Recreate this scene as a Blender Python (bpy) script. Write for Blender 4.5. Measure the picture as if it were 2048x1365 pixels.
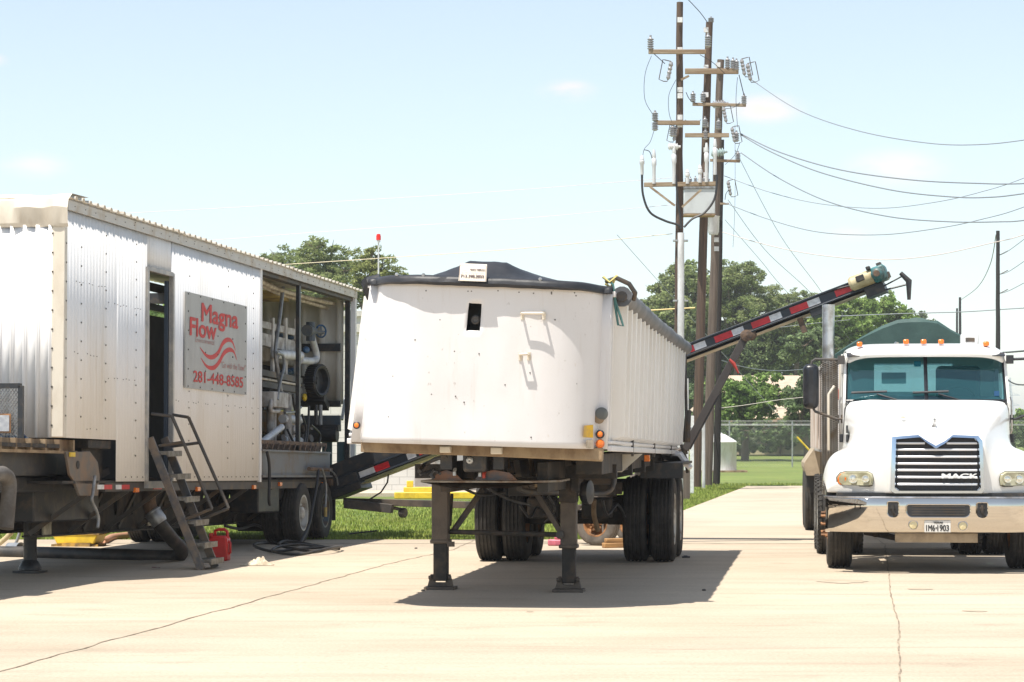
import bpy, math, random
from mathutils import Vector, Matrix, Euler, noise
for o in list(bpy.data.objects): bpy.data.objects.remove(o)
random.seed(7)
SC = bpy.context.scene
COL = SC.collection
R = math.radians
# ---------------------------------------------------------------- camera
F = 5000.0; HC = 1.55; HY = 870.0; CX = 1024.0      # focal length in photo pixels, eye height, horizon row, centre column
cam = bpy.data.cameras.new('camera'); camo = bpy.data.objects.new('camera', cam); COL.objects.link(camo)
cam.sensor_width = 36; cam.lens = F/2048*36; cam.shift_y = (HY-682.5)/2048
cam.clip_start = .1; cam.clip_end = 6000
camo.location = (0, 0, HC); camo.rotation_euler = (R(90), 0, 0)
SC.camera = camo
# ---------------------------------------------------------------- sun and sky
SUND = Vector((.27, .28, -1)).normalized()
w = bpy.data.worlds.new('World'); SC.world = w; w.use_nodes = True
nt = w.node_tree; nt.nodes.clear()
def N(nt, t, **k):
    n = nt.nodes.new(t)
    for a, b in k.items():
        if a.startswith('i_'): n.inputs[int(a[2:])].default_value = b
        else: setattr(n, a, b)
    return n
sky = N(nt, 'ShaderNodeTexSky', sky_type='NISHITA', sun_disc=False, sun_elevation=R(68.7), sun_rotation=math.atan2(-.27, -.28) % (2*math.pi),
        altitude=0, air_density=1.0, dust_density=.25, ozone_density=1.0)
bg = N(nt, 'ShaderNodeBackground'); bg.inputs[1].default_value = .125
out = N(nt, 'ShaderNodeOutputWorld')
tc = N(nt, 'ShaderNodeTexCoord')
mpn = N(nt, 'ShaderNodeMapping'); mpn.inputs['Scale'].default_value = (1, 1, 3.2)
nt.links.new(tc.outputs['Generated'], mpn.inputs[0])
nz = N(nt, 'ShaderNodeTexNoise'); nz.inputs['Scale'].default_value = 30; nz.inputs['Detail'].default_value = 8; nz.inputs['Roughness'].default_value = .6
nt.links.new(mpn.outputs[0], nz.inputs['Vector'])
last = None
for (px, py, rx, a) in ((1135, 182, 75, .8), (1530, 218, 100, .9), (1790, 335, 130, .6), (70, 332, 90, .5), (-20, 120, 45, .9), (1700, 468, 60, .3), (-900, 300, 300, .8), (3200, 150, 320, .8)):
    d = Vector(((px-CX)/F, 1, (HY-py)/F)).normalized()
    sub = N(nt, 'ShaderNodeVectorMath', operation='SUBTRACT'); nt.links.new(tc.outputs['Generated'], sub.inputs[0]); sub.inputs[1].default_value = d
    mul = N(nt, 'ShaderNodeVectorMath', operation='MULTIPLY'); nt.links.new(sub.outputs[0], mul.inputs[0]); k = F/rx; mul.inputs[1].default_value = (k, k, k*2.6)
    ln = N(nt, 'ShaderNodeVectorMath', operation='LENGTH'); nt.links.new(mul.outputs[0], ln.inputs[0])
    mr = N(nt, 'ShaderNodeMapRange'); mr.interpolation_type = 'SMOOTHSTEP'; nt.links.new(ln.outputs['Value'], mr.inputs[0])
    mr.inputs[1].default_value = 1.0; mr.inputs[2].default_value = 0.0; mr.inputs[3].default_value = 0; mr.inputs[4].default_value = a
    if last is None: last = mr
    else:
        ad = N(nt, 'ShaderNodeMath', operation='MAXIMUM'); nt.links.new(last.outputs[0], ad.inputs[0]); nt.links.new(mr.outputs[0], ad.inputs[1]); last = ad
r2 = N(nt, 'ShaderNodeMapRange'); nt.links.new(nz.outputs['Fac'], r2.inputs[0]); r2.inputs[1].default_value = .32; r2.inputs[2].default_value = .56
cm = N(nt, 'ShaderNodeMath', operation='MULTIPLY'); nt.links.new(last.outputs[0], cm.inputs[0]); nt.links.new(r2.outputs[0], cm.inputs[1])
mx = N(nt, 'ShaderNodeMixRGB'); nt.links.new(cm.outputs[0], mx.inputs[0]); hsn = N(nt, 'ShaderNodeHueSaturation'); hsn.inputs['Saturation'].default_value = .60; hsn.inputs['Value'].default_value = .86; nt.links.new(sky.outputs[0], hsn.inputs['Color']); tn = N(nt, 'ShaderNodeMixRGB', blend_type='MULTIPLY'); tn.inputs[0].default_value = 1; tn.inputs[2].default_value = (.96, 1.0, 1.005, 1); nt.links.new(hsn.outputs[0], tn.inputs[1]); nt.links.new(tn.outputs[0], mx.inputs[1]); mx.inputs[2].default_value = (6.0, 5.05, 4.6, 1)
SKYMIX = mx
nt.links.new(mx.outputs[0], bg.inputs[0]); nt.links.new(bg.outputs[0], out.inputs[0])
sl = bpy.data.lights.new('sun', 'SUN'); sl.energy = 4.6; sl.angle = R(.53); sl.color = (1, .94, .85)
so = bpy.data.objects.new('sun', sl); COL.objects.link(so); so.rotation_euler = SUND.to_track_quat('-Z', 'Y').to_euler(); so.location = (-20, -20, 60)
SC.view_settings.view_transform = 'Standard'; SC.view_settings.look = 'None'; SC.view_settings.exposure = 0.74; SC.view_settings.gamma = 1
SC.view_settings.use_curve_mapping = False
SC.render.engine = 'CYCLES'; SC.render.resolution_x = 1024; SC.render.resolution_y = 682
SC.cycles.max_bounces = 8; SC.cycles.transparent_max_bounces = 12
# ---------------------------------------------------------------- placing helpers
def P(px, py, Y): return Vector(((px-CX)*Y/F, Y, HC+(HY-py)*Y/F))
def G(px, py, z=0.0):
    Y = (HC-z)*F/(py-HY); return Vector(((px-CX)*Y/F, Y, z))
class Frame:
    def __init__(s, loc, yaw, pitch=0.0):
        s.loc = Vector(loc); s.e = Euler((pitch, 0, -yaw)); s.M = Matrix.Translation(s.loc) @ s.e.to_matrix().to_4x4(); s.I = s.M.inverted()
    def pl(s, px, py, ax, val):      # the local point seen at a photo pixel on the local plane axis = val
        o = s.I @ Vector((0, 0, HC)); p = s.I @ P(px, py, 10); d = p-o
        t = (val-o[ax])/d[ax]; return o+d*t
    def lo(s, v): return s.I @ v
def hsh(*a): return noise.noise(Vector((a+(0, 0, 0))[:3])*1.7+Vector((.13, .37, .71)))
# ---------------------------------------------------------------- mesh builder
SPLIT = {'outrigger_brace', 'suspension_hanger', 'wheel_guard', 'bolt_plate', 'mud_flap', 'placard', 'fuel_tank', 'fender_flare', 'landing_leg_pair', 'parapet', 'window_bars', 'barbed_wire', 'hub_studs', 'side_rail_pair', 'release_handle', 'latch', 'tub_underframe', 'frame_rail', 'leg_outrigger', 'wiper', 'mirror_arm'}
class MB:
    def __init__(s): s.v = []; s.f = []; s.m = []; s.M = None; s.mi = 0
    def add(s, vs, fs):
        b = len(s.v)
        if s.M is not None: vs = [s.M @ Vector(p) for p in vs]
        s.v += [tuple(p) for p in vs]; s.f += [tuple(b+i for i in f) for f in fs]; s.m += [s.mi]*len(fs); return s
    def bx(s, x0, x1, y0, y1, z0, z1):
        return s.add([(x0, y0, z0), (x1, y0, z0), (x1, y1, z0), (x0, y1, z0), (x0, y0, z1), (x1, y0, z1), (x1, y1, z1), (x0, y1, z1)],
                     [(0, 3, 2, 1), (4, 5, 6, 7), (0, 1, 5, 4), (1, 2, 6, 5), (2, 3, 7, 6), (3, 0, 4, 7)])
    def bar(s, a, b, w, h, up=(0, 0, 1)):   # rectangular beam from a to b, w across, h along up
        a = Vector(a); b = Vector(b); d = (b-a).normalized(); up = Vector(up)
        sd = d.cross(up)
        if sd.length < 1e-4: sd = d.cross(Vector((0, 1, 0)))
        sd.normalize(); u = sd.cross(d).normalized(); sd *= w/2; u *= h/2
        vs = [p+q for p in (a, b) for q in (-sd-u, sd-u, sd+u, -sd+u)]
        return s.add(vs, [(0, 1, 2, 3), (7, 6, 5, 4), (0, 4, 5, 1), (1, 5, 6, 2), (2, 6, 7, 3), (3, 7, 4, 0)])
    def tube(s, pts, r, n=8, closed=False, cap=True, rs=None):
        pts = [Vector(p) for p in pts]; k = len(pts); vs = []; prev = None
        for i, p in enumerate(pts):
            if closed: d = pts[(i+1) % k]-pts[i-1]
            else: d = pts[min(i+1, k-1)]-pts[max(i-1, 0)]
            d.normalize()
            if prev is None:
                ref = Vector((0, 0, 1)) if abs(d.z) < .9 else Vector((1, 0, 0)); a = d.cross(ref).normalized()
            else:
                a = prev-d*prev.dot(d)
                if a.length < 1e-5: a = d.orthogonal()
                a.normalize()
            prev = a; b = d.cross(a); rr = rs[i] if rs else r
            for j in range(n):
                t = 2*math.pi*j/n; vs.append(p+a*math.cos(t)*rr+b*math.sin(t)*rr)
        fs = []
        for i in range(k if closed else k-1):
            for j in range(n):
                q = (i+1) % k; fs.append((i*n+j, i*n+(j+1) % n, q*n+(j+1) % n, q*n+j))
        if cap and not closed: fs += [tuple(range(n))[::-1], tuple((k-1)*n+j for j in range(n))]
        return s.add(vs, fs)
    def cyl(s, a, b, r, r2=None, n=16): return s.tube([a, b], r, n, rs=[r, r if r2 is None else r2])
    def lathe(s, prof, c, axis, n=24, closed=False):   # prof: (radius, along the axis)
        c = Vector(c); ax = Vector(axis).normalized(); a = ax.orthogonal().normalized(); b = ax.cross(a); vs = []
        for (r, h) in prof:
            for j in range(n):
                t = 2*math.pi*j/n; vs.append(c+ax*h+(a*math.cos(t)+b*math.sin(t))*r)
        k = len(prof); fs = []
        for i in range(k if closed else k-1):
            q = (i+1) % k
            for j in range(n): fs.append((i*n+j, i*n+(j+1) % n, q*n+(j+1) % n, q*n+j))
        return s.add(vs, fs)
    def prism(s, pts, d):                    # planar outline pushed along d
        d = Vector(d); pts = [Vector(p) for p in pts]; n = len(pts)
        fs = [tuple(range(n)), tuple(range(2*n-1, n-1, -1))]+[(i, n+i, n+(i+1) % n, (i+1) % n) for i in range(n)]
        return s.add(pts+[p+d for p in pts], fs)
    def grid(s, rows, skip=None):            # rows of points
        n = len(rows[0]); fs = []
        for i in range(len(rows)-1):
            for j in range(n-1):
                if skip and skip(i, j): continue
                fs.append((i*n+j, i*n+j+1, (i+1)*n+j+1, (i+1)*n+j))
        return s.add([p for r in rows for p in r], fs)
    def ell(s, c, rx, ry, rz, n=14, m=8):
        rows = []
        for i in range(m+1):
            a = math.pi*i/m-math.pi/2
            rows.append([(c[0]+rx*math.cos(a)*math.cos(2*math.pi*j/n), c[1]+ry*math.cos(a)*math.sin(2*math.pi*j/n), c[2]+rz*math.sin(a)) for j in range(n+1)])
        return s.grid(rows)
    def build(s, name, mat, parent=None, smooth=35, bevel=0, solid=0, sub=0, loc=None, clean=True, seg=2):
        if name in SPLIT:
            par = list(range(len(s.v)))
            def fd(i):
                while par[i] != i: par[i] = par[par[i]]; i = par[i]
                return i
            for f in s.f:
                for k in f[1:]: par[fd(k)] = fd(f[0])
            gr_ = {}
            for f in s.f: gr_.setdefault(fd(f[0]), []).append(f)
            if len(gr_) > 1:
                r_ = None
                for fs in gr_.values():
                    m2 = MB(); ids = sorted({i for f in fs for i in f}); mp_ = {a: b for b, a in enumerate(ids)}; m2.v = [s.v[i] for i in ids]; m2.f = [tuple(mp_[i] for i in f) for f in fs]; m2.m = [0]*len(fs)
                    q_ = m2._build(name, mat, parent, smooth, bevel, solid, sub, loc, clean, seg); r_ = r_ or q_
                return r_
        return s._build(name, mat, parent, smooth, bevel, solid, sub, loc, clean, seg)
    def _build(s, name, mat, parent=None, smooth=35, bevel=0, solid=0, sub=0, loc=None, clean=True, seg=2):
        me = bpy.data.meshes.new(name); me.from_pydata(s.v, [], s.f)
        mats = mat if isinstance(mat, (list, tuple)) else [mat]
        for m in mats: me.materials.append(m)
        if len(mats) > 1: me.polygons.foreach_set('material_index', s.m)
        me.validate(); me.update()
        if clean:
            import bmesh
            bm = bmesh.new(); bm.from_mesh(me); bmesh.ops.remove_doubles(bm, verts=bm.verts, dist=1e-5); bmesh.ops.recalc_face_normals(bm, faces=bm.faces); bm.to_mesh(me); bm.free()
        if smooth:
            me.polygons.foreach_set('use_smooth', [True]*len(me.polygons)); me.set_sharp_from_angle(angle=R(smooth))
        o = bpy.data.objects.new(name, me); COL.objects.link(o)
        if solid:
            md = o.modifiers.new('solid', 'SOLIDIFY'); md.thickness = solid; md.offset = 0
        if bevel:
            md = o.modifiers.new('bevel', 'BEVEL'); md.width = bevel; md.segments = seg; md.limit_method = 'ANGLE'; md.angle_limit = R(40); md.harden_normals = False
        if sub:
            md = o.modifiers.new('sub', 'SUBSURF'); md.levels = sub; md.render_levels = sub
        if parent is not None: o.parent = parent
        if loc is not None: o.location = loc
        return o
def tag(o, label=None, cat=None, group=None, kind=None):
    if label: o['label'] = label
    if cat: o['category'] = cat
    if group: o['group'] = group
    if kind: o['kind'] = kind
    return o
def thing(name, label, cat, loc=(0, 0, 0), rot=(0, 0, 0), group=None):
    o = bpy.data.objects.new(name, None); COL.objects.link(o); o.empty_display_size = .3
    o.location = loc; o.rotation_euler = rot; return tag(o, label, cat, group)
def thingf(name, label, cat, fr, group=None): return thing(name, label, cat, fr.loc, fr.e, group)
def dup(o, parent=None, loc=None):
    c = o.copy(); COL.objects.link(c); c.parent = parent
    if loc is not None: c.location = loc
    for ch in list(o.children): dup(ch, c)
    return c
# ---------------------------------------------------------------- materials
def mat(name, col, rough=.6, metal=0, col2=None, scale=4, lo=.42, hi=.62, stretch=(1, 1, 1), bump=0, bscale=60, spec=.5, coat=0, amt=1, col3=None, s3=14, lo3=.58, hi3=.66, island=0, rvar=0):
    m = bpy.data.materials.new(name); m.use_nodes = True; nt = m.node_tree; b = nt.nodes['Principled BSDF']
    b.inputs['Roughness'].default_value = rough; b.inputs['Metallic'].default_value = metal; b.inputs['Specular IOR Level'].default_value = spec
    if coat: b.inputs['Coat Weight'].default_value = coat; b.inputs['Coat Roughness'].default_value = .08
    tc = N(nt, 'ShaderNodeTexCoord'); cur = None
    def noise_fac(sc, lo, hi, st, det=6):
        mp = N(nt, 'ShaderNodeMapping'); mp.inputs['Scale'].default_value = st; nt.links.new(tc.outputs['Object'], mp.inputs[0])
        n = N(nt, 'ShaderNodeTexNoise'); n.inputs['Scale'].default_value = sc; n.inputs['Detail'].default_value = det; n.inputs['Roughness'].default_value = .62
        nt.links.new(mp.outputs[0], n.inputs['Vector'])
        r = N(nt, 'ShaderNodeMapRange'); nt.links.new(n.outputs['Fac'], r.inputs[0]); r.inputs[1].default_value = lo; r.inputs[2].default_value = hi; return r
    c0 = N(nt, 'ShaderNodeRGB'); c0.outputs[0].default_value = (*col, 1); cur = c0.outputs[0]
    def mixin(fac, c):
        nonlocal cur
        x = N(nt, 'ShaderNodeMixRGB'); nt.links.new(fac, x.inputs[0]); nt.links.new(cur, x.inputs[1]); x.inputs[2].default_value = (*c, 1); cur = x.outputs[0]
    if col2:
        r = noise_fac(scale, lo, hi, stretch); r.inputs[4].default_value = amt; mixin(r.outputs[0], col2)
    if col3:
        r = noise_fac(s3, lo3, hi3, stretch); mixin(r.outputs[0], col3)
    if island:
        g = N(nt, 'ShaderNodeNewGeometry'); h = N(nt, 'ShaderNodeHueSaturation'); mr = N(nt, 'ShaderNodeMapRange')
        nt.links.new(g.outputs['Random Per Island'], mr.inputs[0]); mr.inputs[3].default_value = 1-island; mr.inputs[4].default_value = 1+island
        nt.links.new(mr.outputs[0], h.inputs['Value']); nt.links.new(cur, h.inputs['Color']); cur = h.outputs[0]
    nt.links.new(cur, b.inputs['Base Color'])
    if rvar:
        r = noise_fac(scale*2, .35, .65, (1, 1, 1)); r.inputs[3].default_value = rough-rvar; r.inputs[4].default_value = rough+rvar; nt.links.new(r.outputs[0], b.inputs['Roughness'])
    if bump:
        n = N(nt, 'ShaderNodeTexNoise'); n.inputs['Scale'].default_value = bscale; n.inputs['Detail'].default_value = 5; nt.links.new(tc.outputs['Object'], n.inputs['Vector'])
        bp = N(nt, 'ShaderNodeBump'); bp.inputs['Strength'].default_value = bump; bp.inputs['Distance'].default_value = .02
        nt.links.new(n.outputs['Fac'], bp.inputs['Height']); nt.links.new(bp.outputs[0], b.inputs['Normal'])
    m['pb'] = 1
    return m
def leafmat(name, col, col2, sc=.5):
    m = mat(name, col, .6, col2=col2, scale=sc, lo=.4, hi=.6, island=.6, spec=.25)
    b = m.node_tree.nodes['Principled BSDF']
    o = m.node_tree.nodes['Material Output']; t = N(m.node_tree, 'ShaderNodeBsdfTranslucent'); x = N(m.node_tree, 'ShaderNodeMixShader'); x.inputs[0].default_value = .42
    src = b.inputs['Base Color'].links[0].from_socket; m.node_tree.links.new(src, t.inputs[0])
    m.node_tree.links.new(b.outputs[0], x.inputs[1]); m.node_tree.links.new(t.outputs[0], x.inputs[2]); m.node_tree.links.new(x.outputs[0], o.inputs[0])
    return m
WHITE = mat('white_steel', (.82, .81, .80), .66, spec=.15, col2=(.62, .57, .49), scale=1.3, lo=.5, hi=.75, stretch=(1, 1, .25), amt=.45, col3=(.5, .42, .32), s3=9, lo3=.73, hi3=.8, bump=.03, bscale=8)
TUBW = mat('white_aluminium', (.67, .65, .645), .42, col2=(.58, .55, .52), scale=1.0, lo=.45, hi=.75, stretch=(1, 1, .5), amt=.6, col3=(.5, .42, .33), s3=7, lo3=.69, hi3=.8, bump=.10, bscale=3, rvar=.08)
SIDEW = mat('ribbed_aluminium', (.82, .80, .77), .45, col2=(.70, .66, .60), scale=3, lo=.42, hi=.7, stretch=(1, 1, .15), amt=.8, bump=.05)
CREAM = mat('cream_steel', (.66, .60, .50), .5, col2=(.45, .37, .27), scale=3, lo=.5, hi=.75, stretch=(1, 1, .4), amt=.7, bump=.05)
ROOFM = mat('roof_sheet', (.66, .61, .52), .45, col2=(.42, .30, .18), scale=5, lo=.55, hi=.7, bump=.05)
BLACK = mat('black_steel', (.022, .024, .028), .45, col2=(.07, .055, .04), scale=7, lo=.5, hi=.7, bump=.08)
CHASS = mat('dirty_chassis', (.022, .020, .018), .7, col2=(.075, .052, .034), scale=5, lo=.47, hi=.68, bump=.2, bscale=30)
CHAS2 = mat('grey_chassis', (.065, .06, .056), .6, col2=(.13, .085, .045), scale=4, lo=.5, hi=.68, bump=.12, bscale=30)
RUST = mat('rusty_steel', (.16, .10, .06), .8, col2=(.07, .05, .04), scale=7, lo=.4, hi=.6, bump=.3, bscale=40)
TAN = mat('tan_dusty_steel', (.34, .25, .15), .75, col2=(.16, .10, .055), scale=4, lo=.4, hi=.65, stretch=(1, 1, .6), bump=.15)
LEGM = mat('brown_leg_paint', (.12, .092, .068), .6, col2=(.055, .045, .04), scale=3.5, lo=.42, hi=.6, bump=.15, stretch=(1, 1, .7))
TYRE = mat('tyre_rubber', (.022, .021, .02), .8, col2=(.05, .045, .038), scale=6, lo=.4, hi=.7, bump=.15, bscale=50)
TYRE2 = mat('dusty_tyre', (.16, .14, .12), .85, col2=(.08, .07, .06), scale=5, lo=.4, hi=.7, bump=.15)
RIMW = mat('white_rim', (.55, .54, .5), .5, col2=(.25, .2, .15), scale=6, lo=.5, hi=.7)
RIMB = mat('dark_rim', (.04, .07, .09), .5, col2=(.12, .08, .05), scale=5)
RIMR = mat('rusty_rim', (.38, .18, .07), .7, col2=(.15, .08, .04), scale=6)
TARP = mat('black_tarp', (.016, .018, .022), .5, col2=(.03, .03, .034), scale=2.2, bump=.3, bscale=7, spec=.4)
TARPG = mat('grey_tarp_roll', (.10, .105, .115), .6, col2=(.16, .16, .16), scale=3, lo=.4, hi=.65, bump=.35, bscale=6)
GREENT = mat('green_tarp', (.026, .062, .056), .6, col2=(.04, .085, .075), scale=2, bump=.6, bscale=6)
ORANGE = mat('orange_lens', (.9, .22, .02), .25, col2=(.7, .15, .01), scale=20, coat=.4)
AMBERD = mat('dull_amber_lens', (.6, .14, .03), .4)
YELLOW = mat('yellow_paint', (.8, .55, .03), .5, col2=(.6, .4, .03), scale=5, bump=.05)
YELST = mat('yellow_sticker', (.75, .45, .02), .6, col2=(.5, .32, .08), scale=9)
RED = mat('red_reflector', (.62, .02, .03), .35, col2=(.5, .015, .02), scale=12)
REFW = mat('white_reflector', (.72, .72, .72), .35, col2=(.55, .55, .55), scale=12)
GREYM = mat('grey_metal', (.33, .34, .35), .4, metal=.6, col2=(.2, .19, .18), scale=8, bump=.05)
GALV = mat('galvanised', (.45, .46, .46), .4, metal=.7, col2=(.3, .3, .3), scale=9)
SIGNG = mat('grey_sign', (.44, .43, .40), .55, col2=(.39, .375, .35), scale=3, stretch=(1, 1, .4), bump=.03)
REDINK = mat('faded_red_ink', (.60, .035, .03), .6, col2=(.52, .05, .04), scale=8)
PINKINK = mat('worn_pink_ink', (.48, .16, .14), .6, col2=(.38, .3, .27), scale=20)
INK = mat('black_ink', (.03, .03, .03), .6)
BOLT = mat('dark_bolt', (.08, .07, .06), .6)
WOOD = mat('pole_wood', (.12, .075, .05), .85, col2=(.055, .038, .03), scale=6, lo=.35, hi=.65, stretch=(4, 4, .15), bump=.4, bscale=25)
WOODG = mat('weathered_pole_wood', (.16, .125, .10), .85, col2=(.08, .06, .048), scale=6, lo=.35, hi=.65, stretch=(4, 4, .15), bump=.4, bscale=25)
WOODD = mat('dark_pole_wood', (.022, .018, .016), .85, col2=(.012, .01, .01), scale=6, stretch=(4, 4, .15), bump=.3, bscale=25)
ARMW = mat('crossarm_wood', (.22, .15, .09), .8, col2=(.35, .28, .2), scale=3, stretch=(.3, 4, 4), bump=.2)
PORC = mat('grey_porcelain', (.26, .26, .275), .25, col2=(.3, .29, .29), scale=9, coat=.5)
CABLE = mat('black_cable', (.025, .025, .027), .5)
WIREM = mat('grey_wire', (.20, .22, .25), .5)
WIREP = mat('pale_wire', (.56, .50, .46), .5)
PVC = mat('white_pipe', (.66, .67, .69), .4, col2=(.5, .5, .5), scale=5, stretch=(1, 1, .3))
CHROME = mat('chrome', (.62, .58, .52), .04, metal=1, bump=.03, bscale=3.5)
CHROMR = mat('dull_chrome', (.62, .62, .63), .3, metal=1, col2=(.4, .38, .35), scale=7)
TRUCKW = mat('white_truck_paint', (.80, .79, .76), .28, col2=(.74, .72, .67), scale=2, amt=.6, coat=.6, col3=(.45, .36, .27), s3=16, lo3=.72, hi3=.80)
DARKIN = mat('cab_interior', (.045, .06, .065), .8)
PLASB = mat('black_plastic', (.010, .011, .014), .3, col2=(.03, .03, .035), scale=6)
BLUEP = mat('blue_paint', (.015, .09, .22), .5, col2=(.02, .05, .1), scale=5)
TEALP = mat('teal_paint', (.03, .17, .18), .5, col2=(.08, .10, .09), scale=6)
CREAMP = mat('cream_paint', (.55, .47, .28), .5, col2=(.35, .27, .14), scale=5)
HOSE = mat('black_hose', (.02, .02, .02), .55, col2=(.06, .05, .04), scale=4, bump=.1)
JERRY = mat('red_plastic', (.55, .012, .012), .35, col2=(.45, .01, .01), scale=4)
RAG = mat('pale_rag', (.6, .52, .4), .9, col2=(.4, .33, .24), scale=14, bump=.3)
TIMBER = mat('timber_block', (.42, .24, .1), .8, col2=(.25, .14, .06), scale=6, stretch=(.4, 4, 4))
def streaks(m, col, lo, hi, sc, st, amt):
    nt = m.node_tree; b = nt.nodes['Principled BSDF']; src = b.inputs['Base Color'].links[0].from_socket; tc = N(nt, 'ShaderNodeTexCoord'); mp = N(nt, 'ShaderNodeMapping'); mp.inputs['Scale'].default_value = st; mp.inputs['Location'].default_value = (3.1, 1.7, .4)
    nt.links.new(tc.outputs['Object'], mp.inputs[0]); n = N(nt, 'ShaderNodeTexNoise'); n.inputs['Scale'].default_value = sc; n.inputs['Detail'].default_value = 4; n.inputs['Roughness'].default_value = .7; nt.links.new(mp.outputs[0], n.inputs['Vector'])
    mr = N(nt, 'ShaderNodeMapRange'); nt.links.new(n.outputs['Fac'], mr.inputs[0]); mr.inputs[1].default_value = lo; mr.inputs[2].default_value = hi; mr.inputs[4].default_value = amt
    x = N(nt, 'ShaderNodeMixRGB'); nt.links.new(mr.outputs[0], x.inputs[0]); nt.links.new(src, x.inputs[1]); x.inputs[2].default_value = (*col, 1); nt.links.new(x.outputs[0], b.inputs['Base Color'])
streaks(TUBW, (.42, .33, .24), .58, .74, 9, (1, 1, .09), .2); streaks(TUBW, (.25, .2, .16), .66, .72, 22, (1, 1, .8), .5)
streaks(WHITE, (.48, .38, .26), .56, .74, 8, (1, 1, .07), .28); streaks(SIDEW, (.45, .37, .28), .60, .76, 7, (1, 1, .1), .3); streaks(CREAM, (.36, .26, .16), .56, .72, 9, (1, 1, .2), .22)
streaks(TRUCKW, (.5, .44, .36), .62, .78, 5, (1, 1, .3), .25); streaks(CHROME, (.34, .30, .24), .62, .8, 12, (1, 1, .2), .35); streaks(SIGNG, (.36, .34, .30), .58, .75, 7, (1, 1, .12), .3)
streaks(TYRE, (.10, .085, .07), .55, .72, 14, (1, 1, 1), .5); streaks(TARP, (.07, .065, .06), .58, .75, 4, (1, 1, 1), .5)
# ---------------------------------------------------------------- lettering
def text(s, name, m, parent, M, w, h, bold=0.0, ext=.002, keep=False, track=1.0, fat=0.0):
    c = bpy.data.curves.new(name, 'FONT'); c.body = s; c.size = 1; c.offset = bold; c.extrude = 0; c.space_character = track
    o = bpy.data.objects.new(name, c); COL.objects.link(o); bpy.context.view_layer.update()
    me = bpy.data.meshes.new_from_object(o.evaluated_get(bpy.context.evaluated_depsgraph_get()))
    bpy.data.objects.remove(o); bpy.data.curves.remove(c)
    xs = [v.co.x for v in me.vertices]; ys = [v.co.y for v in me.vertices]
    x0, x1, y0, y1 = min(xs), max(xs), min(ys), max(ys)
    for v in me.vertices: v.co = M @ Vector(((v.co.x-x0)/(x1-x0)*w, (v.co.y-y0)/(y1-y0)*h, ext))
    if fat:
        vs = [v.co.copy() for v in me.vertices]; fs = [tuple(p.vertices) for p in me.polygons]; V = []; Fc = []; Xd = (M.col[0].to_3d())*fat; Yd = (M.col[1].to_3d())*fat*.5; Zd = M.col[2].to_3d()*.0004
        for k, (a, b) in enumerate(((0, 0), (1, 0), (-1, 0), (0, 1), (0, -1), (1, 1), (-1, -1), (.5, 0), (-.5, 0))):
            n0 = len(V); V += [v+Xd*a+Yd*b+Zd*k for v in vs]; Fc += [tuple(n0+i for i in f) for f in fs]
        bpy.data.meshes.remove(me); me = bpy.data.meshes.new(name); me.from_pydata([tuple(v) for v in V], [], Fc)
    me.materials.clear(); me.materials.append(m); me.name = name
    ob = bpy.data.objects.new(name, me); COL.objects.link(ob); ob.parent = parent; return ob
def Maxes(o, X, Y, Z):
    M = Matrix.Identity(4)
    for i, v in enumerate((X, Y, Z)):
        for j in range(3): M[j][i] = v[j]
    for j in range(3): M[j][3] = o[j]
    return M
# ---------------------------------------------------------------- wheels
def tyre_mb(r, wd, groove=4, rim=.57, n=56, lugs=False):
    mb = MB(); h = wd/2; pr = [(r*rim, -h*.78), (r*rim*1.05, -h*.9), (r*.76, -h*1.0), (r*.9, -h*.98), (r*.965, -h*.88), (r*.985, -h*.82)]
    gw = h*.07
    for i in range(groove):
        c = -h*.82+(i+1)*(1.64*h)/(groove+1); pr += [(r, c-gw*1.6), (r*.972, c-gw), (r*.972, c+gw), (r, c+gw*1.6)]
    pr += [(r*.985, h*.82), (r*.965, h*.88), (r*.9, h*.98), (r*.76, h), (r*rim*1.05, h*.9), (r*rim, h*.78)]
    mb.lathe(pr, (0, 0, 0), (1, 0, 0), n)
    if lugs:
        for i in range(44):
            a = 2*math.pi*i/44; d = Vector((0, math.cos(a), math.sin(a)))
            for sx in (-1, 1): mb.bar(Vector((sx*h*.55, 0, 0))+d*r*.985, Vector((sx*h*.97, 0, 0))+d*r*.955, r*.075, r*.06, up=d)
    return mb
def rim_mb(r, wd, rim=.57, sx=1, hubr=.16, deep=.5):
    mb = MB(); h = wd/2; a = r*rim
    mb.lathe([(a*1.0, -h*.8*sx), (a*1.0, h*.8*sx), (a*1.06, h*.92*sx), (a*.95, h*.9*sx), (a*.9, h*.4*sx), (a*.62, h*(deep-.5)*sx), (a*.42, h*(deep-.1)*sx), (hubr*r*1.3, h*(deep-.1)*sx), (hubr*r*1.2, h*.8*sx), (hubr*r*.7, h*.95*sx), (.001, h*.95*sx)], (0, 0, 0), (1, 0, 0), 36)
    for i in range(10):
        t = 2*math.pi*i/10; c = Vector((h*(deep-.12)*sx, math.cos(t)*a*.5, math.sin(t)*a*.5)); mb.cyl(c, c+Vector((.05*sx, 0, 0)), .018, n=6)
    return mb
_wc = {}
def wheel(parent, loc, r, wd, key, tm, rm, sx=1, **k):
    kk = (key, sx)
    if kk not in _wc:
        o = rim_mb(r, wd, sx=sx, deep=k.get('deep', .5)).build('wheel', rm, parent, loc=loc)
        t = tyre_mb(r, wd, k.get('groove', 4), lugs=k.get('lugs', False)).build('tyre', tm, o); _wc[kk] = o; return o
    return dup(_wc[kk], parent, loc)
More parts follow.
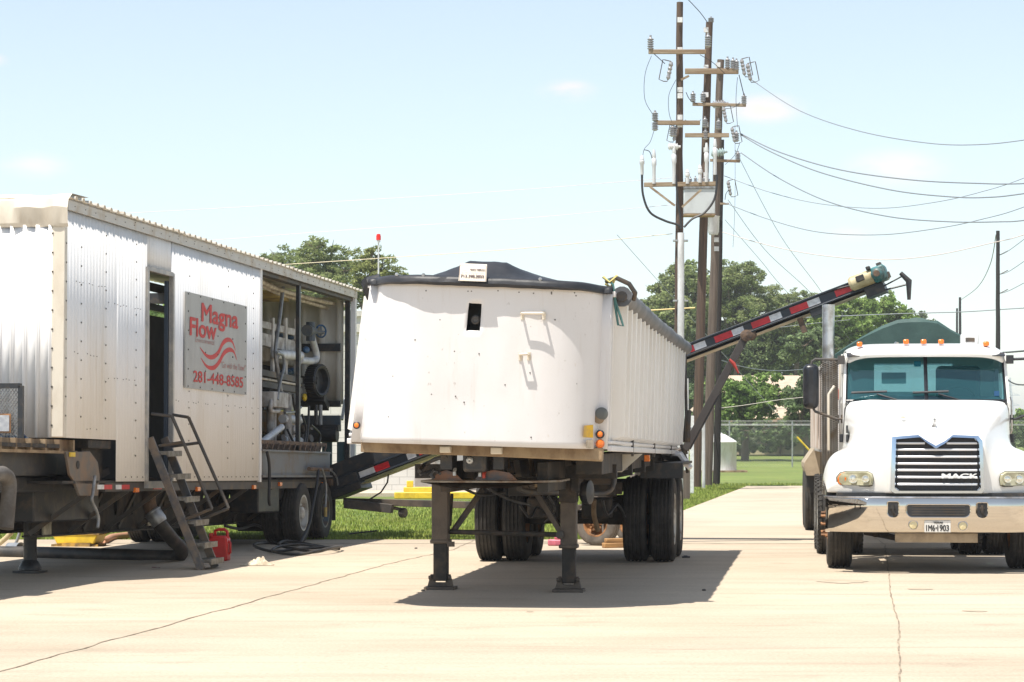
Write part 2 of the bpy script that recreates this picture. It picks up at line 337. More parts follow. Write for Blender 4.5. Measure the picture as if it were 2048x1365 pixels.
# ================================================================ ground, pavement, lawn
def tz(x, y):
    t = min(max((y-124)/46, 0), 1); return -.03+.52*t*t*(3-2*t)
LAWN = mat('lawn', (.115, .165, .028), .95, col2=(.16, .19, .042), scale=.6, lo=.4, hi=.62, col3=(.22, .20, .06), s3=1.6, lo3=.60, hi3=.72, bump=.6, bscale=12)
GRASSB = mat('grass_blade', (.21, .285, .042), .7, col2=(.27, .30, .065), scale=1.2, lo=.4, hi=.6, island=.4)
CONC = mat('concrete', (.468, .392, .298), .85, col2=(.405, .332, .245), scale=.45, lo=.42, hi=.68, col3=(.34, .275, .205), s3=1.4, lo3=.56, hi3=.78, bump=.12, bscale=90, stretch=(.8, 1.5, 1))
def fine_grain(m, sc=35, amt=.13, sc2=.12):
    nt = m.node_tree; b = nt.nodes['Principled BSDF']; src = b.inputs['Base Color'].links[0].from_socket; tc = N(nt, 'ShaderNodeTexCoord')
    for s_, a_, d_ in ((sc, amt, 4), (sc2, amt*1.2, 3)):
        n = N(nt, 'ShaderNodeTexNoise'); n.inputs['Scale'].default_value = s_; n.inputs['Detail'].default_value = d_; nt.links.new(tc.outputs['Object'], n.inputs['Vector'])
        mr = N(nt, 'ShaderNodeMapRange'); nt.links.new(n.outputs['Fac'], mr.inputs[0]); mr.inputs[1].default_value = .3; mr.inputs[2].default_value = .7; mr.inputs[3].default_value = 1-a_; mr.inputs[4].default_value = 1+a_
        h = N(nt, 'ShaderNodeHueSaturation'); nt.links.new(mr.outputs[0], h.inputs['Value']); nt.links.new(src, h.inputs['Color']); src = h.outputs[0]
    nt.links.new(src, b.inputs['Base Color'])
def tracks(m):
    nt = m.node_tree; b = nt.nodes['Principled BSDF']; src = b.inputs['Base Color'].links[0].from_socket; tc = N(nt, 'ShaderNodeTexCoord'); mp = N(nt, 'ShaderNodeMapping'); mp.inputs['Rotation'].default_value = (0, 0, R(-82)); mp.inputs['Scale'].default_value = (.16, 2.2, 1)
    nt.links.new(tc.outputs['Object'], mp.inputs[0]); n = N(nt, 'ShaderNodeTexNoise'); n.inputs['Scale'].default_value = .9; n.inputs['Detail'].default_value = 7; n.inputs['Roughness'].default_value = .7; nt.links.new(mp.outputs[0], n.inputs['Vector'])
    mr = N(nt, 'ShaderNodeMapRange'); nt.links.new(n.outputs['Fac'], mr.inputs[0]); mr.inputs[1].default_value = .5; mr.inputs[2].default_value = .78; mr.inputs[4].default_value = .8
    x = N(nt, 'ShaderNodeMixRGB'); nt.links.new(mr.outputs[0], x.inputs[0]); nt.links.new(src, x.inputs[1]); x.inputs[2].default_value = (.30, .25, .185, 1); 
    sp = N(nt, 'ShaderNodeTexNoise'); sp.inputs['Scale'].default_value = 16; sp.inputs['Detail'].default_value = 2; nt.links.new(tc.outputs['Object'], sp.inputs['Vector']); m2 = N(nt, 'ShaderNodeMapRange'); nt.links.new(sp.outputs['Fac'], m2.inputs[0]); m2.inputs[1].default_value = .70; m2.inputs[2].default_value = .76; m2.inputs[4].default_value = .6
    y = N(nt, 'ShaderNodeMixRGB'); nt.links.new(m2.outputs[0], y.inputs[0]); nt.links.new(x.outputs[0], y.inputs[1]); y.inputs[2].default_value = (.2, .16, .12, 1); nt.links.new(y.outputs[0], b.inputs['Base Color'])
tracks(CONC); fine_grain(CONC); fine_grain(LAWN, 9, .22, .09)
JOINT = mat('joint_filler', (.18, .14, .10), .9, col2=(.36, .30, .22), scale=4, lo=.42, hi=.6)
JOINTL = mat('faint_joint', (.27, .21, .15), .9, col2=(.42, .35, .26), scale=3, lo=.42, hi=.6)
STAIN = mat('oil_stain', (.37, .31, .225), .8, col2=(.44, .37, .28), scale=3)
mb = MB(); ys = [-60, 0, 37, 60, 90, 110, 124]+[124+i*4 for i in range(1, 13)]+[200, 260, 400, 800, 1600, 4000]; xs = [-2500, -600, -150, -60, -20, 0, 20, 60, 150, 600, 2500]
mb.grid([[(x, y, tz(x, y)) for x in xs] for y in ys]); o = mb.build('ground', LAWN, smooth=60); tag(o, kind='structure')
mb = MB(); mb.prism([(-70, -40, 0), (70, -40, 0), (70, 37, 0), (1.4, 37, 0), (-70, 36.9, 0)], (0, 0, -.12)); tag(mb.build('pavement', CONC, smooth=0), kind='structure')
mb = MB(); mb.prism([(1.4, 37.012, 0), (70, 37.012, 0), (70, 76, 0), (7.16, 76, 0), (3.58, 51.7, 0)], (0, 0, -.12)); tag(mb.build('driveway', CONC, smooth=0), kind='structure')
def strip(name, pts, wd, m, wob=.01, z=.004):
    mb = MB(); L = []; Rr = []
    fine = []
    for a, b in zip(pts[:-1], pts[1:]):
        k = max(2, int((Vector(b)-Vector(a)).length/.25))
        for i in range(k): fine.append(Vector(a).lerp(Vector(b), i/k))
    fine.append(Vector(pts[-1]))
    for i, p in enumerate(fine):
        d = (fine[min(i+1, len(fine)-1)]-fine[max(i-1, 0)]).normalized(); n = Vector((-d.y, d.x, 0))
        q = p+n*hsh(p.x*1.3, p.y*1.3)*wob*3; ww = wd/2*(.6+.8*abs(hsh(p.x*3+5, p.y*3)))
        L.append((q+n*ww)+Vector((0, 0, z))); Rr.append((q-n*ww)+Vector((0, 0, z)))
    mb.grid([L, Rr]); return tag(mb.build(name, m, smooth=0), kind='structure')
def gp(*q): return [G(a, b) for a, b in q]
strip('pavement_line', [Vector((-5.7, .0, 0))]+gp((0, 1343), (770, 1130), (905, 1100))+[Vector((-.55, 36.8, 0))], .022, JOINT, .015)
strip('pavement_line', [Vector((.5, 2, 0))]+gp((1800, 1365), (1797, 1250), (1782, 1190), (1770, 1090))+[Vector((5.4, 36.9, 0))], .015, JOINT, .006)
strip('pavement_line', [Vector((-6, 35.5, 0)), Vector((1.4, 35.55, 0)), Vector((5.2, 35.5, 0)), Vector((12, 35.3, 0))], .10, JOINT, .01)  # broad dark strip running across the yard
strip('pavement_line', gp((1405, 1188), (1780, 1190), (2400, 1184)), .018, JOINTL, .02)
strip('pavement_line', gp((-500, 1206), (900, 1206)), .012, JOINTL, .02)
strip('pavement_line', gp((1300, 1300), (2500, 1292)), .010, JOINTL, .02)
strip('pavement_line', [Vector((4.1, 55.5, 0)), Vector((16, 55, 0))], .05, JOINTL, .02)
strip('pavement_line', [Vector((5.4, 37.1, 0)), Vector((11, 76, 0))], .05, JOINTL, .02)
mb = MB()
for (px, py, rx, ry) in ((1685, 1163, .25, .3), (1840, 1178, .12, .14), (1950, 1222, .1, .1), (1060, 1223, .03, .06)):
    c = G(px, py, .004); k = 20; mb.add([c]+[c+Vector((math.cos(t)*rx*(1+.5*hsh(t, px)), math.sin(t)*ry*(1+.5*hsh(t, py)), 0)) for t in [2*math.pi*i/k for i in range(k)]], [(0, i+1, (i+1) % k+1) for i in range(k)])
tag(mb.build('pavement_stains', STAIN, smooth=0), kind='structure')
# real blades of grass on the nearer lawn
def blades(name, n, region, hmin, hmax, wd):
    mb = MB(); rnd = random.Random(3); vs = []; fs = []; k = 0
    while k < n:
        p = region(rnd)
        if p is None: continue
        x, y = p; h = rnd.uniform(hmin, hmax)*(.75+.6*noise.noise(Vector((x*.9, y*.9, 0)))); a = rnd.uniform(0, math.pi); lx = rnd.uniform(-.4, .4)*h; ly = rnd.uniform(-.4, .4)*h; b = len(vs)
        dx = math.cos(a)*wd/2; dy = math.sin(a)*wd/2
        vs += [(x-dx, y-dy, -.03), (x+dx, y+dy, -.03), (x+lx, y+ly, h-.02)]; fs.append((b, b+1, b+2)); k += 1
    mb.v = vs; mb.f = fs; mb.m = [0]*len(fs); return tag(mb.build(name, GRASSB, smooth=0, clean=False), name == 'grass' and 'short green lawn between the concrete yard and the block building' or 'green lawn edge beside the concrete driveway under the power poles', 'grass', kind='stuff')
def reg1(r):
    y = 37.02+(r.random()**1.6)*22; x = r.uniform(-y*.21, 1.38 if y < 37.4 else 1.4+(y-37)*.148); return x, y
blades('grass', 60000, reg1, .035, .08, .022)
def reg2(r):
    y = r.uniform(44, 80); e = 1.35+(y-37)*.1475 if y < 76 else 9+(y-76)
    x = e-(r.random()**1.3)*5 if y < 76.2 else r.uniform(4, 14)
    return x, y
blades('grass', 34000, reg2, .04, .09, .03)
# ================================================================ trees
PINE1 = leafmat('pine_needles', (.20, .255, .10), (.29, .33, .14), .5)
PINE2 = leafmat('yellowish_pine_needles', (.21, .25, .08), (.30, .32, .12), .5)
OAK1 = leafmat('dark_leaves', (.14, .20, .09), (.22, .28, .12), .35)
OAK2 = leafmat('bright_leaves', (.19, .29, .08), (.28, .37, .11), .35)
OAK3 = leafmat('grey_green_leaves', (.20, .24, .14), (.15, .19, .10), .3)
BARK = mat('bark', (.16, .12, .09), .9, col2=(.09, .07, .05), scale=6, stretch=(3, 3, .4), bump=.4)
def crown_mb(blobs, leaf, dens, rnd, squash=.85, subk=16, pine=False):
    vs = []; fs = []
    for (c, rad) in blobs:
        for s_ in range(subk):
            u = Vector((rnd.gauss(0, 1), rnd.gauss(0, 1), rnd.gauss(0, 1))).normalized(); rr = rad*(.25+.72*rnd.random()**.6)
            sc = c+Vector((u.x*rr, u.y*rr, u.z*rr*squash)); sr = rad*rnd.uniform(.2, .42)
            k = int(dens*sr*sr/(leaf*leaf)*(84 if pine else 50))
            for i in range(k):
                v = Vector((rnd.gauss(0, 1), rnd.gauss(0, 1), rnd.gauss(0, 1))).normalized(); q = sc+Vector((v.x, v.y, v.z*(.5 if pine else .7)))*sr*(rnd.random()**.45)
                a = Vector((rnd.gauss(0, 1), rnd.gauss(0, 1), rnd.gauss(0, .7))).normalized(); b = a.cross(Vector((rnd.gauss(0, 1), rnd.gauss(0, 1), rnd.gauss(0, 1)))).normalized()
                L = leaf*.8*rnd.uniform(.6, 1.3); W = L*(.28 if pine else .6); n0 = len(vs)
                vs += [q-a*L/2, q+b*W/2, q+a*L/2, q-b*W/2]; fs.append((n0, n0+1, n0+2, n0+3))
    mb = MB(); mb.v = [tuple(v) for v in vs]; mb.f = fs; mb.m = [0]*len(fs); return mb
TREEN = [0]
def tree(name, label, Y, base, blobs, lm, leaf=.3, dens=1.0, tr=.22, pine=False, group=None, subk=16, depth=.5, cat='tree'):
    TREEN[0] += 1; rnd = random.Random(TREEN[0]*17)
    bx = (base-CX)*Y/F; zb = tz(bx, Y); root = thing(name, label, cat, (bx, Y, zb), group=group)
    bl = []
    for (px, py, r) in blobs:
        rad = r*1.15*Y/F; p = P(px, py, Y+rnd.uniform(-1, 1)*rad*depth)-Vector((bx, Y, zb)); bl.append((p, rad))
        if rad > 1.0:
            p2 = p+Vector((rnd.uniform(-.4, .4)*rad, rnd.choice((-1, 1))*rad*.8, rnd.uniform(-.3, .2)*rad)); bl.append((p2, rad*.75))
    crown_mb(bl, leaf, dens, rnd, subk=subk, pine=pine).build('crown', lm, root, smooth=0, clean=False)
    mb = MB(); top = max(b[0].z for b in bl); cx = sum(b[0].x for b in bl)/len(bl)
    fork = Vector((cx*.35, 0, top*(.55 if pine else .35))); mb.tube([(0, 0, -.2), (0, 0, fork.z*.5), fork, Vector((cx*.7, 0, top*.9))], tr, 8, rs=[tr*1.2, tr, tr*.8, tr*.25])
    for (p, rad) in bl:
        st = fork.lerp(Vector((cx*.7, 0, top*.9)), rnd.uniform(0, .5)); md = st.lerp(p, .5)+Vector((0, 0, -.1*rad)); mb.tube([st, md, p], .1, 6, rs=[tr*.4, tr*.28, tr*.1])
        for k in range(3):
            q = p+Vector((rnd.uniform(-.7, .7)*rad, rnd.uniform(-.7, .7)*rad, rnd.uniform(-.2, .7)*rad)); mb.tube([p, q], .05, 5, rs=[tr*.14, tr*.05])
    mb.build('trunk', BARK, root); return root
tree('pine_tree', 'low dark pine crown just above the white shed roof', 135, 560, [(558, 520, 30), (535, 528, 24), (580, 525, 30), (590, 550, 40), (560, 550, 36), (620, 575, 40)], PINE1, .34, .55, pine=True, group='pines behind the shed trailer')
tree('pine_tree', 'tall round-topped pine, the highest of the trees behind the white shed roof', 130, 645, [(632, 505, 34), (608, 512, 28), (662, 505, 32), (640, 530, 48), (680, 540, 34), (610, 550, 40), (650, 575, 46), (690, 520, 24), (685, 575, 34), (640, 600, 40), (672, 600, 36)], PINE1, .32, .5, pine=True, group='pines behind the shed trailer')
tree('pine_tree', 'yellow-green pine with a bare trunk between the white shed and the black tarp', 125, 742, [(745, 512, 22), (725, 518, 26), (745, 535, 30), (765, 530, 28), (735, 555, 36), (780, 558, 26), (800, 548, 15), (708, 575, 26), (760, 580, 28), (725, 600, 24), (802, 570, 14)], PINE2, .3, .62, pine=True, group='pines behind the shed trailer')
tree('pine_tree', 'small ragged pine low beside the end of the white shed', 120, 757, [(748, 625, 12), (772, 610, 16), (735, 690, 14), (725, 640, 10)], PINE1, .26, .5, .12, pine=True, group='pines behind the shed trailer')
tree('broadleaf_tree', 'green tree glimpsed through the shed doorway', 118, 330, [(310, 640, 50), (350, 660, 50), (270, 660, 50), (320, 720, 60), (420, 700, 60)], OAK2, .34, .8)
TG = 'trees beyond the fence'
tree('broadleaf_tree', 'dark treetop peeping over the right end of the black tarp', 190, 1240, [(1240, 598, 16), (1225, 605, 18), (1258, 604, 16), (1240, 640, 40)], OAK1, .4, .8, group=TG)
tree('pine_tree', 'broad mid-green tree directly behind the tallest pole', 185, 1345, [(1350, 560, 32), (1315, 590, 30), (1380, 565, 40), (1300, 620, 30), (1340, 625, 48), (1395, 620, 44), (1380, 690, 50), (1330, 680, 46)], PINE1, .36, .8, group=TG, subk=18)
tree('pine_tree', 'tallest big-crowned pine just right of the pole cluster', 180, 1470, [(1470, 545, 36), (1445, 560, 30), (1495, 550, 28), (1475, 585, 48), (1520, 592, 36), (1440, 610, 42), (1545, 610, 26), (1500, 630, 48), (1460, 650, 44)], PINE1, .34, .8, pine=True, group=TG, subk=18)
tree('pine_tree', 'small-topped pine behind the middle of the striped conveyor', 185, 1590, [(1598, 590, 18), (1580, 605, 26), (1620, 612, 24), (1600, 640, 42), (1560, 645, 34), (1640, 650, 34)], PINE1, .34, .8, pine=True, group=TG)
tree('broadleaf_tree', 'bright yellow-green tree behind the chrome exhaust stack', 170, 1690, [(1700, 618, 36), (1655, 628, 36), (1735, 626, 36), (1680, 610, 24), (1720, 660, 40), (1690, 665, 46), (1640, 690, 40), (1660, 720, 44)], OAK2, .36, .9, group=TG, subk=18)
tree('broadleaf_tree', 'rounded tree above the green tarp of the truck', 175, 1775, [(1768, 612, 30), (1745, 622, 30), (1800, 632, 28), (1770, 660, 44), (1815, 660, 32), (1790, 650, 36)], OAK2, .36, .9, group=TG)
tree('broadleaf_tree', 'greyish far tree at the right end of the row behind the truck', 210, 1835, [(1830, 640, 20), (1850, 650, 18), (1815, 650, 22), (1840, 675, 30)], OAK3, .4, .9, group=TG)
tree('broadleaf_tree', 'dark dense tree between the tan house roof and the truck mirror', 165, 1640, [(1650, 700, 44), (1640, 760, 46), (1600, 700, 40), (1685, 740, 40), (1620, 800, 40), (1670, 800, 44), (1600, 840, 30)], OAK1, .34, 1.1, .3, group=TG, subk=18)
tree('broadleaf_tree', 'dark tree filling the gap behind the conveyor strut', 188, 1500, [(1480, 690, 46), (1540, 680, 44), (1560, 705, 30), (1510, 720, 40), (1580, 690, 40), (1460, 730, 40), (1440, 700, 44), (1400, 740, 44), (1580, 670, 40), (1540, 700, 34)], OAK1, .36, 1.0, .3, group=TG, subk=18)
tree('broadleaf_tree', 'bright green leafy tree in front of the tan house', 140, 1490, [(1470, 790, 34), (1510, 780, 34), (1530, 810, 36), (1450, 820, 38), (1495, 825, 34), (1440, 770, 26), (1560, 790, 24), (1545, 765, 20)], OAK2, .3, .95, .2, group=TG, subk=18)
tree('broadleaf_tree', 'leafy tree seen between the two thickest poles', 150, 1400, [(1395, 790, 36), (1400, 840, 34), (1375, 850, 30), (1420, 860, 28)], OAK1, .3, .9, .2, group=TG)
tree('broadleaf_tree', 'far bushy tree at the right edge behind the truck hood', 240, 2035, [(2030, 845, 22), (2060, 840, 26), (2040, 865, 30), (2015, 870, 18), (2080, 850, 34)], OAK2, .45, 1.0, .3, group=TG)
tree('broadleaf_tree', 'mid-green wood edge filling the background left of the tan house', 200, 1420, [(1400, 680, 50), (1440, 740, 50), (1350, 760, 60), (1330, 700, 50), (1400, 800, 50), (1470, 740, 44), (1460, 850, 40), (1350, 850, 50)], OAK1, .42, 1.0, .3, group=TG, subk=18)
tree('broadleaf_tree', 'dark wood edge behind the truck mirror and the bright tree', 200, 1640, [(1560, 700, 44), (1610, 740, 50), (1660, 690, 50), (1720, 720, 50), (1760, 700, 44), (1640, 820, 50), (1700, 800, 50), (1600, 850, 40), (1820, 700, 40)], OAK1, .42, 1.0, .3, group=TG, subk=18)
tree('broadleaf_tree', 'dark leafy tree right of the tan house, behind the yellow guy guard', 138, 1615, [(1600, 800, 34), (1635, 770, 36), (1595, 845, 28), (1640, 830, 34), (1565, 855, 22), (1525, 860, 22), (1660, 800, 34), (1470, 860, 24)], OAK1, .28, 1.0, .2, group=TG, subk=18)
# hedge line and scrub behind the fence
for i, (px, py, r, lab) in enumerate(((1480, 880, 26, 'dark bush behind the fence beside the white tank'), (1520, 875, 28, 'dark bush behind the fence, second from the white tank'), (1560, 872, 30, 'dark bush behind the fence near the taller fence post'), (1602, 868, 32, 'dark bush behind the fence by the yellow guy guard'), (1650, 868, 32, 'dark bush hidden half behind the truck mirror'), (1440, 885, 24, 'dark bush behind the white tank'))):
    tree('bush', lab, 150+i % 2*4, px, [(px, py, r), (px-r*.7, py+8, r*.8), (px+r*.7, py+6, r*.8)], OAK1 if i % 3 else OAK3, .26, 1.1, .06, group='bushes behind the fence', cat='bush', subk=18)
for i, px in enumerate((1990, 2035, 2075)):
    tree('bush', ['bush right of the truck hood behind the fence', 'bush at the far right edge behind the fence', 'bush just outside the right edge behind the fence'][i], 150, px, [(px, 872, 24), (px-18, 880, 20)], OAK2 if i != 1 else OAK1, .26, 1.0, .06, group='bushes behind the fence', cat='bush')
rnd = random.Random(77); bl_ = []
for i in range(110):
    x = -420+i*8+rnd.uniform(-2, 2); bl_.append((Vector((x, 430+rnd.uniform(-14, 14), .5+rnd.uniform(1.0, 1.9))), rnd.uniform(2.2, 3.4)))
tag(crown_mb(bl_, 1.0, .75, rnd, subk=7).build('distant_woods', OAK1, smooth=0, clean=False), 'low distant line of woods along the horizon', 'woods', kind='stuff')
# ================================================================ block building, house, tank
BLOCKW = mat('painted_block', (.62, .61, .58), .7, col2=(.55, .52, .47), scale=1, lo=.45, hi=.7)
def brickify(m, sx, sy, dark):
    nt = m.node_tree; b = nt.nodes['Principled BSDF']; src = b.inputs['Base Color'].links[0].from_socket; tc = N(nt, 'ShaderNodeTexCoord'); mp = N(nt, 'ShaderNodeMapping')
    mp.inputs['Rotation'].default_value = (R(90), 0, 0); nt.links.new(tc.outputs['Object'], mp.inputs[0]); br = N(nt, 'ShaderNodeTexBrick'); nt.links.new(mp.outputs[0], br.inputs['Vector'])
    br.inputs['Scale'].default_value = 1; br.inputs['Brick Width'].default_value = sx; br.inputs['Row Height'].default_value = sy; br.inputs['Mortar Size'].default_value = .012
    br.inputs['Color1'].default_value = (1, 1, 1, 1); br.inputs['Color2'].default_value = (.95, .95, .95, 1); br.inputs['Mortar'].default_value = (dark, dark, dark, 1)
    x = N(nt, 'ShaderNodeMixRGB', blend_type='MULTIPLY'); x.inputs[0].default_value = 1; nt.links.new(src, x.inputs[1]); nt.links.new(br.outputs[0], x.inputs[2]); nt.links.new(x.outputs[0], b.inputs['Base Color'])
brickify(BLOCKW, .41, .21, .72)
bb = thing('block_building', 'white painted concrete block building seen behind and under the two trailers', 'building', (-2.4, 67, 0))
mb = MB(); mb.bx(-3.8, 3.6, 0, 9, 0, 4.3); mb.build('wall', BLOCKW, bb, smooth=0)
mb = MB(); mb.bx(-3.9, 3.7, -.1, 9.1, 4.3, 4.52); mb.bx(-3.95, 3.75, -.15, 9.15, 4.72, 4.86); mb.bx(-3.86, 3.66, -.05, 9.05, 4.52, 4.72); mb.build('parapet', mat('building_trim', (.62, .6, .56), .6, col2=(.5, .48, .45)), bb, smooth=0)
mb = MB(); mb.bx(-.2, .35, -.14, 0, 0, 2.9); mb.build('downpipe_column', mat('column_grey', (.28, .25, .22), .7, col2=(.35, .32, .3)), bb, smooth=0)
mb = MB(); mb.bx(.9, 1.9, -.03, 0, .1, 2.2); mb.build('door', mat('door_grey', (.3, .3, .3), .5), bb, smooth=0)
mb = MB(); mb.bx(-4.2, 3.9, -3.2, -.01, -.05, .06); mb.build('apron_slab', CONC, bb, smooth=0)
t = thing('yellow_curb', 'long low yellow kerb on the lawn by the block building', 'kerb', (-2.0, 60.5, 0)); mb = MB(); mb.bx(-.85, 1.3, 0, .2, 0, .16); mb.build('kerb_bar', YELLOW, t, bevel=.02)
t = thing('yellow_curb', 'short yellow kerb with an upright post against the block wall', 'kerb', (-2.3, 64.5, 0)); mb = MB(); mb.bx(-.5, .3, 0, .2, .06, .20); mb.build('kerb_bar', YELLOW, t, bevel=.02); mb = MB(); mb.bx(-.42, -.25, 0, .2, .2, .36); mb.build('post', YELLOW, t, bevel=.01)
t = thing('antenna_mast', 'thin pale mast with a red beacon rising behind the black tarp', 'mast', (-3.62, 67.8, 4.8)); mb = MB(); mb.cyl((0, 0, 0), (0, 0, 2.0), .02, n=8); mb.cyl((0, 0, 0), (0, 0, .1), .08, n=10); mb.build('mast_pole', PVC, t)
mb = MB(); mb.lathe([(.001, .17), (.05, .16), (.065, .1), (.065, 0), (.001, 0)], (0, 0, 2.03), (0, 0, 1), 14); mb.build('beacon', mat('red_beacon', (.75, .02, .01), .3), t); mb = MB(); mb.cyl((0, 0, 1.97), (0, 0, 2.03), .05, n=12); mb.build('beacon_base', REFW, t)
hs = thing('house', 'tan roofed house half hidden behind the green trees', 'house', (14.9, 151, .35)); HW = mat('house_siding', (.62, .55, .38), .7, col2=(.55, .48, .34), scale=2)
HSC = .84
mb = MB(); mb.bx(-4.5, 7, 0, 9, 0, 2.6); mb.build('wall', HW, hs, smooth=0)
mb = MB(); mb.add([(-5, -.5, 2.6), (7.5, -.5, 2.6), (7.5, 9.5, 2.6), (-5, 9.5, 2.6), (-2, 4.5, 5.8), (4.5, 4.5, 5.8)], [(0, 1, 5, 4), (1, 2, 5), (2, 3, 4, 5), (3, 0, 4), (0, 3, 2, 1)]); mb.build('roof', mat('tan_shingle', (.50, .40, .30), .85, col2=(.42, .32, .24), scale=2, stretch=(1, 1, 4)), hs, smooth=0)
mb = MB(); mb.bx(-5.05, 7.55, -.56, -.46, 2.35, 2.62); mb.build('fascia', mat('fascia_wood', (.45, .28, .16), .7), hs, smooth=0)
for x in (-3, 0.5, 3.8):
    mb = MB(); mb.bx(x, x+1.2, -.03, .02, .9, 2.1); f = mb.build('window', REFW, hs, smooth=0); mb = MB(); mb.bx(x+.08, x+1.12, -.05, -.031, .98, 2.02); mb.build('pane', mat('house_pane', (.04, .05, .06), .1), f, smooth=0)
hs.scale = (HSC, HSC, HSC)
tk = thing('water_tank', 'white round plastic tank with a low cone top behind the poles', 'tank', (8.75, 106, 0)); TANKM = mat('tank_plastic', (.8, .8, .8), .5, col2=(.55, .52, .47), scale=2, stretch=(1, 1, .3))
mb = MB(); mb.lathe([(.77, .04), (.77, 1.22), (.79, 1.24), (.74, 1.30), (.3, 1.56), (.16, 1.6), (.001, 1.6)], (0, 0, 0), (0, 0, 1), 40); mb.build('shell', TANKM, tk, smooth=50)
mb = MB(); mb.cyl((0, 0, 1.6), (0, 0, 1.66), .16, n=16); mb.build('lid', TANKM, tk); mb = MB(); mb.bx(-1.1, 1.15, -.95, .9, -.03, .05); mb.build('base_board', TAN, tk, smooth=0)
# ================================================================ chain-link fences
def fence(label, x0, x1, Y, H=2.05, sp=3.07, off=0):
    fr = thing('chain_link_fence', label, 'fence', (0, Y, -.03)); n = int((x1-x0)/sp)+1
    for i in range(n):
        x = x0+i*sp; mb = MB(); mb.cyl((x, 0, 0), (x, 0, H+.22), .038, n=8); mb.build('post', GALV, fr)
    mb = MB(); mb.cyl((x0, 0, H), (x1, 0, H), .028, n=6); mb.build('top_rail', GALV, fr)
    mb = MB()
    for k, z in enumerate((H+.09, H+.17, H+.22)): mb.cyl((x0, 0, z), (x1, 0, z), .006, n=4)
    mb.build('barbed_wire', GALV, fr)
    vs = []; fs = []; st = .13
    for s_ in (-1, 1):
        x = x0-H
        while x < x1+H:
            a, b = (x, 0.0), (x+s_*H, H); ta = 0
            if min(a[0], b[0]) >= x0 and max(a[0], b[0]) <= x1:
                k = len(vs); wv = .0042; vs += [(a[0]-wv, .01*s_, a[1]), (a[0]+wv, .01*s_, a[1]), (b[0]+wv, .01*s_, b[1]), (b[0]-wv, .01*s_, b[1])]; fs.append((k, k+1, k+2, k+3))
            x += st
    mb = MB(); mb.v = vs; mb.f = fs; mb.m = [0]*len(fs); mb.build('mesh', GALV, fr, smooth=0, clean=False); return fr
fence('chain-link fence with barbed wire beyond the lawn and the white tank', 4.47, 4.47+3.07*11, 122)
t = thing('guy_guard', 'yellow slanted guy wire guard in front of the fence', 'guy guard', (13.55, 118, 0)); mb = MB(); mb.cyl((-.1, 0, 1.45), (1.15, 0, .1), .045, n=8); mb.build('guard_tube', YELLOW, t); mb = MB(); mb.cyl((-8.6, 0, 11.0), (1.2, 0, .0), .012, n=4); mb.build('guy_wire', GALV, t)
# ================================================================ power poles
def insul(parent, p, h=.42, r=.095, m=PORC, tilt=(0, 0, 1)):
    mb = MB(); pr = [(.001, 0), (r*.5, 0)]; k = 5
    for i in range(k):
        z = h*(.05+.75*i/k); pr += [(r*.62, z), (r, z+h*.05), (r, z+h*.09), (r*.62, z+h*.12)]
    pr += [(r*.5, h*.82), (r*.35, h*.85), (r*.35, h), (.001, h)]
    mb.lathe(pr, (0, 0, 0), tilt, 12); return mb.build('insulator', m, parent, loc=p)
def cutout(parent, p, s=1, flip=1):
    s *= .8
    mb = MB(); a = Vector((-.12*flip*s, 0, .28*s)); b = Vector((.0, 0, -.32*s)); ax = (b-a)
    mb.lathe([(.001, 0), (.05*s, .02*s), (.075*s, .1*s), (.05*s, .16*s), (.075*s, .22*s), (.05*s, .28*s), (.075*s, .34*s), (.05*s, .4*s), (.07*s, .5*s), (.001, .6*s)], a, ax, 10)
    o = mb.build('fuse_cutout', PORC, parent, loc=p); mb = MB(); q = Vector((.26*flip*s, 0, .06*s))
    mb.tube([a, a+Vector((.2*flip*s, 0, .05*s)), a+q, b+q, b+Vector((.12*flip*s, 0, 0)), b], .016*s, 6); mb.build('fuse_holder', CHAS2, o); return o
def pole(label, cx, top, bot, wt, wb, Y, m, name='power_pole', group='timber power poles in a cluster'):
    # axis through photo pixels top/bottom, widths in photo pixels
    T = P(top[0], top[1], Y); B = P(bot[0], bot[1], Y); B = T+(B-T)*((T.z+.1)/(T.z-B.z)) if abs(B.z-T.z) > .1 else B
    r = thing(name, label, 'power pole', (B.x, Y, 0), group=group); mb = MB(); n = 14; pts = []; rs = []
    for i in range(n):
        t = i/(n-1); p = B.lerp(T, t)-Vector((B.x, Y, 0)); p.x += hsh(i*.7, Y)*.03; pts.append(p); rs.append((wb+(wt-wb)*t)*Y/F/2*(1+.03*hsh(i*2.1, 3)))
    mb.tube(pts, .2, 18, rs=rs); mb.build('pole_shaft', m, r, smooth=50); r['Y'] = Y; r['bx'] = B.x; return r
def pp(r, px, py, dy=0): return P(px, py, r['Y']+dy)-Vector((r['bx'], r['Y'], 0))
def arm(r, a, b, dy=-.25, w=.11, h=.12, m=ARMW): mb = MB(); mb.bar(pp(r, *a, dy), pp(r, *b, dy), w, h); return mb.build('crossarm', m, r, bevel=.008)
def lead(r, pts, rad=.008, dy=-.3, m=CABLE, name='lead_wire'):
    P0 = [pp(r, a, b, dy) for a, b in pts]; out = []
    for i in range(len(P0)-1):
        p0 = P0[max(i-1, 0)]; p1 = P0[i]; p2 = P0[i+1]; p3 = P0[min(i+2, len(P0)-1)]
        for k in range(6):
            t = k/6; out.append(.5*((2*p1)+(p2-p0)*t+(2*p0-5*p1+4*p2-p3)*t*t+(3*p1-3*p2+p3-p0)*t*t*t))
    out.append(P0[-1]); mb = MB(); mb.tube(out, rad, 6); return mb.build(name, m, r)
A = pole('tallest timber power pole with a white conduit on its front', 0, (1360, 5), (1356, 985), 13, 19, 70, WOOD)
B = pole('leaning timber power pole carrying the grey equipment box', 0, (1418, 45), (1392, 970), 14, 21, 74, WOOD)
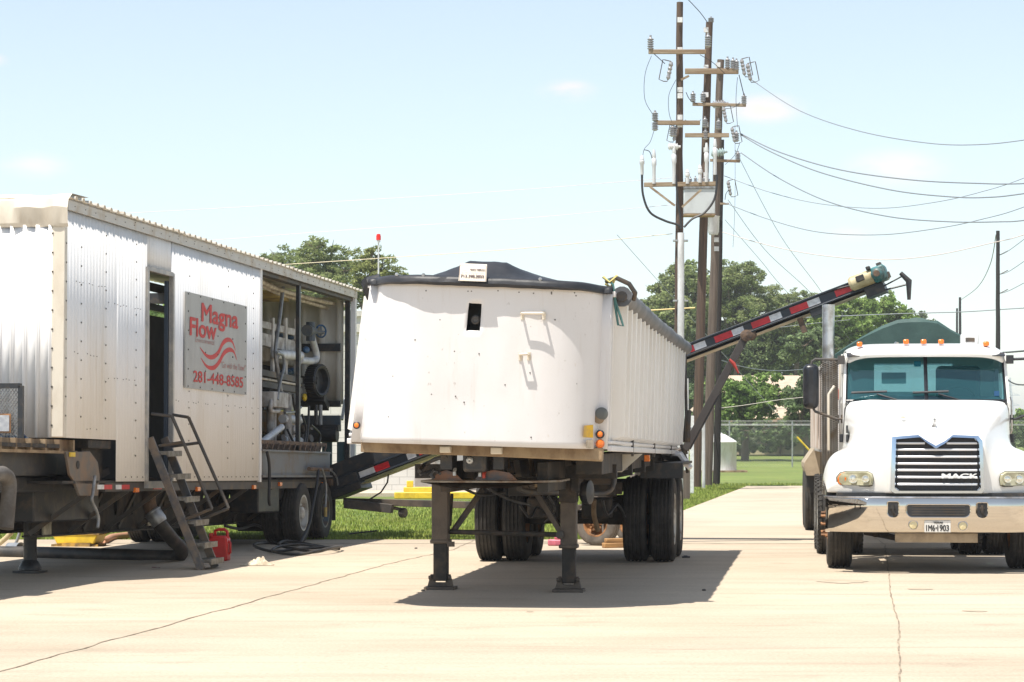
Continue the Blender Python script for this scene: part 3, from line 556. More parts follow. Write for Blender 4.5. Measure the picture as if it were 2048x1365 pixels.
Cc = pole('weathered grey timber power pole leaning behind the grey box', 0, (1441, 120), (1414, 966), 14, 20, 76, WOODG)
D = pole('darkest and shortest timber power pole at the right of the cluster', 0, (1444, 280), (1433, 963), 8, 15, 79, WOODD)
arm(A, (1297, 104), (1412, 104)); arm(A, (1312, 246), (1400, 246)); arm(A, (1288, 370), (1432, 368))
arm(B, (1370, 143), (1477, 143), h=.16); arm(B, (1385, 209), (1492, 211), w=.09, h=.09); arm(B, (1370, 271), (1458, 271))
arm(Cc, (1420, 321), (1480, 323), w=.08, h=.08); arm(D, (1418, 408), (1458, 408), w=.06, h=.06)
for (px, py) in ((1301, 101), (1416, 96)): insul(A, pp(A, px, py, -.25), .42)
insul(A, pp(A, 1310, 243, -.25), .3); insul(A, pp(A, 1310, 262, -.25), .3); insul(A, pp(A, 1345, 274, -.25), .35); insul(A, pp(A, 1360, 0, 0), .12, .06)
for (px, py) in ((1466, 140), (1473, 142), (1455, 138)): insul(B, pp(B, px, py, -.25), .36, .085)
insul(B, pp(B, 1422, 46, 0), .18, .09)
for (px, py) in ((1386, 205), (1406, 205), (1488, 210), (1410, 256), (1411, 280), (1473, 284), (1437, 260)): insul(B, pp(B, px, py, -.25), .33, .085)
insul(Cc, pp(Cc, 1476, 322, -.25), .3, .08); insul(Cc, pp(Cc, 1424, 210, -.3), .5, .12, tilt=(1, 0, .1)); insul(Cc, pp(Cc, 1422, 308, -.3), .5, .13, mat('clear_insulator', (.35, .45, .45), .15, coat=.6), tilt=(1, 0, .15))
insul(A, pp(A, 1336, 294, -.25), .35, .1, REFW, tilt=(1, 0, 0))
cutout(A, pp(A, 1335, 142, -.25), 1.15, -1); cutout(B, pp(B, 1490, 135, -.25), 1.1); cutout(B, pp(B, 1502, 145, -.25), 1.15); cutout(B, pp(B, 1453, 230, -.3), 1.0); cutout(B, pp(B, 1470, 270, -.3), 1.0)
cutout(D, pp(D, 1462, 377, -.2), 1.05); cutout(A, pp(A, 1347, 268, -.2), .9, -1)
for (px, py, h) in ((1284, 350, .55), (1308, 368, .95), (1348, 368, 1.1), (1413, 365, 1.1), (1430, 350, 1.0), (1375, 368, .4), (1400, 366, .5)):
    mb = MB(); mb.lathe([(.05, 0), (.05, h*.5), (.07, h*.55), (.07, h*.72), (.045, h*.76), (.06, h*.8), (.03, h), (.001, h)], (0, 0, 0), (0, 0, 1), 10); mb.build('cable_terminator', PVC, A, loc=pp(A, px, py, -.3))
for q in (((1300, 374), (1350, 412)), ((1402, 380), (1364, 415)), ((1378, 152), (1362, 160))): mb = MB(); mb.bar(pp(A, *q[0], -.3), pp(A, *q[1], -.3), .05, .06); mb.build('arm_brace', ARMW, A)
lead(A, [(1284, 350), (1286, 390), (1300, 425), (1330, 442), (1355, 450), (1362, 458)], .035); lead(A, [(1352, 350), (1355, 400), (1360, 430), (1363, 458)], .03); lead(A, [(1434, 350), (1430, 395), (1410, 425), (1385, 438), (1368, 455)], .035)
lead(A, [(1303, 112), (1290, 150), (1290, 200), (1308, 232)]); lead(A, [(1308, 262), (1300, 285), (1288, 300), (1284, 328)]); lead(A, [(1288, 300), (1300, 305), (1307, 330)], .012)
lead(A, [(1308, 108), (1330, 128)], .012); lead(A, [(1352, 160), (1338, 190), (1338, 225), (1344, 245)]); lead(B, [(1372, 185), (1380, 200), (1395, 208)], .012)
lead(B, [(1478, 150), (1484, 175), (1489, 195)], .014); lead(B, [(1480, 205), (1468, 215), (1450, 218)], .01); lead(B, [(1418, 50), (1400, 25), (1372, -5), (1340, -40)], .012)
lead(B, [(1370, 240), (1385, 250), (1402, 240)], .01); lead(B, [(1475, 155), (1472, 200), (1475, 255)]); lead(B, [(1400, 110), (1425, 125), (1450, 148)], .01); lead(B, [(1480, 285), (1470, 310), (1450, 330)])
lead(D, [(1450, 400), (1452, 388), (1458, 380)], .012); lead(D, [(1470, 250), (1470, 400), (1466, 495)], .006)
mb = MB(); a = pp(A, 1362, 458, -.3); a2 = pp(A, 1362, 466, -.3); b = pp(A, 1361, 985, -.3); mb.tube([a2, b], .093, 16); mb.build('conduit_riser', PVC, A)
for yy in (482, 602, 760): mb = MB(); mb.bar(pp(A, 1346, yy, -.25), pp(A, 1376, yy, -.25), .2, .05); mb.build('strap', GALV, A)
# grey box on pole B
mb = MB(); p0 = pp(B, 1368, 428, -.9); p1 = pp(B, 1427, 382, -.25); mb.bx(p0.x, p1.x, p0.y, p1.y, p0.z, p1.z); TB = mb.build('equipment_box', mat('pole_box_grey', (.52, .55, .56), .5, col2=(.42, .44, .45), scale=2), B, bevel=.02)
mb = MB(); mb.bx(p0.x-.03, p1.x+.03, p0.y-.03, p1.y, p1.z, p1.z+.1); mb.build('box_lid', GREYM, TB); mb = MB(); mb.bx(p0.x, p1.x, p0.y-.02, p1.y, p0.z-.05, p0.z); mb.build('box_base', TAN, TB)
for k in range(6): insul(TB, Vector((p0.x+.08+k*.13, p0.y+.1+(k % 2)*.2, p1.z+.1)), .28, .055)
mb = MB(); q0 = pp(Cc, 1427, 470, -.45); q1 = pp(Cc, 1427, 435, -.45); mb.lathe([(.001, 0), (.13, 0), (.17, .1), (.18, (q1.z-q0.z)), (.2, (q1.z-q0.z)+.03), (.001, q1.z-q0.z+.06)], q0, (0, 0, 1), 18); mb.build('pole_transformer', PVC, Cc)
for (r, ys) in ((A, (40, 100, 180, 192, 235, 250)), (B, (60, 135, 190, 250, 300, 350)), (Cc, (130, 480, 498))):
    mb = MB()
    for y in ys:
        xx = {A: 1360, B: 1412, Cc: 1436}[r] if y < 460 else 1433
        c = pp(r, xx, y, -.2); mb.bx(c.x-.07, c.x+.07, c.y-.02, c.y+.05, c.z-.07, c.z+.07)
    mb.build('bolt_plate', REFW, r)
# grey service posts right of the dump trailer
t = thing('service_post', 'thin pale upright post just left of the thickest poles', 'post', ((1373-CX)*60/F, 60, 0)); mb = MB(); mb.cyl((0, 0, 0), (0, 0, 2.9), .055, n=10); mb.build('post_tube', PVC, t); mb = MB(); mb.bx(-.08, .08, -.09, .05, 0, .7); mb.build('post_base', WOODG, t)
t = thing('service_post', 'short pale conduit standing between the two brown poles', 'post', ((1407-CX)*72/F, 72, 0)); mb = MB(); mb.cyl((0, 0, 0), (0, 0, 1.9), .05, n=10); mb.build('post_tube', PVC, t); mb = MB(); mb.cyl((0, 0, 1.9), (0, 0, 1.95), .065, n=10); mb.build('post_cap', GALV, t)
t = thing('service_post', 'white post with a flat top close to the conveyor foot', 'post', ((1384-CX)*66/F, 66, 0)); mb = MB(); mb.bx(-.05, .05, -.05, .05, 0, 2.05); mb.build('post_tube', REFW, t, bevel=.01); mb = MB(); mb.bx(-.13, .06, -.06, .06, 1.55, 1.75); mb.build('meter_box', GREYM, t, bevel=.01)
# distant poles and pylon
def dpole(label, px, top, bot, wd, Y):
    r = pole(label, 0, (px, top), (px, bot), wd*.8, wd*1.25, Y, WOODD, group='distant power poles'); return r
d1 = dpole('tall plain dark pole rising behind the right side of the truck cab', 1996, 462, 905, 9, 150)
for (px, y, s_) in ((2003, 508, 1), (2003, 547, 1), (2003, 585, 1)): mb = MB(); mb.cyl(pp(d1, 1996, y+4), pp(d1, 2016, y-6), .03, n=6); mb.build('insulator', CHAS2, d1)
dpole('slim distant pole above the truck roof, nearer to the tall pole', 1920, 595, 890, 6, 260); dpole('slim distant pole just left of its taller twin above the truck roof', 1914, 617, 890, 5, 270); dpole('tiny distant pole tip beside the green tarp', 1884, 655, 890, 4, 340)
PY = thing('lattice_pylon', 'faint steel lattice pylon far beyond the truck', 'pylon', ((2017-CX)*1000/F, 1000, .4)); PYM = mat('hazed_pylon_steel', (.55, .6, .65), .6)  # pale blue-grey steel colour has the distance haze painted in
mb = MB(); Hh = 24
for sx in (-1, 1):
    for sy in (-1, 1): mb.bar((sx*2.6, sy*2.6, 0), (sx*.6, sy*.6, Hh), .22, .22)
    for k in range(8):
        z0 = Hh*k/8; z1 = Hh*(k+1)/8; w0 = 2.6-2*k/8; w1 = 2.6-2*(k+1)/8
        mb.bar((-w0, sx*w0, z0), (w1, sx*w1, z1), .14, .14); mb.bar((w0, sx*w0, z0), (-w1, sx*w1, z1), .14, .14)
mb.build('tower', PYM, PY)
for z in (13, 17, 21): mb = MB(); mb.bar((-4.5, 0, z), (4.5, 0, z), .2, .3); mb.bar((-4.5, 0, z), (0, 0, z+1.4), .14, .14); mb.bar((4.5, 0, z), (0, 0, z+1.4), .14, .14); mb.build('cross_arm', PYM, PY)
# overhead wires
def wire(label, pts, Y0, Y1, rad, m=WIREM, cat='overhead wire'):
    P0 = []; n = len(pts)
    for i, (a, b) in enumerate(pts): t = (a-pts[0][0])/(pts[-1][0]-pts[0][0]) if pts[-1][0] != pts[0][0] else 0; P0.append(P(a, b, Y0+(Y1-Y0)*t))
    out = []
    for i in range(n-1):
        p0 = P0[max(i-1, 0)]; p1 = P0[i]; p2 = P0[i+1]; p3 = P0[min(i+2, n-1)]
        for k in range(8):
            t = k/8; out.append(.5*((2*p1)+(p2-p0)*t+(2*p0-5*p1+4*p2-p3)*t*t+(3*p1-3*p2+p3-p0)*t*t*t))
    out.append(P0[-1]); c = out[0].copy(); mb = MB(); mb.tube([p-c for p in out], rad, 5); o = mb.build('overhead_wire', m, loc=c); return tag(o, label, cat, 'wires strung from the poles')
wire('highest sagging wire running right from the pole with the fuse cutouts', [(1503, 160), (1600, 222), (1720, 263), (1850, 286), (1950, 290), (2060, 279), (2300, 240)], 74, 60, .013)
wire('dark wire ending lower at the right edge, second below the highest', [(1482, 268), (1560, 305), (1680, 340), (1820, 360), (1950, 367), (2060, 367), (2300, 350)], 74, 60, .018)
wire('dark wire just under the second one and meeting it at the pole', [(1482, 270), (1540, 303), (1640, 345), (1780, 380), (1900, 394), (1980, 395), (2060, 386), (2300, 350)], 74, 60, .018)
wire('dark wire sagging deepest of the three thick ones', [(1482, 306), (1560, 358), (1660, 405), (1780, 434), (1900, 444), (2000, 444), (2060, 440), (2300, 410)], 76, 60, .017)
wire('thin wire curving past the upper right of the tarp-covered conveyor', [(1448, 352), (1540, 385), (1640, 408), (1760, 417), (1870, 405), (1960, 385), (2060, 352), (2300, 250)], 76, 66, .011, WIREM)
wire('medium wire dipping low and rising again to the right edge', [(1447, 405), (1540, 440), (1640, 465), (1760, 470), (1870, 458), (1960, 440), (2060, 410), (2300, 310)], 78, 66, .013)
wire('lowest long wire crossing the tall plain pole', [(1445, 465), (1540, 492), (1640, 511), (1760, 520), (1870, 511), (1990, 485), (2060, 466), (2300, 380)], 78, 66, .014, WIREP)
wire('straight wire crossing behind the truck from the tree line', [(1500, 640), (1800, 628), (1930, 624), (2060, 616), (2300, 606)], 150, 150, .03)
wire('faint uppermost wire crossing the open sky above the shed', [(200, 430), (600, 408), (1000, 383), (1345, 356)], 70, 70, .007, WIREP)
wire('faint middle wire crossing the sky above the shed', [(350, 487), (700, 460), (1050, 437), (1345, 410)], 70, 70, .007, WIREP)
wire('bright low wire passing in front of the pines above the shed', [(500, 534), (760, 517), (1050, 497), (1345, 468)], 70, 70, .010, mat('yellowish_wire', (.55, .47, .3), .5))
wire('yellow wire crossing the trees left of the pole cluster', [(1180, 633), (1290, 622), (1390, 616)], 72, 72, .020, mat('yellow_wire', (.65, .5, .2), .5))
wire('steep thin guy wire falling from the cluster over the tree tops', [(1456, 400), (1530, 500), (1620, 585), (1700, 680)], 78, 92, .009)
wire('second steep guy wire falling right of the first', [(1470, 300), (1560, 470), (1640, 580), (1660, 620)], 78, 92, .009)
wire('thin guy wire with a splice, lowest of the steep ones', [(1450, 440), (1520, 520), (1570, 580), (1720, 740)], 78, 92, .008)
wire('wire loop leaving the right edge behind the cab top', [(2002, 722), (2030, 718), (2060, 720), (2200, 730)], 150, 130, .05, CABLE)
wire('thinner wire loop leaving the right edge lower down', [(2002, 706), (2030, 704), (2100, 698)], 150, 130, .05, CABLE)
wire('hanging wire curve at the right edge beside the cab', [(2003, 745), (2018, 762), (2040, 770), (2080, 768)], 150, 140, .04, CABLE)
for q, lab in (((((2002, 510)), (2020, 500), (2060, 470)), 'short top wire from the tall plain pole to the right edge'), (((2002, 549), (2020, 542), (2060, 515)), 'short middle wire from the tall plain pole to the right edge'), (((2002, 587), (2020, 581), (2060, 560)), 'short bottom wire from the tall plain pole to the right edge')):
    wire(lab, list(q), 150, 146, .02)
wire('thin wire from the tall plain pole down toward the slim distant poles', [(1992, 470), (1980, 530), (1955, 575), (1922, 600)], 150, 258, .03)
wire('service wire crossing the bright tree to the white truck', [(1300, 690), (1410, 712), (1490, 735), (1560, 742), (1640, 736)], 74, 90, .014, WIREM)
wire('service wire crossing the leafy tree low behind the strut', [(1390, 822), (1480, 812), (1560, 800), (1640, 792)], 110, 110, .012, WIREP)
wire('service wire rising toward the exhaust stack across the trees', [(1420, 672), (1520, 660), (1620, 648), (1700, 640)], 110, 110, .012, WIREM)
# ================================================================ shed trailer on the left
LF = Frame((-4.675, 26.0, 0), math.atan2(2.245, 13.3), -.0163)
def lz(y): return .0163*y                       # the ground in the tilted frame
def lp(px, py, x=0.0): return LF.pl(px, py, 0, x)
ly = lambda px, x=0.0: lp(px, HY, x).y
st = thingf('shed_trailer', 'long white corrugated shed trailer with a grey lettered sign and an open machinery bay', 'trailer', LF)
W = 2.5; LEN = 13.25; ZT = 4.02
yd0, yd1 = ly(292), ly(340); zd1 = lp(292, 541).z; zfloor = 1.06; ybay = ly(520); ystep = ly(232); zg = 1.52; zr = ZT-.02
def corr(y0, y1, z0, z1, x=0.0, per=.102, dep=.0035, fl=.5, sk=0):
    y = y0; pts = []
    while y < y1-1e-4:
        for dy, dx in ((0, 0), (per*.42, 0), (per*.52, dep), (per*.88, dep), (per*.98, 0)):
            if y+dy < y1: pts.append((y+dy, dx))
        y += per
    pts.append((y1, 0)); return [[(x+dx, yy, zz) for (yy, dx) in pts] for zz in (z0, z1)]
mb = MB()
mb.grid(corr(.02, ystep, zg, zr)); mb.grid(corr(ystep, yd0, zfloor, zr)); mb.grid(corr(yd0, yd1, zd1, zr)); mb.grid(corr(yd1, ybay, zfloor, zr))
mb.build('side_wall', WHITE, st, smooth=25, solid=.004)
mb = MB()
mb.bx(-.02, .035, yd0-.06, yd0, zfloor, zd1+.04); mb.bx(-.02, .035, yd1, yd1+.05, zfloor, zd1+.04); mb.bx(-.02, .035, yd0, yd1, zd1, zd1+.05); mb.bx(-.6, .03, yd0, yd1, zfloor-.08, zfloor)
mb.build('door_frame', mat('door_frame_steel', (.33, .32, .31), .5, col2=(.5, .46, .4), scale=5), st)
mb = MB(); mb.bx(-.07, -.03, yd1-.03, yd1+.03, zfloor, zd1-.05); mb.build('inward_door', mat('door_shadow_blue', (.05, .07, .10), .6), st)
# front end wall with deep ribs
mb = MB(); pts = []; x = -W
while x < -.1:
    for dx, dy in ((0, 0), (.088, 0), (.10, -.03), (.122, -.03), (.134, 0)):
        if x+dx < -.1: pts.append((x+dx, dy))
    x += .14
pts.append((-.10, 0)); mb.grid([[(a, b, z) for a, b in pts] for z in (zg, ZT-.28)]); mb.build('front_wall', WHITE, st, smooth=25, solid=.004)
mb = MB(); mb.bx(-.13, .012, -.02, .07, zg, ZT-.12); mb.build('corner_trim', CREAM, st, bevel=.012)
mb = MB(); rows = []
for (dy, z) in ((-.015, ZT-.30), (-.035, ZT-.26), (-.05, ZT-.10), (-.03, ZT-.02), (.08, ZT+.05), (.6, ZT+.06)):
    rows.append([(x, dy+.02*hsh(x*4, z*3)*(.5 if x < -.6 else 2), z+.014*hsh(x*3, z*5)*(.2 if x < -.45 else 1.5)) for x in [-W+(W+.05)*i/50 for i in range(51)]])
mb.grid(rows); mb.build('front_eave_wrap', CREAM, st, smooth=18)
# roof
mb = MB(); pts = []; y = 0
while y < LEN+.05:
    for dy, dz in ((0, 0), (.12, 0), (.145, .032), (.185, .032), (.21, 0)): pts.append((y+dy, dz))
    y += .225
mb.grid([[(x, yy, ZT+zz+.02*math.sin(max(0, -x)/W*math.pi)+.006*hsh(yy*3, x)) for (yy, zz) in pts] for x in (.075, -.6, -1.25, -1.9, -W-.05)])
mb.build('roof', ROOFM, st, smooth=20, solid=.006)
mb = MB(); zf0 = ZT-.12
mb.bx(.018, .04, .0, 6.1, zf0, ZT-.005); mb.bx(.018, .043, 6.1, 9.2, zf0, ZT-.005); mb.bx(.018, .04, 9.2, LEN, zf0, ZT-.005); mb.bx(-.02, .04, 0, LEN, ZT-.018, ZT-.004)
mb.build('roof_fascia', mat('fascia_steel', (.55, .52, .47), .5, col2=(.42, .33, .22), scale=4, lo=.5, hi=.72), st)
mb = MB(); rnd = random.Random(5)
def bolt(p, r=.011, d=(1, 0, 0)): mb.lathe([(r, 0), (r*.8, .006), (.0005, .008)], p, d, 6)
for y in [i*.33+.2 for i in range(40)]:
    bolt((.041, y, ZT-.07), .006)
    if rnd.random() < .4: bolt((.041, y+.03, ZT-.035), .006); 
for z, ya, yb in ((3.18, .25, 1.3), (3.02, 1.4, yd0-.1), (2.42, .2, 1.3), (2.2, 1.4, yd0-.1), (2.02, yd1+.1, ybay-.1), (1.62, .3, 1.2)):
    y = ya
    while y < yb:
        if rnd.random() < .6: bolt((.008, y, z+rnd.uniform(-.01, .01)), .006)
        y += .102
for y in (.5, 1.3, 2.35, 4.4, 6.1, 7.3): 
    for k in range(13):
        z = 3.75-k*.2
        if z > (zg if y < ystep else zfloor)+.05 and not (yd0-.1 < y < yd1+.1): bolt((.012, y, z))
for y in [i*.204+2.0 for i in range(30)]:
    if not (yd0-.1 < y < yd1+.1) and y < ybay: bolt((.013, y, zfloor+.05), .009)
for z in [1.65+i*.2 for i in range(12)]: bolt((-.12, -.022, z), .012, (0, -1, 0)); bolt((.012, .03, z+.1), .011)
o = mb.build('wall_screws', BOLT, st, smooth=0); tag(o, kind='stuff')
# other walls and inside
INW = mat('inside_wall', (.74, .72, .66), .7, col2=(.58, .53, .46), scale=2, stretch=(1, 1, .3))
yw0, yw1 = ly(288, -W), ly(330, -W); zw_0, zw_1 = lp(310, 633, -W).z, lp(310, 585, -W).z; DKIN = mat('painted_shade_inside', (.05, .045, .04), .9, col2=(.03, .03, .03), scale=2)  # near-black far wall colour paints in the shade of the room
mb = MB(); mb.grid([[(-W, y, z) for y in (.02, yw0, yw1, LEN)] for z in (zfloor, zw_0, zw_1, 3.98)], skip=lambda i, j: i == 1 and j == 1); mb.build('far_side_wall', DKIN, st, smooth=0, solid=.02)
mb = MB()
for z in (zw_0+(zw_1-zw_0)*.33,): mb.bar((-W+.04, yw0-.1, z), (-W+.04, yw1+.1, z), .06, .10)
mb.bar((-W+.08, (yw0+yw1)/2+.2, zw_0+.2), (-W+.08, (yw0+yw1)/2+.2, zw_1), .5, .12); mb.build('window_bars', BLACK, st)
mb = MB(); mb.bx(-W, -.02, .03, LEN-.02, zfloor-.02, zfloor+.01); mb.build('floor', CHASS, st, smooth=0)
mb = MB(); mb.bx(-1.15, -.03, ybay-.12, ybay-.08, zfloor+.02, ZT-.1); mb.build('light_block_partition', mat('light_block_dark', (.05, .05, .055), .8), st, smooth=0)  # unseen panel added to keep bay light out of the room
pts = []; x = -W
while x < -.06:
    for dx, dy in ((0, 0), (.17, 0), (.195, -.035), (.255, -.035), (.28, 0)):
        if x+dx < -.06: pts.append((x+dx, dy))
    x += .29
zend = lp(700, 808).z
mb = MB(); mb.grid([[(a, LEN+b, z) for a, b in pts] for z in (zend, ZT-.1)]); mb.build('end_wall', INW, st, smooth=20, solid=.004)
mb = MB(); mb.bx(-.05, .025, LEN-.07, LEN+.02, 1.3, ZT-.1); mb.build('rear_corner_trim', WHITE, st)
mb = MB(); mb.bx(-.02, .022, ybay-.07, ybay+.012, zfloor-.02, zf0); mb.build('bay_edge_trim', WHITE, st)
yp = ly(602)
mb = MB(); mb.bx(-.075, -.02, yp-.04, yp+.05, .98+.3, zf0); mb.build('bay_post', BLACK, st, bevel=.004)
mb = MB(); mb.bx(-.13, -.06, LEN-.12, LEN-.04, 1.3, zf0); mb.build('bay_post', BLACK, st, bevel=.004)
mb = MB(); mb.bx(-.14, -.02, ybay, LEN, zf0-.05, zf0+.06); mb.build('bay_header', CHAS2, st)
zr1 = LF.pl(690, 695, 1, LEN-.1).z; zr2 = LF.pl(690, 808, 1, LEN-.1).z; zr3 = LF.pl(690, 842, 1, LEN-.1).z
for z, h, m in ((zr1, .12, BLACK), (zr2, .10, BLACK), (zr3, .17, mat('blue_grey_beam', (.06, .085, .11), .5, col2=(.1, .09, .08), scale=4))):
    mb = MB(); mb.bx(-W+.1, -.2, LEN-.12, LEN-.05, z-h/2, z+h/2); mb.build('bay_rail', m, st, bevel=.004)
mb = MB(); za1 = LF.pl(690, 888, 1, LEN-.3).z; zb1 = LF.pl(690, 850, 1, LEN-.3).z; mb.bx(-W+.1, -.18, LEN-.35, LEN-.13, zb1-.1, zb1); mb.tube([(-W+.2, LEN-.3, (za1+zb1)/2-.03), (-.2, LEN-.3, (za1+zb1)/2)], (zb1-za1)*.42, 12); mb.build('rear_conveyor_drum', BLACK, st)
mb = MB()
for i in range(9): mb.bx(-2.2+i*.24, -2.2+i*.24+.16, LEN+.0, LEN+.03, .95, LF.pl(690, 884, 1, LEN).z)
mb.build('rear_skirt', mat('teal_skirt', (.09, .17, .18), .6), st)
# bay equipment
def ip(px, py, x): v = lp(px, py, x); return v
def ibar(name, a, b, x, w, h, m, x2=None, parent=None, bevel=.004): mb = MB(); mb.bar(ip(*a, x), ip(*b, x if x2 is None else x2), w, h); return mb.build(name, m, parent or st, bevel=bevel)
def itube(name, pts, x, r, m, parent=None, n=10):
    P0 = [ip(p[0], p[1], p[2] if len(p) > 2 else x) for p in pts]; out = []
    if len(P0) == 2: out = P0
    else:
        for i in range(len(P0)-1):
            p0 = P0[max(i-1, 0)]; p1 = P0[i]; p2 = P0[i+1]; p3 = P0[min(i+2, len(P0)-1)]
            for k in range(5):
                t = k/5; out.append(.5*((2*p1)+(p2-p0)*t+(2*p0-5*p1+4*p2-p3)*t*t+(3*p1-3*p2+p3-p0)*t*t*t))
        out.append(P0[-1])
    mb = MB(); mb.tube(out, r, n); return mb.build(name, m, parent or st, smooth=50)
EQ = mat('machine_beige', (.60, .54, .43), .6, col2=(.35, .28, .2), scale=5, bump=.1)
EQG = mat('machine_grey', (.52, .50, .47), .6, col2=(.28, .24, .2), scale=5, bump=.1)
IY = mat('dirty_yellow', (.5, .38, .12), .6, col2=(.3, .2, .08), scale=5)
GUT = mat('grey_conduit', (.30, .31, .32), .4, metal=.3, col2=(.2, .2, .2), scale=8)
itube('ceiling_pipe', [(520, 562), (560, 580), (640, 602), (690, 611)], -.35, .035, EQ); itube('ceiling_pipe', [(520, 570), (560, 588), (640, 612), (655, 617)], -.45, .03, EQ)
mb = MB(); mb.bar(ip(515, 585, -.9), ip(545, 600, -.9), .5, .06); mb.build('light_fixture', IY, st)
itube('drop_conduit', [(690, 611), (697, 614), (699, 640), (699, 700), (698, 760), (690, 800), (684, 840)], -.35, .025, GUT)
itube('drop_conduit', [(566, 575), (560, 630), (553, 680), (551, 710), (556, 745), (562, 785), (566, 815)], -.35, .028, GUT)
itube('drop_conduit', [(553, 706), (566, 712), (568, 735), (560, 765), (555, 800)], -.3, .022, GUT)
# crate racks
rk = MB()
for (a, b) in (((520, 648), (600, 668)), ((520, 672), (600, 692)), ((520, 683), (600, 703))): rk.bar(ip(*a, -.6), ip(*b, -.6), .04, .10)
for px in (545, 571, 592): rk.bar(ip(px, 636, -.58), ip(px, 750, -.58), .04, .11)
rk.build('rack', EQG, st, bevel=.004)
for px, py in ((556, 667), (578, 673), (564, 668), (572, 745), (585, 742), (566, 752)):
    c = ip(px, py, -.75); mb = MB(); mb.ell(c, .09, .2, .055); mb.build('blue_valve', BLUEP, st)
mb = MB(); a = ip(520, 690, -.95); b = ip(600, 735, -.95); mb.bx(-1.6, -.95, a.y, b.y, b.z, a.z); mb.build('tank_body', EQ, st, bevel=.03)
itube('white_pipe', [(552, 709), (572, 710), (600, 712)], -.5, .07, PVC); itube('white_pipe', [(600, 721), (628, 722), (633, 712), (628, 690), (621, 668)], -.5, .055, PVC)
itube('white_pipe', [(565, 838), (600, 840)], -.45, .065, PVC); itube('white_pipe', [(567, 880), (600, 883)], -.45, .06, PVC); itube('white_pipe', [(520, 888), (563, 855)], -.25, .05, PVC)
c = ip(622, 663, -.5); mb = MB(); mb.tube([c+Vector((0, -.25, 0)), c+Vector((0, .15, .01))], .07, 12, rs=[.09, .07]); mb.tube([c+Vector((0, -.02, -.15)), c+Vector((0, -.02, .14))], .07, 10); mb.tube([c, c+Vector((.1, .35, 0))], .03, 8); v = mb.build('gate_valve', mat('valve_grey', (.07, .09, .11), .45, col2=(.12, .12, .12), scale=8), st)
hw = ip(642, 663, -.45); mb = MB(); ring = [hw+Vector((.04*math.sin(t)*0, .11*math.sin(t)*.5, 0))+Vector((.06*math.sin(t), .02*math.sin(t), .095*math.cos(t))) for t in [2*math.pi*i/20 for i in range(20)]]; mb.tube(ring, .014, 6, closed=True)
for k in range(4): mb.tube([hw, ring[k*5]], .009, 5)
mb.build('handwheel', BLUEP, v)
mb = MB(); mb.ell(ip(612, 700, -.55), .05, .12, .055); mb.build('blue_actuator', BLUEP, st)
fc = ip(634, 762, -.45); ax = Vector((-.96, .28, 0)).normalized(); mb = MB(); mb.lathe([(.05, -.10), (.22, -.10), (.245, -.08), (.245, .08), (.23, .10), (.195, .085), (.18, .0), (.06, 0), (.001, 0)], fc, -ax, 36); 
for i in range(36):
    t = 2*math.pi*i/36; s_ = ax.cross(Vector((0, 0, 1))); d = s_*math.cos(t)+Vector((0, 0, 1))*math.sin(t); mb.bar(fc+d*.245-ax*.08, fc+d*.245+ax*.08, .02, .03, up=d)
mb.build('belt_pulley', BLACK, st); itube('pulley_shaft', [(600, 760, -.7), (634, 762, -.45)], 0, .06, BLACK)
ibar('pulley_stand', (630, 795), (640, 815), -.5, .3, .12, BLACK); itube('pulley_stand_leg', [(632, 810), (632, 850)], -.45, .03, BLACK); itube('pulley_stand_leg', [(641, 810), (641, 850)], -.4, .03, GUT)
for q in (((520, 745), (600, 762)), ((520, 768), (600, 782))): ibar('machine_beam', *q, -.5, .08, .09, CHAS2)
ibar('machine_beam', (520, 757), (600, 771), -.46, .04, .03, EQ)
mb = MB(); a = ip(549, 783, -.3); b = ip(577, 817, -.3); mb.bx(-.5, -.3, a.y, b.y, b.z, a.z); mb.build('electrical_box', EQG, st, bevel=.01)
for px, r_ in ((540, .05), (548, .035), (575, .06)): itube('upright_pipe', [(px, 790), (px, 895)], -.42, r_, EQG)
itube('loop_pipe', [(543, 800), (541, 820), (550, 823), (558, 822)], -.35, .03, EQG)
mb = MB(); a = ip(560, 822, -.7); b = ip(600, 870, -.7); mb.bx(-1.2, -.7, a.y, b.y, b.z, a.z); mb.build('pump_housing', mat('pump_orange_beige', (.45, .27, .12), .6, col2=(.35, .3, .22), scale=5), st, bevel=.03)
mb = MB(); a = ip(577, 783, -.9); b = ip(600, 822, -.9); mb.bx(-1.3, -.9, a.y, b.y, b.z, a.z); mb.build('control_panel', REFW, st, bevel=.01)
mb = MB(); mb.ell(ip(609, 795, -.6), .04, .06, .06); mb.build('yellow_cap', YELLOW, st)
for px, py, r_ in ((556, 880, .10), (582, 862, .12), (590, 898, .08), (570, 900, .1), (612, 880, .1), (612, 858, .07)):
    mb = MB(); c = ip(px, py, -.4); mb.lathe([(.001, -.1), (r_*.7, -.1), (r_*.7, -.06), (r_, -.06), (r_, .0), (r_*.6, .02), (r_*.6, .1), (.001, .1)], c, (.9, -.3, .2), 14); mb.build('pipe_flange', EQG if px % 4 else CHAS2, st)
for q in (((585, 790), (592, 830), (600, 850)), ((570, 826), (590, 824), (602, 815)), ((604, 830), (612, 860), (606, 895)), ((618, 812), (616, 860), (612, 890)), ((622, 850), (640, 870), (635, 900)), ((575, 860), (590, 890), (600, 895))): itube('cable', q, -.3, .018, CABLE if q[0][0] != 570 else GUT)
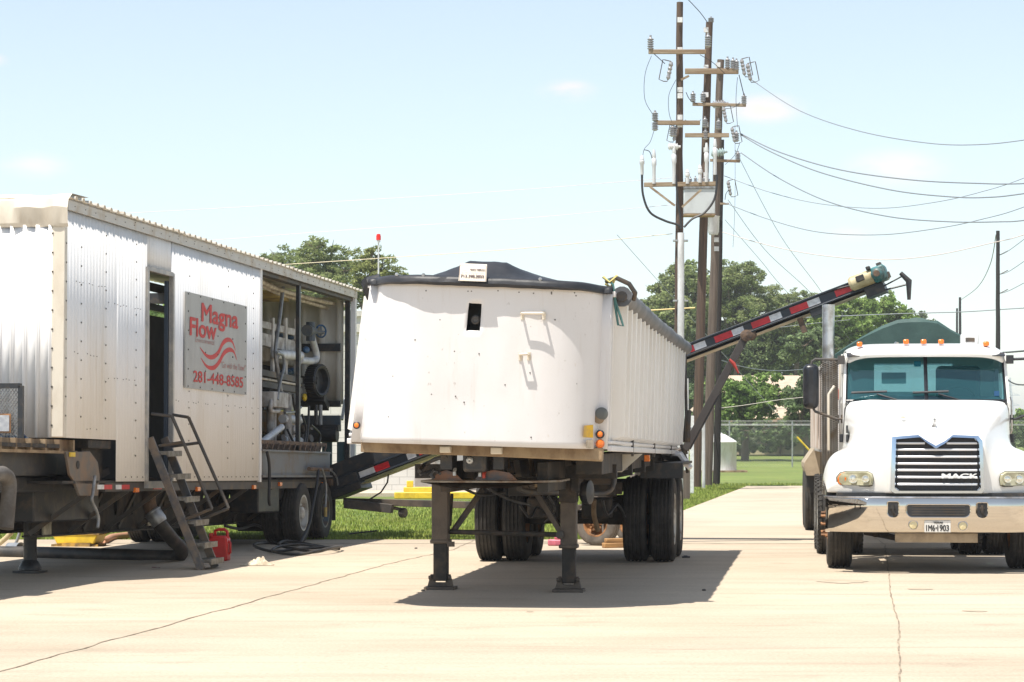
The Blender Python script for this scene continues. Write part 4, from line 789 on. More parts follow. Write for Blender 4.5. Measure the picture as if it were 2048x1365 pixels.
for (px, py, w_, h_, m) in ((528, 800, 24, 70, CHASS), (535, 720, 30, 50, CHASS), (530, 860, 20, 60, CHASS), (590, 815, 16, 30, IY)):
    mb = MB(); a = ip(px-w_/2, py-h_/2, -1.3); b = ip(px+w_/2, py+h_/2, -1.3); mb.bx(-1.8, -1.3, a.y, b.y, b.z, a.z); mb.build('machine_block', m, st, bevel=.02)
# tray and I-beam under the bay
yb2 = ly(660); za = lp(560, 900).z; zb = lp(560, 955).z
mb = MB(); mb.bx(-.06, .0, ybay, yb2, zb+.03, za-.03); mb.bx(-.16, .045, ybay, yb2-.1, za-.03, za-.005); mb.bx(-.16, .045, ybay, yb2, zb, zb+.03); mb.build('bay_side_beam', mat('blue_grey_steel', (.17, .18, .19), .55, col2=(.16, .11, .07), scale=2.5, lo=.48, hi=.7), st)
mb = MB(); mb.bx(-.5, -.1, ybay, yb2-.2, za-.02, za+.10); 
for k in range(12): y = ybay+.2+k*.3; mb.bar((.03, y, za), (.03, y+.09, za+.08), .015, .03)
mb.bar((.0, ybay, za+.10), (.0, yb2-.3, za+.10), .05, .05); mb.build('cable_tray', RUST, st)
# sign
ysn0, ysn1 = ly(365), ly(487); zs1 = lp(365, 583).z; zs0 = lp(365, 776).z
mb = MB(); mb.bx(.018, .04, ysn0, ysn1, zs0, zs1); sg = mb.build('sign_panel', SIGNG, st)
def sgM(u, v): return Maxes((.041, ysn0+(ysn1-ysn0)*u, zs1-(zs1-zs0)*v), (0, 1, 0), (0, 0, 1), (1, 0, 0))
SW = ysn1-ysn0; SH = zs1-zs0
def sgt(s, u0, v0, u1, v1, m, name='lettering', bold=.0, fat=0):   # u,v of the left-top and right-bottom corner
    return text(s, name, m, sg, sgM(u0, v1), (u1-u0)*SW, (v1-v0)*SH, bold, fat=fat)
sgt('Magna', .235, .085, .835, .335, REDINK, fat=.015); sgt('Flow', .055, .26, .47, .445, REDINK, fat=.015)
sgt('Environmental', .14, .455, .44, .505, PINKINK, bold=.0); sgt('"Go with the Flow!"', .55, .665, .98, .735, PINKINK, bold=0); sgt('281-448-8585', .11, .81, .93, .925, REDINK, fat=.006)
mb = MB()
for off, vs_ in ((0, ((.21, .555), (.30, .625), (.40, .64), (.50, .585), (.58, .47), (.66, .42), (.74, .43), (.80, .525))), (0, ((.225, .665), (.32, .745), (.43, .75), (.52, .68), (.60, .575), (.69, .525), (.77, .54), (.82, .625)))):
    P0 = [Vector((u, v, 0)) for u, v in vs_]; out = []
    for i in range(len(P0)-1):
        p0 = P0[max(i-1, 0)]; p1 = P0[i]; p2 = P0[i+1]; p3 = P0[min(i+2, len(P0)-1)]
        for k in range(6): t = k/6; out.append(.5*((2*p1)+(p2-p0)*t+(2*p0-5*p1+4*p2-p3)*t*t+(3*p1-3*p2+p3-p0)*t*t*t))
    out.append(P0[-1]); n = len(out); a_ = []; b_ = []
    for i, p in enumerate(out):
        d = out[min(i+1, n-1)]-out[max(i-1, 0)]; d = Vector((d.x*SW, d.y*SH, 0)).normalized(); nn = Vector((-d.y/SW, d.x/SH, 0)); ww = .033*math.sin(math.pi*min(1, max(0, (i+.2)/(n-.6))))**.7+.001
        for L_, s_ in ((a_, 1), (b_, -1)): q = p+nn*ww*s_; L_.append((.042, ysn0+SW*q.x, zs1-SH*q.y))
    mb.grid([a_, b_])
mb.build('wave_emblem', REDINK, sg, smooth=0)
mb = MB()
for i in range(6):
    for v in (.02, .98): bolt((.041, ysn0+SW*(.03+.94*i/5), zs1-SH*v), .012)
for i in range(1, 5):
    for u in (.03, .3, .5, .75, .97): bolt((.041, ysn0+SW*u, zs1-SH*i/5), .012)
tag(mb.build('sign_rivets', BOLT, sg, smooth=0), kind='stuff')
# ---- chassis
zrail = lp(300, 972).z
mb = MB(); y0 = ly(150); mb.bx(-.12, -.02, ystep-.3, LEN-1.7, zrail-.06, zfloor-.02); mb.bx(-W+.02, -W+.12, ystep-.3, LEN-1.7, zrail-.06, zfloor-.02)
for k in range(22): y = ystep+k*.55; mb.bx(-W+.12, -.12, y, y+.06, zrail-.02, zfloor-.03)
mb.build('deck_rail', CHAS2, st)
# deep web beam with lightening holes
def webbeam(x, y0, y1, z0, z1, holes):
    mb = MB(); t = .02; yy = sorted(set([y0, y1]+[h-.07 for h in holes]+[h+.07 for h in holes])); zm0 = (z0*.45+z1*.55)-.10; zm1 = (z0*.45+z1*.55)+.13
    for a, b in zip(yy[:-1], yy[1:]):
        if any(abs((a+b)/2-h) < .06 for h in holes):
            mb.bx(x-t/2, x+t/2, a, b, z0, zm0); mb.bx(x-t/2, x+t/2, a, b, zm1, z1)
            for s_, e in ((a, 1), (b, -1)):
                mb.prism([(x-t/2, s_, zm0), (x-t/2, s_+e*.045, zm0), (x-t/2, s_, zm0+.07)][::1], (t, 0, 0)); mb.prism([(x-t/2, s_, zm1), (x-t/2, s_+e*.045, zm1), (x-t/2, s_, zm1-.07)], (t, 0, 0))
        else: mb.bx(x-t/2, x+t/2, a, b, z0, z1)
    mb.bx(x-.09, x+.09, y0, y1, z0-.02, z0); mb.bx(x-.09, x+.09, y0, y1, z1, z1+.02); return mb
for x, n in ((-.75, 0), (-1.75, 1)):
    y0 = ly(60, x) if n == 0 else ly(60, -.75); y1 = 9.0; zz = lp(300, 1056, -.75).z; zz1 = lp(300, 975, -.75).z
    webbeam(x, y0, y1, zz, zz1, [y0+1.0+k*.62 for k in range(14)]).build('main_beam', CHASS, st)
mb = MB()
for k in range(9):
    y = ystep-.6+k*1.25; mb.bar((-.08, y, zrail-.05), (-.74, y-.1, zz+.02), .06, .05); mb.bar((-.74, y+.35, zz+.03), (-.74, y+1.0, zrail-.1), .05, .05)
mb.build('outrigger_brace', CHAS2, st)
mb = MB(); mb.bx(-1.2, -.5, .5, 2.6, .62, 1.15); mb.bx(-2.3, -.25, -3.4, 1.6, 1.12, 1.38); mb.bx(-2.2, -.4, -3.4, .9, .95, 1.12); mb.bx(-1.6, -1.3, -1.5, .5, .6, 1.0); mb.bx(-1.1, -.5, 1.0, ystep+.4, 1.02, 1.5); mb.build('front_under_box', BLACK, st, bevel=.02)
mb = MB(); mb.bx(-.7, -.15, 1.0, ystep, 1.05, zg-.02); mb.bx(-.3, -.04, .9, ystep-.05, 1.42, zg-.005); mb.build('gooseneck_box', CHASS, st, bevel=.01)
# gooseneck: underslung beam with curved bracket
mb = MB(); zgb = lp(60, 906, -.1).z; mb.bx(-.14, -.04, -3.5, .55, zgb, zgb+.03); mb.bx(-.1, -.08, -3.5, .5, zgb+.03, zg-.02)
for k in range(9): y = -3.0+k*.42; mb.bx(-.12, -.02, y, y+.05, zgb+.03, zg-.02)
mb.bx(-W+.05, -.16, -3.5, .3, zg-.16, zg-.12); mb.build('gooseneck_beam', TAN, st)
mb = MB(); q = [lp(a, b, -.02) for a, b in ((132, 905), (180, 903), (196, 925), (200, 955), (196, 992), (160, 992), (150, 965), (140, 950), (136, 925))]; mb.prism([(v.x, v.y, v.z) for v in q], (-.03, 0, 0)); gb = mb.build('gooseneck_bracket', mat('bracket_brown', (.13, .115, .10), .6, col2=(.2, .13, .08), scale=5), st, bevel=.004)
mb = MB(); c = lp(156, 930, -.015); 
for k in range(16): pass
mb.lathe([(.045, 0), (.045, .003), (.001, .003)], c, (1, 0, 0), 16); mb.build('bracket_hole', CHASS, gb)
mb = MB(); a = lp(140, 905, -.005); b = lp(150, 914, -.005); mb.bx(-.015, .0, a.y, b.y, b.z, a.z); mb.build('amber_reflector', YELLOW, gb)
# marker tape and lights on the rail
for (x0, x1, m) in ((195, 208, REFW), (208, 224, RED), (232, 243, REFW), (243, 259, RED), (307, 324, RED)):
    mb = MB(); a = lp(x0, 970, -.015); b = lp(x1, 979, -.015); mb.bx(-.019, -.013, a.y, b.y, b.z, a.z); mb.build('reflective_tape', m, st, smooth=0)
for (px, py) in ((274, 981), (397, 979), (509, 975), (561, 969), (646, 969)):
    mb = MB(); c = lp(px, py, 0); mb.bx(-.03, .01, c.y-.06, c.y+.06, c.z-.025, c.z+.03); mb.build('marker_light', ORANGE, st, bevel=.006)
# landing leg with sandshoe, crank handle
leg = G(60, 1146); lc = LF.lo(leg); gz = lc.z
mb = MB(); mb.tube([(lc.x, lc.y, gz+.62), (lc.x, lc.y, gz+1.55)], .105, 14); mb.bx(lc.x-.1, lc.x+.1, lc.y-.1, lc.y+.1, gz+1.1, gz+1.55); mb.build('landing_leg', CHAS2, st)
mb = MB(); mb.tube([(lc.x, lc.y, gz+.04), (lc.x, lc.y, gz+.66)], .075, 14); mb.lathe([(.13, 0), (.13, .03), (.09, .1), (.07, .12)], (lc.x, lc.y, gz+.03), (0, 0, 1), 14); mb.bx(lc.x-.15, lc.x+.15, lc.y-.15, lc.y+.15, gz, gz+.025); mb.build('landing_foot', BLACK, st)
l2 = (lc.x-1.0, lc.y)
mb = MB(); mb.tube([(l2[0], l2[1], gz+.04), (l2[0], l2[1], gz+1.55)], .08, 12); mb.bx(l2[0]-.15, l2[0]+.15, l2[1]-.15, l2[1]+.15, gz, gz+.025); mb.build('landing_leg', CHAS2, st)
mb = MB(); mb.bar((lc.x+.08, lc.y, gz+.75), (lc.x+.5, lc.y+1.2, gz+1.15), .04, .08); mb.bar((lc.x, lc.y, gz+.9), (l2[0], l2[1], gz+.9), .05, .07); mb.build('leg_brace', LEGM, st)
itube('crank_handle', [(190, 952), (186, 985), (184, 1002), (192, 1020), (197, 1038), (195, 1056)], .03, .018, GUT)
itube('vent_hose', [(-20, 950), (5, 948), (18, 965), (16, 1010), (12, 1058)], .1, .075, mat('dusty_hose', (.13, .12, .11), .7, col2=(.08, .07, .06), scale=5))
mb = MB(); a = lp(106, 1015, -.6); b = lp(322, 1062, -.6); mb.bx(-.72, -.7, ly(88, -.7), ly(104, -.7), .45, .75); mb.bx(-.72, -.7, ly(297, -.7), ly(325, -.7), .50, .68); mb.build('placard', mat('dirty_placard', (.5, .46, .34), .7, col2=(.3, .27, .2), scale=8), st)
# tool box, rub beam and bellows near wheels
mb = MB(); mb.bx(-.5, -.1, 8.0, 9.1, .62, 1.0); mb.bx(-2.4, -.2, 9.9, 10.0, .55, .75); mb.bx(-.35, -.2, 8.7, 12.0, .78, .95); mb.bx(-2.3, -2.15, 8.7, 12.0, .78, .95); mb.build('suspension_box', BLACK, st, bevel=.02)
for px, py in ((505, 1062), (533, 1062)): mb = MB(); c = lp(px, 1040, -.8); mb.tube([c+Vector((-.2, 0, 0)), c+Vector((.25, 0, 0))], .17, 14); mb.build('air_tank', BLACK, st)
itube('air_line', [(450, 1052), (480, 1058), (510, 1050), (530, 1060)], -.5, .02, CABLE)
WR = .43
for yy in (10.0, 11.3):
    z = lz(yy)+WR
    wheel(st, (-.09, yy, z), WR, .25, 'lowboy_out' if yy < 11 else 'lowboy_out2', TYRE, RIMW if yy < 11 else RIMB, 1, deep=.3)
    wheel(st, (-.38, yy, z), WR, .25, 'lowboy_in', TYRE, RIMB, 1); wheel(st, (-W+.40, yy, z), WR, .25, 'lowboy_in', TYRE, RIMB, -1); wheel(st, (-W+.10, yy, z), WR, .25, 'lowboy_in', TYRE, RIMB, -1)
    mb = MB(); mb.tube([(-.3, yy, z), (-W+.3, yy, z)], .07, 10); mb.build('axle', CHASS, st)
mb = MB(); mb.bx(-.55, .0, 12.0, 12.03, .45, 1.05); mb.build('mud_flap', BLACK, st)
mb = MB(); mb.bx(-1.3, .02, 12.3, 12.42, .9, 1.15); mb.bx(-.2, .03, 11.6, 12.3, .98, 1.08); mb.build('rear_bumper_bar', RUST, st)
# hanging lines near the wheels
itube('hanging_cable', [(534, 905), (538, 925), (539, 960), (538, 1000), (540, 1010)], .06, .022, CABLE)
itube('hanging_cable', [(637, 940), (633, 975), (626, 1010), (618, 1050), (600, 1088)], .10, .022, CABLE)
itube('hanging_cable', [(644, 938), (652, 970), (651, 1015)], .10, .016, GUT); itube('hanging_cable', [(660, 940), (673, 955), (677, 985)], .1, .014, GUT)
itube('brass_fitting', [(651, 1015), (651, 1034)], .10, .025, IY); itube('bracket_strip', [(618, 938), (662, 940)], .07, .03, RUST)
# front catwalk cage at the left edge
mb = MB(); zc0 = LF.pl(20, 888, 1, -.7).z; zc1 = LF.pl(20, 772, 1, -.7).z; xr = LF.pl(42, 800, 1, -.7).x
for (a, b) in (((xr, zc0), (xr, zc1)), ((xr-1.2, zc1), (xr, zc1)), ((xr-1.2, zc0), (xr, zc0))): mb.bar((a[0], -.7, a[1]), (b[0], -.7, b[1]), .05, .05)
cg = mb.build('mesh_cage', BLACK, st)
mb = MB()
H_ = zc1-zc0
for s_ in (-1, 1):
    k = -1.4
    while k < 1.4:
        x0, x1 = xr-1.0+k, xr-1.0+k+H_*s_*.7; z0_, z1_ = zc0, zc1
        def cl(xa, za_, xb, zb_):
            lo_, hi_ = xr-1.2, xr-.03
            if xa > hi_ and xb > hi_ or xa < lo_ and xb < lo_: return None
            def at_(x): return za_+(zb_-za_)*(x-xa)/(xb-xa)
            if xa > hi_: za_, xa = at_(hi_), hi_
            if xb > hi_: zb_, xb = at_(hi_), hi_
            if xa < lo_: za_, xa = at_(lo_), lo_
            if xb < lo_: zb_, xb = at_(lo_), lo_
            return xa, za_, xb, zb_
        q = cl(x0, z0_, x1, z1_)
        if q: mb.bar((q[0], -.7+.006*s_, q[1]), (q[2], -.7+.006*s_, q[3]), .008, .006)
        k += .035
tag(mb.build('wire_mesh', GREYM, cg, smooth=0), kind='stuff')
mb = MB(); q0 = LF.pl(-20, 828, 1, -.74); q1 = LF.pl(22, 866, 1, -.74); mb.bx(q0.x, q1.x, -.75, -.74, q1.z, q0.z); pf = mb.build('notice_frame', RIMR, cg); mb = MB(); mb.bx(q0.x+.015, q1.x-.015, -.757, -.751, q1.z+.015, q0.z-.015); mb.build('notice_sheet', mat('notice_grey', (.35, .36, .38), .5, col2=(.5, .5, .5), scale=12), pf)
mb = MB(); mb.bx(-W, -.02, -3.4, -.05, zg-.11, zg-.07); mb.build('catwalk_deck', CHASS, st)
mb = MB(); rnd = random.Random(9)
for k in range(14): mb.tube([(xr-1.1+k*.08, -.62+rnd.uniform(-.05, .05), zc0+.05), (xr-1.05+k*.08, -.6, zc0+.07+rnd.uniform(0, .02)), (xr-1.0+k*.08, -.62, zc0+.04)], .022, 6)
mb.build('chain_heap', mat('blue_white_chain', (.25, .3, .35), .4, col2=(.05, .08, .15), scale=30, lo=.48, hi=.52), st)
# ---- stairs
S0 = LF.lo(G(405, 1139)); S1 = LF.lo(G(437, 1134)); ys0 = yd0+.03; ys1 = ys0+.56; xf = .66; zt = 1.56
sf = Frame(LF.M @ Vector((0, ys0, lz(ys0))), math.atan2(2.245, 13.3))
sr_ = thingf('metal_stairs', 'steep dark steel steps with handrails leaning at the shed doorway', 'stairs', sf)
tv = sf.lo(LF.M @ Vector((.02, ys0, zt)))
Ws = .56
for y in (0, Ws): mb = MB(); mb.bar((.04, y, tv.z), (xf, y, .0), .035, .095); mb.build('stringer', mat('stair_steel', (.09, .09, .095), .5, col2=(.2, .15, .11), scale=6), sr_, bevel=.004)
for i, py in enumerate((905, 951, 997, 1044, 1089, 1122)):
    z = sf.pl(350+20*i, py, 1, 0).z; x = .04+(xf-.04)*(1-z/tv.z)
    if z < .06: continue
    mb = MB(); mb.bx(x-.06, x+.15, .025, Ws-.025, z-.03, z+.01); mb.bx(x+.13, x+.155, .02, Ws-.02, z-.05, z+.014); mb.build('tread', mat('tread_grate', (.22, .21, .19), .5, metal=.4, col2=(.12, .1, .08), scale=12), sr_)
def hr(px, py, y): return sf.pl(px, py, 1, y)
for y, q in ((0, ((303, 828), (344, 833), (424, 1018), (362, 1042), (0, 0))), (Ws, ((345, 830), (377, 835), (457, 1017), (402, 1040), (0, 0)))):
    a, b, c, d = [hr(*p, y) for p in q[:4]]; mb = MB(); mb.tube([a, b], .018, 8); mb.tube([b, c], .02, 8); mb.tube([c, d], .018, 8)
    m1 = b.lerp(c, .28); mb.tube([m1, hr(*(((318, 892)) if y == 0 else (338, 894)), y)], .018, 8); mb.build('handrail', CHAS2, sr_)
# ================================================================ white dump trailer in the middle
DF = Frame((-.29, 22.0, 0), math.atan(.1246))
dt = thingf('dump_trailer', 'white end-dump trailer under a black tarp, standing on its own legs in the middle', 'trailer', DF)
def dp(px, py, y): return DF.pl(px, py, 1, y)
BLc, BRc, TLc, TRc = dp(703, 884, .45), dp(1214, 899, .45), dp(742, 566, .45), dp(1224, 584, .45)
DROP = .0105
def T(a, b, y=0.0, o=0.0):      # a: -1..1 across, b: 0..1 up, y rearwards, o: outward offset of the side
    l = BLc.lerp(TLc, b); r = BRc.lerp(TRc, b); p = l.lerp(r, (a+1)/2); return Vector((p.x+(o if a > 0 else -o), y, p.z-DROP*max(0, y-.45)))
def Ta(px, py, y=.0):           # pixel -> (a, b) on the plane y
    q = dp(px, py, y); b = .5
    for _ in range(4):
        l = BLc.lerp(TLc, b); r = BRc.lerp(TRc, b); a = (q.x-l.x)/(r.x-l.x)*2-1; zb = BLc.z+(BRc.z-BLc.z)*(a+1)/2; zt_ = TLc.z+(TRc.z-TLc.z)*(a+1)/2; b = (q.z-zb)/(zt_-zb)
    return a, b
def sm(t): t = min(max(t, 0), 1); return t*t*(3-2*t)
def yf(a): return .03*a*a+.42*(1-math.sqrt(max(0, 1-min(1, max(0, (abs(a)-.46)/.46))**2)))
h0 = Ta(933, 661); h1 = Ta(964, 608)
As = sorted([h0[0], h1[0]]+[x for x in [-1+2*i/72 for i in range(73)] if abs(x-h0[0]) > .012 and abs(x-h1[0]) > .012]); Bs = sorted([0, .04, h0[1], h1[1], .965, 1]+[i/12 for i in range(1, 12) if abs(i/12-h0[1]) > .03 and abs(i/12-h1[1]) > .03])
ia0, ia1, ib0, ib1 = As.index(h0[0]), As.index(h1[0]), Bs.index(h0[1]), Bs.index(h1[1])
mb = MB(); rows = []
for i, b in enumerate(Bs):
    row = []
    for j, a in enumerate(As):
        y = yf(a)+.012*hsh(a*2.5, b*2, 3)*(1-abs(a)); jx = .004*math.sin(j*9+i*5) if (j in (ia0, ia1) and i in (ib0, ib1)) else 0
        p = T(a, b, y); row.append((p.x+jx, y, p.z+DROP*0+jx))
    rows.append(row)
mb.grid(rows, skip=lambda i, j: ib0 <= i < ib1 and ia0 <= j < ia1); mb.build('front_panel', TUBW, dt, smooth=50, solid=.006)
mb = MB(); c0 = T(*h0); c1 = T(*h1); mb.grid([[(c0.x-.03, .012, c0.z-.03), (c1.x+.03, .012, c0.z-.03)], [(c0.x-.03, .35, c0.z-.03), (c1.x+.03, .35, c0.z-.03)], [(c0.x-.03, .35, c1.z+.03), (c1.x+.03, .35, c1.z+.03)], [(c0.x-.03, .012, c1.z+.03), (c1.x+.03, .012, c1.z+.03)]])
mb.add([(c0.x-.03, .012, c0.z-.03), (c0.x-.03, .35, c0.z-.03), (c0.x-.03, .35, c1.z+.03), (c0.x-.03, .012, c1.z+.03)], [(0, 1, 2, 3)]); mb.add([(c1.x+.03, .012, c0.z-.03), (c1.x+.03, .35, c0.z-.03), (c1.x+.03, .35, c1.z+.03), (c1.x+.03, .012, c1.z+.03)], [(0, 3, 2, 1)])
hb = mb.build('hoist_recess', BLACK, dt, smooth=0); mb = MB(); cc = dp(951, 640, .02); mb.lathe([(.04, .12), (.04, 0), (.028, -.01), (.018, 0), (.001, 0)], cc, (0, 1, 0), 16); mb.build('hoist_pin', CHAS2, hb)
# corner posts
for s_ in (-1, 1):
    mb = MB(); mb.grid([[T(s_*.90, b, .40), T(s_*.91, b, .415), T(s_*.995, b, .42), T(s_*1.0, b, .44), T(s_*1.0, b, .62)] for b in (0, .25, .5, .75, 1.0)]); mb.build('corner_post', TUBW, dt, smooth=30, solid=.01)
# sides with ribs
LT = 10.9
for s_ in (-1, 1):
    ys_ = [.6]; y = .78; prof = [(.6, 0)]
    while y < LT-.3:
        prof += [(y, 0), (y+.012, .115), (y+.12, .115), (y+.132, 0)]; y += .56
    prof.append((LT, 0)); mb = MB()
    mb.grid([[T(s_, b, yy, oo*k) for (yy, oo) in prof] for b, k in ((.05, .0), (.085, 1), (.5, 1), (.93, 1), (.945, 0))])
    mb.grid([[T(s_, b, yy) for yy in (.6, LT)] for b in (.0, .05)]); mb.grid([[T(s_, b, yy) for yy in (.6, LT)] for b in (.945, 1.0)])
    mb.build('side_panel', SIDEW, dt, smooth=20, solid=.004)
    mb = MB()
    for (b0, o_, h_) in ((.045, .035, .03), (.005, .045, .05), (.985, .03, .05)):
        a_ = T(s_, b0, .46, o_/2); c_ = T(s_, b0, LT, o_/2); mb.bar(a_, c_, o_, h_)
    mb.build('side_rail', TUBW, dt, bevel=.006)
    mb = MB()
    for yy in (3.0, 6.2, 9.3): mb.bx(T(s_, .03, yy).x+s_*.02, T(s_, .03, yy).x+s_*.045, yy-.02, yy+.02, T(s_, .03, yy).z-.1, T(s_, .03, yy).z+.1)
    mb.build('latch', CHAS2, dt)
mb = MB(); mb.grid([[T(-1, .02, .6), T(1, .02, .6)], [T(-1, .02, LT), T(1, .02, LT)]]); mb.build('tub_floor', TAN, dt, smooth=0, solid=.02)
mb = MB(); mb.grid([[T(-1, 0, LT), T(1, 0, LT)], [T(-1, 1, LT), T(1, 1, LT)]]); mb.build('tailgate', TUBW, dt, smooth=0, solid=.06)
mb = MB(); p = T(1, 0, LT); mb.prism([(p.x-.25, LT-.9, p.z+.02), (p.x+.10, LT-.9, p.z+.0), (p.x+.22, LT-.7, p.z-.18), (p.x+.22, LT+.05, p.z-.18), (p.x+.1, LT+.05, p.z+.02)], (-.02, 0, -.03)); mb.build('spill_flare', TUBW, dt)
mb = MB(); a_ = T(-.985, 1.015, .47); b_ = T(.985, 1.015, .47); pts = [T(a, 1.0, yf(a)-.018)+Vector((0, 0, .0)) for a in [-.97+1.94*i/40 for i in range(41)]]; mb.tube(pts, .022, 8); mb.build('top_lip', CREAM, dt)
# tarp
def trp(a, y):
    a1 = a+.02; w_ = .46+.56*sm((y-.05)/1.6); f = min(1, max(0, (w_-abs(a1))/(w_-.155))); f = f*(1-.12*math.sin(math.pi*f)); g = sm((y-.0)/.42)
    back = 1-.30*sm((y-2)/6); sag = .03*math.cos(y*2*math.pi/1.9)*(1-abs(a)) if y > 1 else 0
    e = .035+.02*(1-a*a); wr = .007*hsh(a*7, y*1.3, 2)+.003*hsh(a*20, y*3, 5)
    return T(a*1.0, 1.0, max(y, .45) if y > .45 else .45).z+e*sm(y/.06+.4)+.17*f*g*back+sag+wr
mb = MB(); rows = []
ysq = [0, .03, .08, .15, .24, .34, .45, .6, .8, 1.0, 1.3]+[1.6+.4*i for i in range(24)]
for yq in ysq:
    row = []
    for i in range(61):
        a = -1.0+2*i/60; y0_ = yf(a)-.03; yy = y0_+(yq if yq < .6 else yq-(y0_)*min(1, 1)); yy = y0_+yq if yq < .6 else max(y0_+.55, yq)
        row.append((T(a*1.005, 1, 0).x, yy, trp(a, yq)))
    rows.append(row)
mb.grid(rows); tp = mb.build('tarp_cover', TARP, dt, smooth=40, solid=.006)
mb = MB(); rows = []
for k, (dz, dy) in enumerate(((-.02, -.05), (-.015, -.085), (.005, -.08), (.025, -.07), (.04, -.03))):
    rows.append([(lambda p: (p.x, yf(a)+dy+.006*hsh(a*9, k), p.z+dz+.006*hsh(a*5, 2)+.02*(1-a*a)*(k > 0)))(T(a, 1.0, .45)) for a in [-1.01+2.02*i/60 for i in range(61)]])
mb.grid(rows); mb.build('tarp_hem', TARP, tp, smooth=50, solid=.012)
mb = MB(); c = dp(735, 572, .5)
mb.tube([c+Vector((.12, 0, .06)), c+Vector((.03, 0, .03)), c+Vector((-.01, .05, -.03)), c+Vector((0, .08, -.12))], .05, 8, rs=[.05, .06, .045, .02]); mb.tube([T(-1, 1, .6, .05), T(-1, 1, LT, .05)], .07, 10); mb.build('tarp_corner_fold', TARP, tp)
mb = MB(); pts = []; rs = []
for i in range(60):
    y = .62+(LT-.5)*i/59; p = T(1, 1.0, y, .075); pts.append((p.x, y, p.z-.03+.012*hsh(y*2, 1)-.02*math.sin(math.pi*i/59))); rs.append(.078+.012*hsh(y*3, 4)+.012*abs(math.sin(y*3.3)))
mb.tube(pts, .1, 14, rs=rs); mb.build('tarp_roll', TARPG, dt, smooth=60)
mb = MB(); e = Vector(pts[0]); mb.lathe([(.001, -.03), (.045, -.03), (.05, 0), (.028, .0), (.028, .03)], e+Vector((0, -.02, 0)), (0, 1, 0), 16); mb.tube([e+Vector((-.14, -.06, .13)), e+Vector((-.04, -.1, .16)), e+Vector((.07, -.06, .11)), e+Vector((.12, .0, .03)), e+Vector((.1, .1, -.02))], .022, 8); mb.build('roll_end_bracket', CHAS2, dt)
mb = MB(); e2 = e+Vector((-.07, -.11, .05)); mb.tube([e2+Vector((-.05, 0, .1)), e2+Vector((0, -.02, .05)), e2+Vector((.02, 0, -.1)), e2+Vector((.07, 0, -.25)), e2+Vector((.09, 0, -.32)), e2+Vector((.045, 0, -.31)), e2+Vector((.02, 0, -.15)), e2+Vector((.0, 0, .02))], .011, 6); mb.build('strap_loop', mat('green_strap', (.06, .16, .15), .7), dt)
mb = MB(); mb.tube([e2+Vector((-.09, .0, .12)), e2+Vector((-.03, -.02, .07)), e2+Vector((.03, .0, .13)), e2+Vector((-.02, .02, .03)), e2+Vector((-.07, 0, .06))], .013, 6); mb.build('yellow_rope_knot', mat('rope_knot', (.5, .42, .15), .8), dt)
mb = MB()
for a, b in ((-.72, 1.02), (-.49, 1.02), (-.02, 1.02), (.46, 1.02)):
    p = T(a, b, yf(a)-.06); mb.lathe([(.018, 0), (.014, -.012), (.001, -.014)], (p.x, p.y, p.z+.03), (0, 1, 0), 10)
tag(mb.build('hem_rivets', GALV, tp), kind='stuff')
# tarp sign
q0, q1 = dp(924, 565, .1), dp(979, 529, .1); ymid = .02
mb = MB(); zz0, zz1 = q0.z, q1.z; f0 = yf(0)-.125; X0, X1 = q0.x, q1.x
def tsy(z): return f0+.06*((z-zz0)/(zz1-zz0))
mb.add([(X0, tsy(zz0), zz0), (X1, tsy(zz0), zz0-.01), (X1, tsy(zz1), zz1-.012), (X0+.012, tsy(zz1), zz1), (X0, tsy(zz0)+.004, zz0), (X1, tsy(zz0)+.004, zz0-.01), (X1, tsy(zz1)+.004, zz1-.012), (X0+.012, tsy(zz1)+.004, zz1)], [(0, 1, 2, 3), (7, 6, 5, 4), (0, 4, 5, 1), (1, 5, 6, 2), (2, 6, 7, 3), (3, 7, 4, 0)])
ts = mb.build('tarp_sign', mat('cream_sign', (.72, .66, .58), .6, col2=(.65, .6, .5), scale=10), tp, smooth=0)
Yv = Vector((0, tsy(zz1)-tsy(zz0), zz1-zz0)).normalized(); Xv = Vector((1, 0, -.03)).normalized(); Zv = Xv.cross(Yv); SWd = X1-X0; SHt = (zz1-zz0)
def tst(s, u, v, w_, h_, m, b=.0, nm='lettering', fat=0): o = Vector((X0, tsy(zz0), zz0))+Xv*u*SWd+Yv*v*SHt*1.1+Zv*.003; return text(s, nm, m, ts, Maxes(o, Xv, Yv, Zv), w_*SWd, h_*SHt, b, ext=.001, fat=fat)
DI = mat('sign_ink', (.10, .06, .06), .6)
tst('713.398.2055', .08, .18, .84, .17, DI, .0, fat=.0016); tst('TRUCK TARPS LLC', .40, .58, .54, .10, DI, .0, fat=.001); tst('ALL TYPES OF TARPS AND SYSTEMS', .10, .42, .80, .07, PINKINK, .0); tst('Custom', .12, .58, .18, .07, PINKINK, 0)
mb = MB()
for (a, b, c_, d_) in ((.02, .02, .98, .035), (.02, .87, .98, .885), (.02, .02, .035, .885), (.965, .02, .98, .885)):
    o = [Vector((X0, tsy(zz0)-.002, zz0))+Xv*u*SWd+Yv*v*SHt*1.1+Zv*.002 for u, v in ((a, b), (c_, b), (c_, d_), (a, d_))]; mb.add(o, [(0, 1, 2, 3)])
mb.build('sign_border', mat('brown_border', (.3, .2, .15), .6), ts, smooth=0)
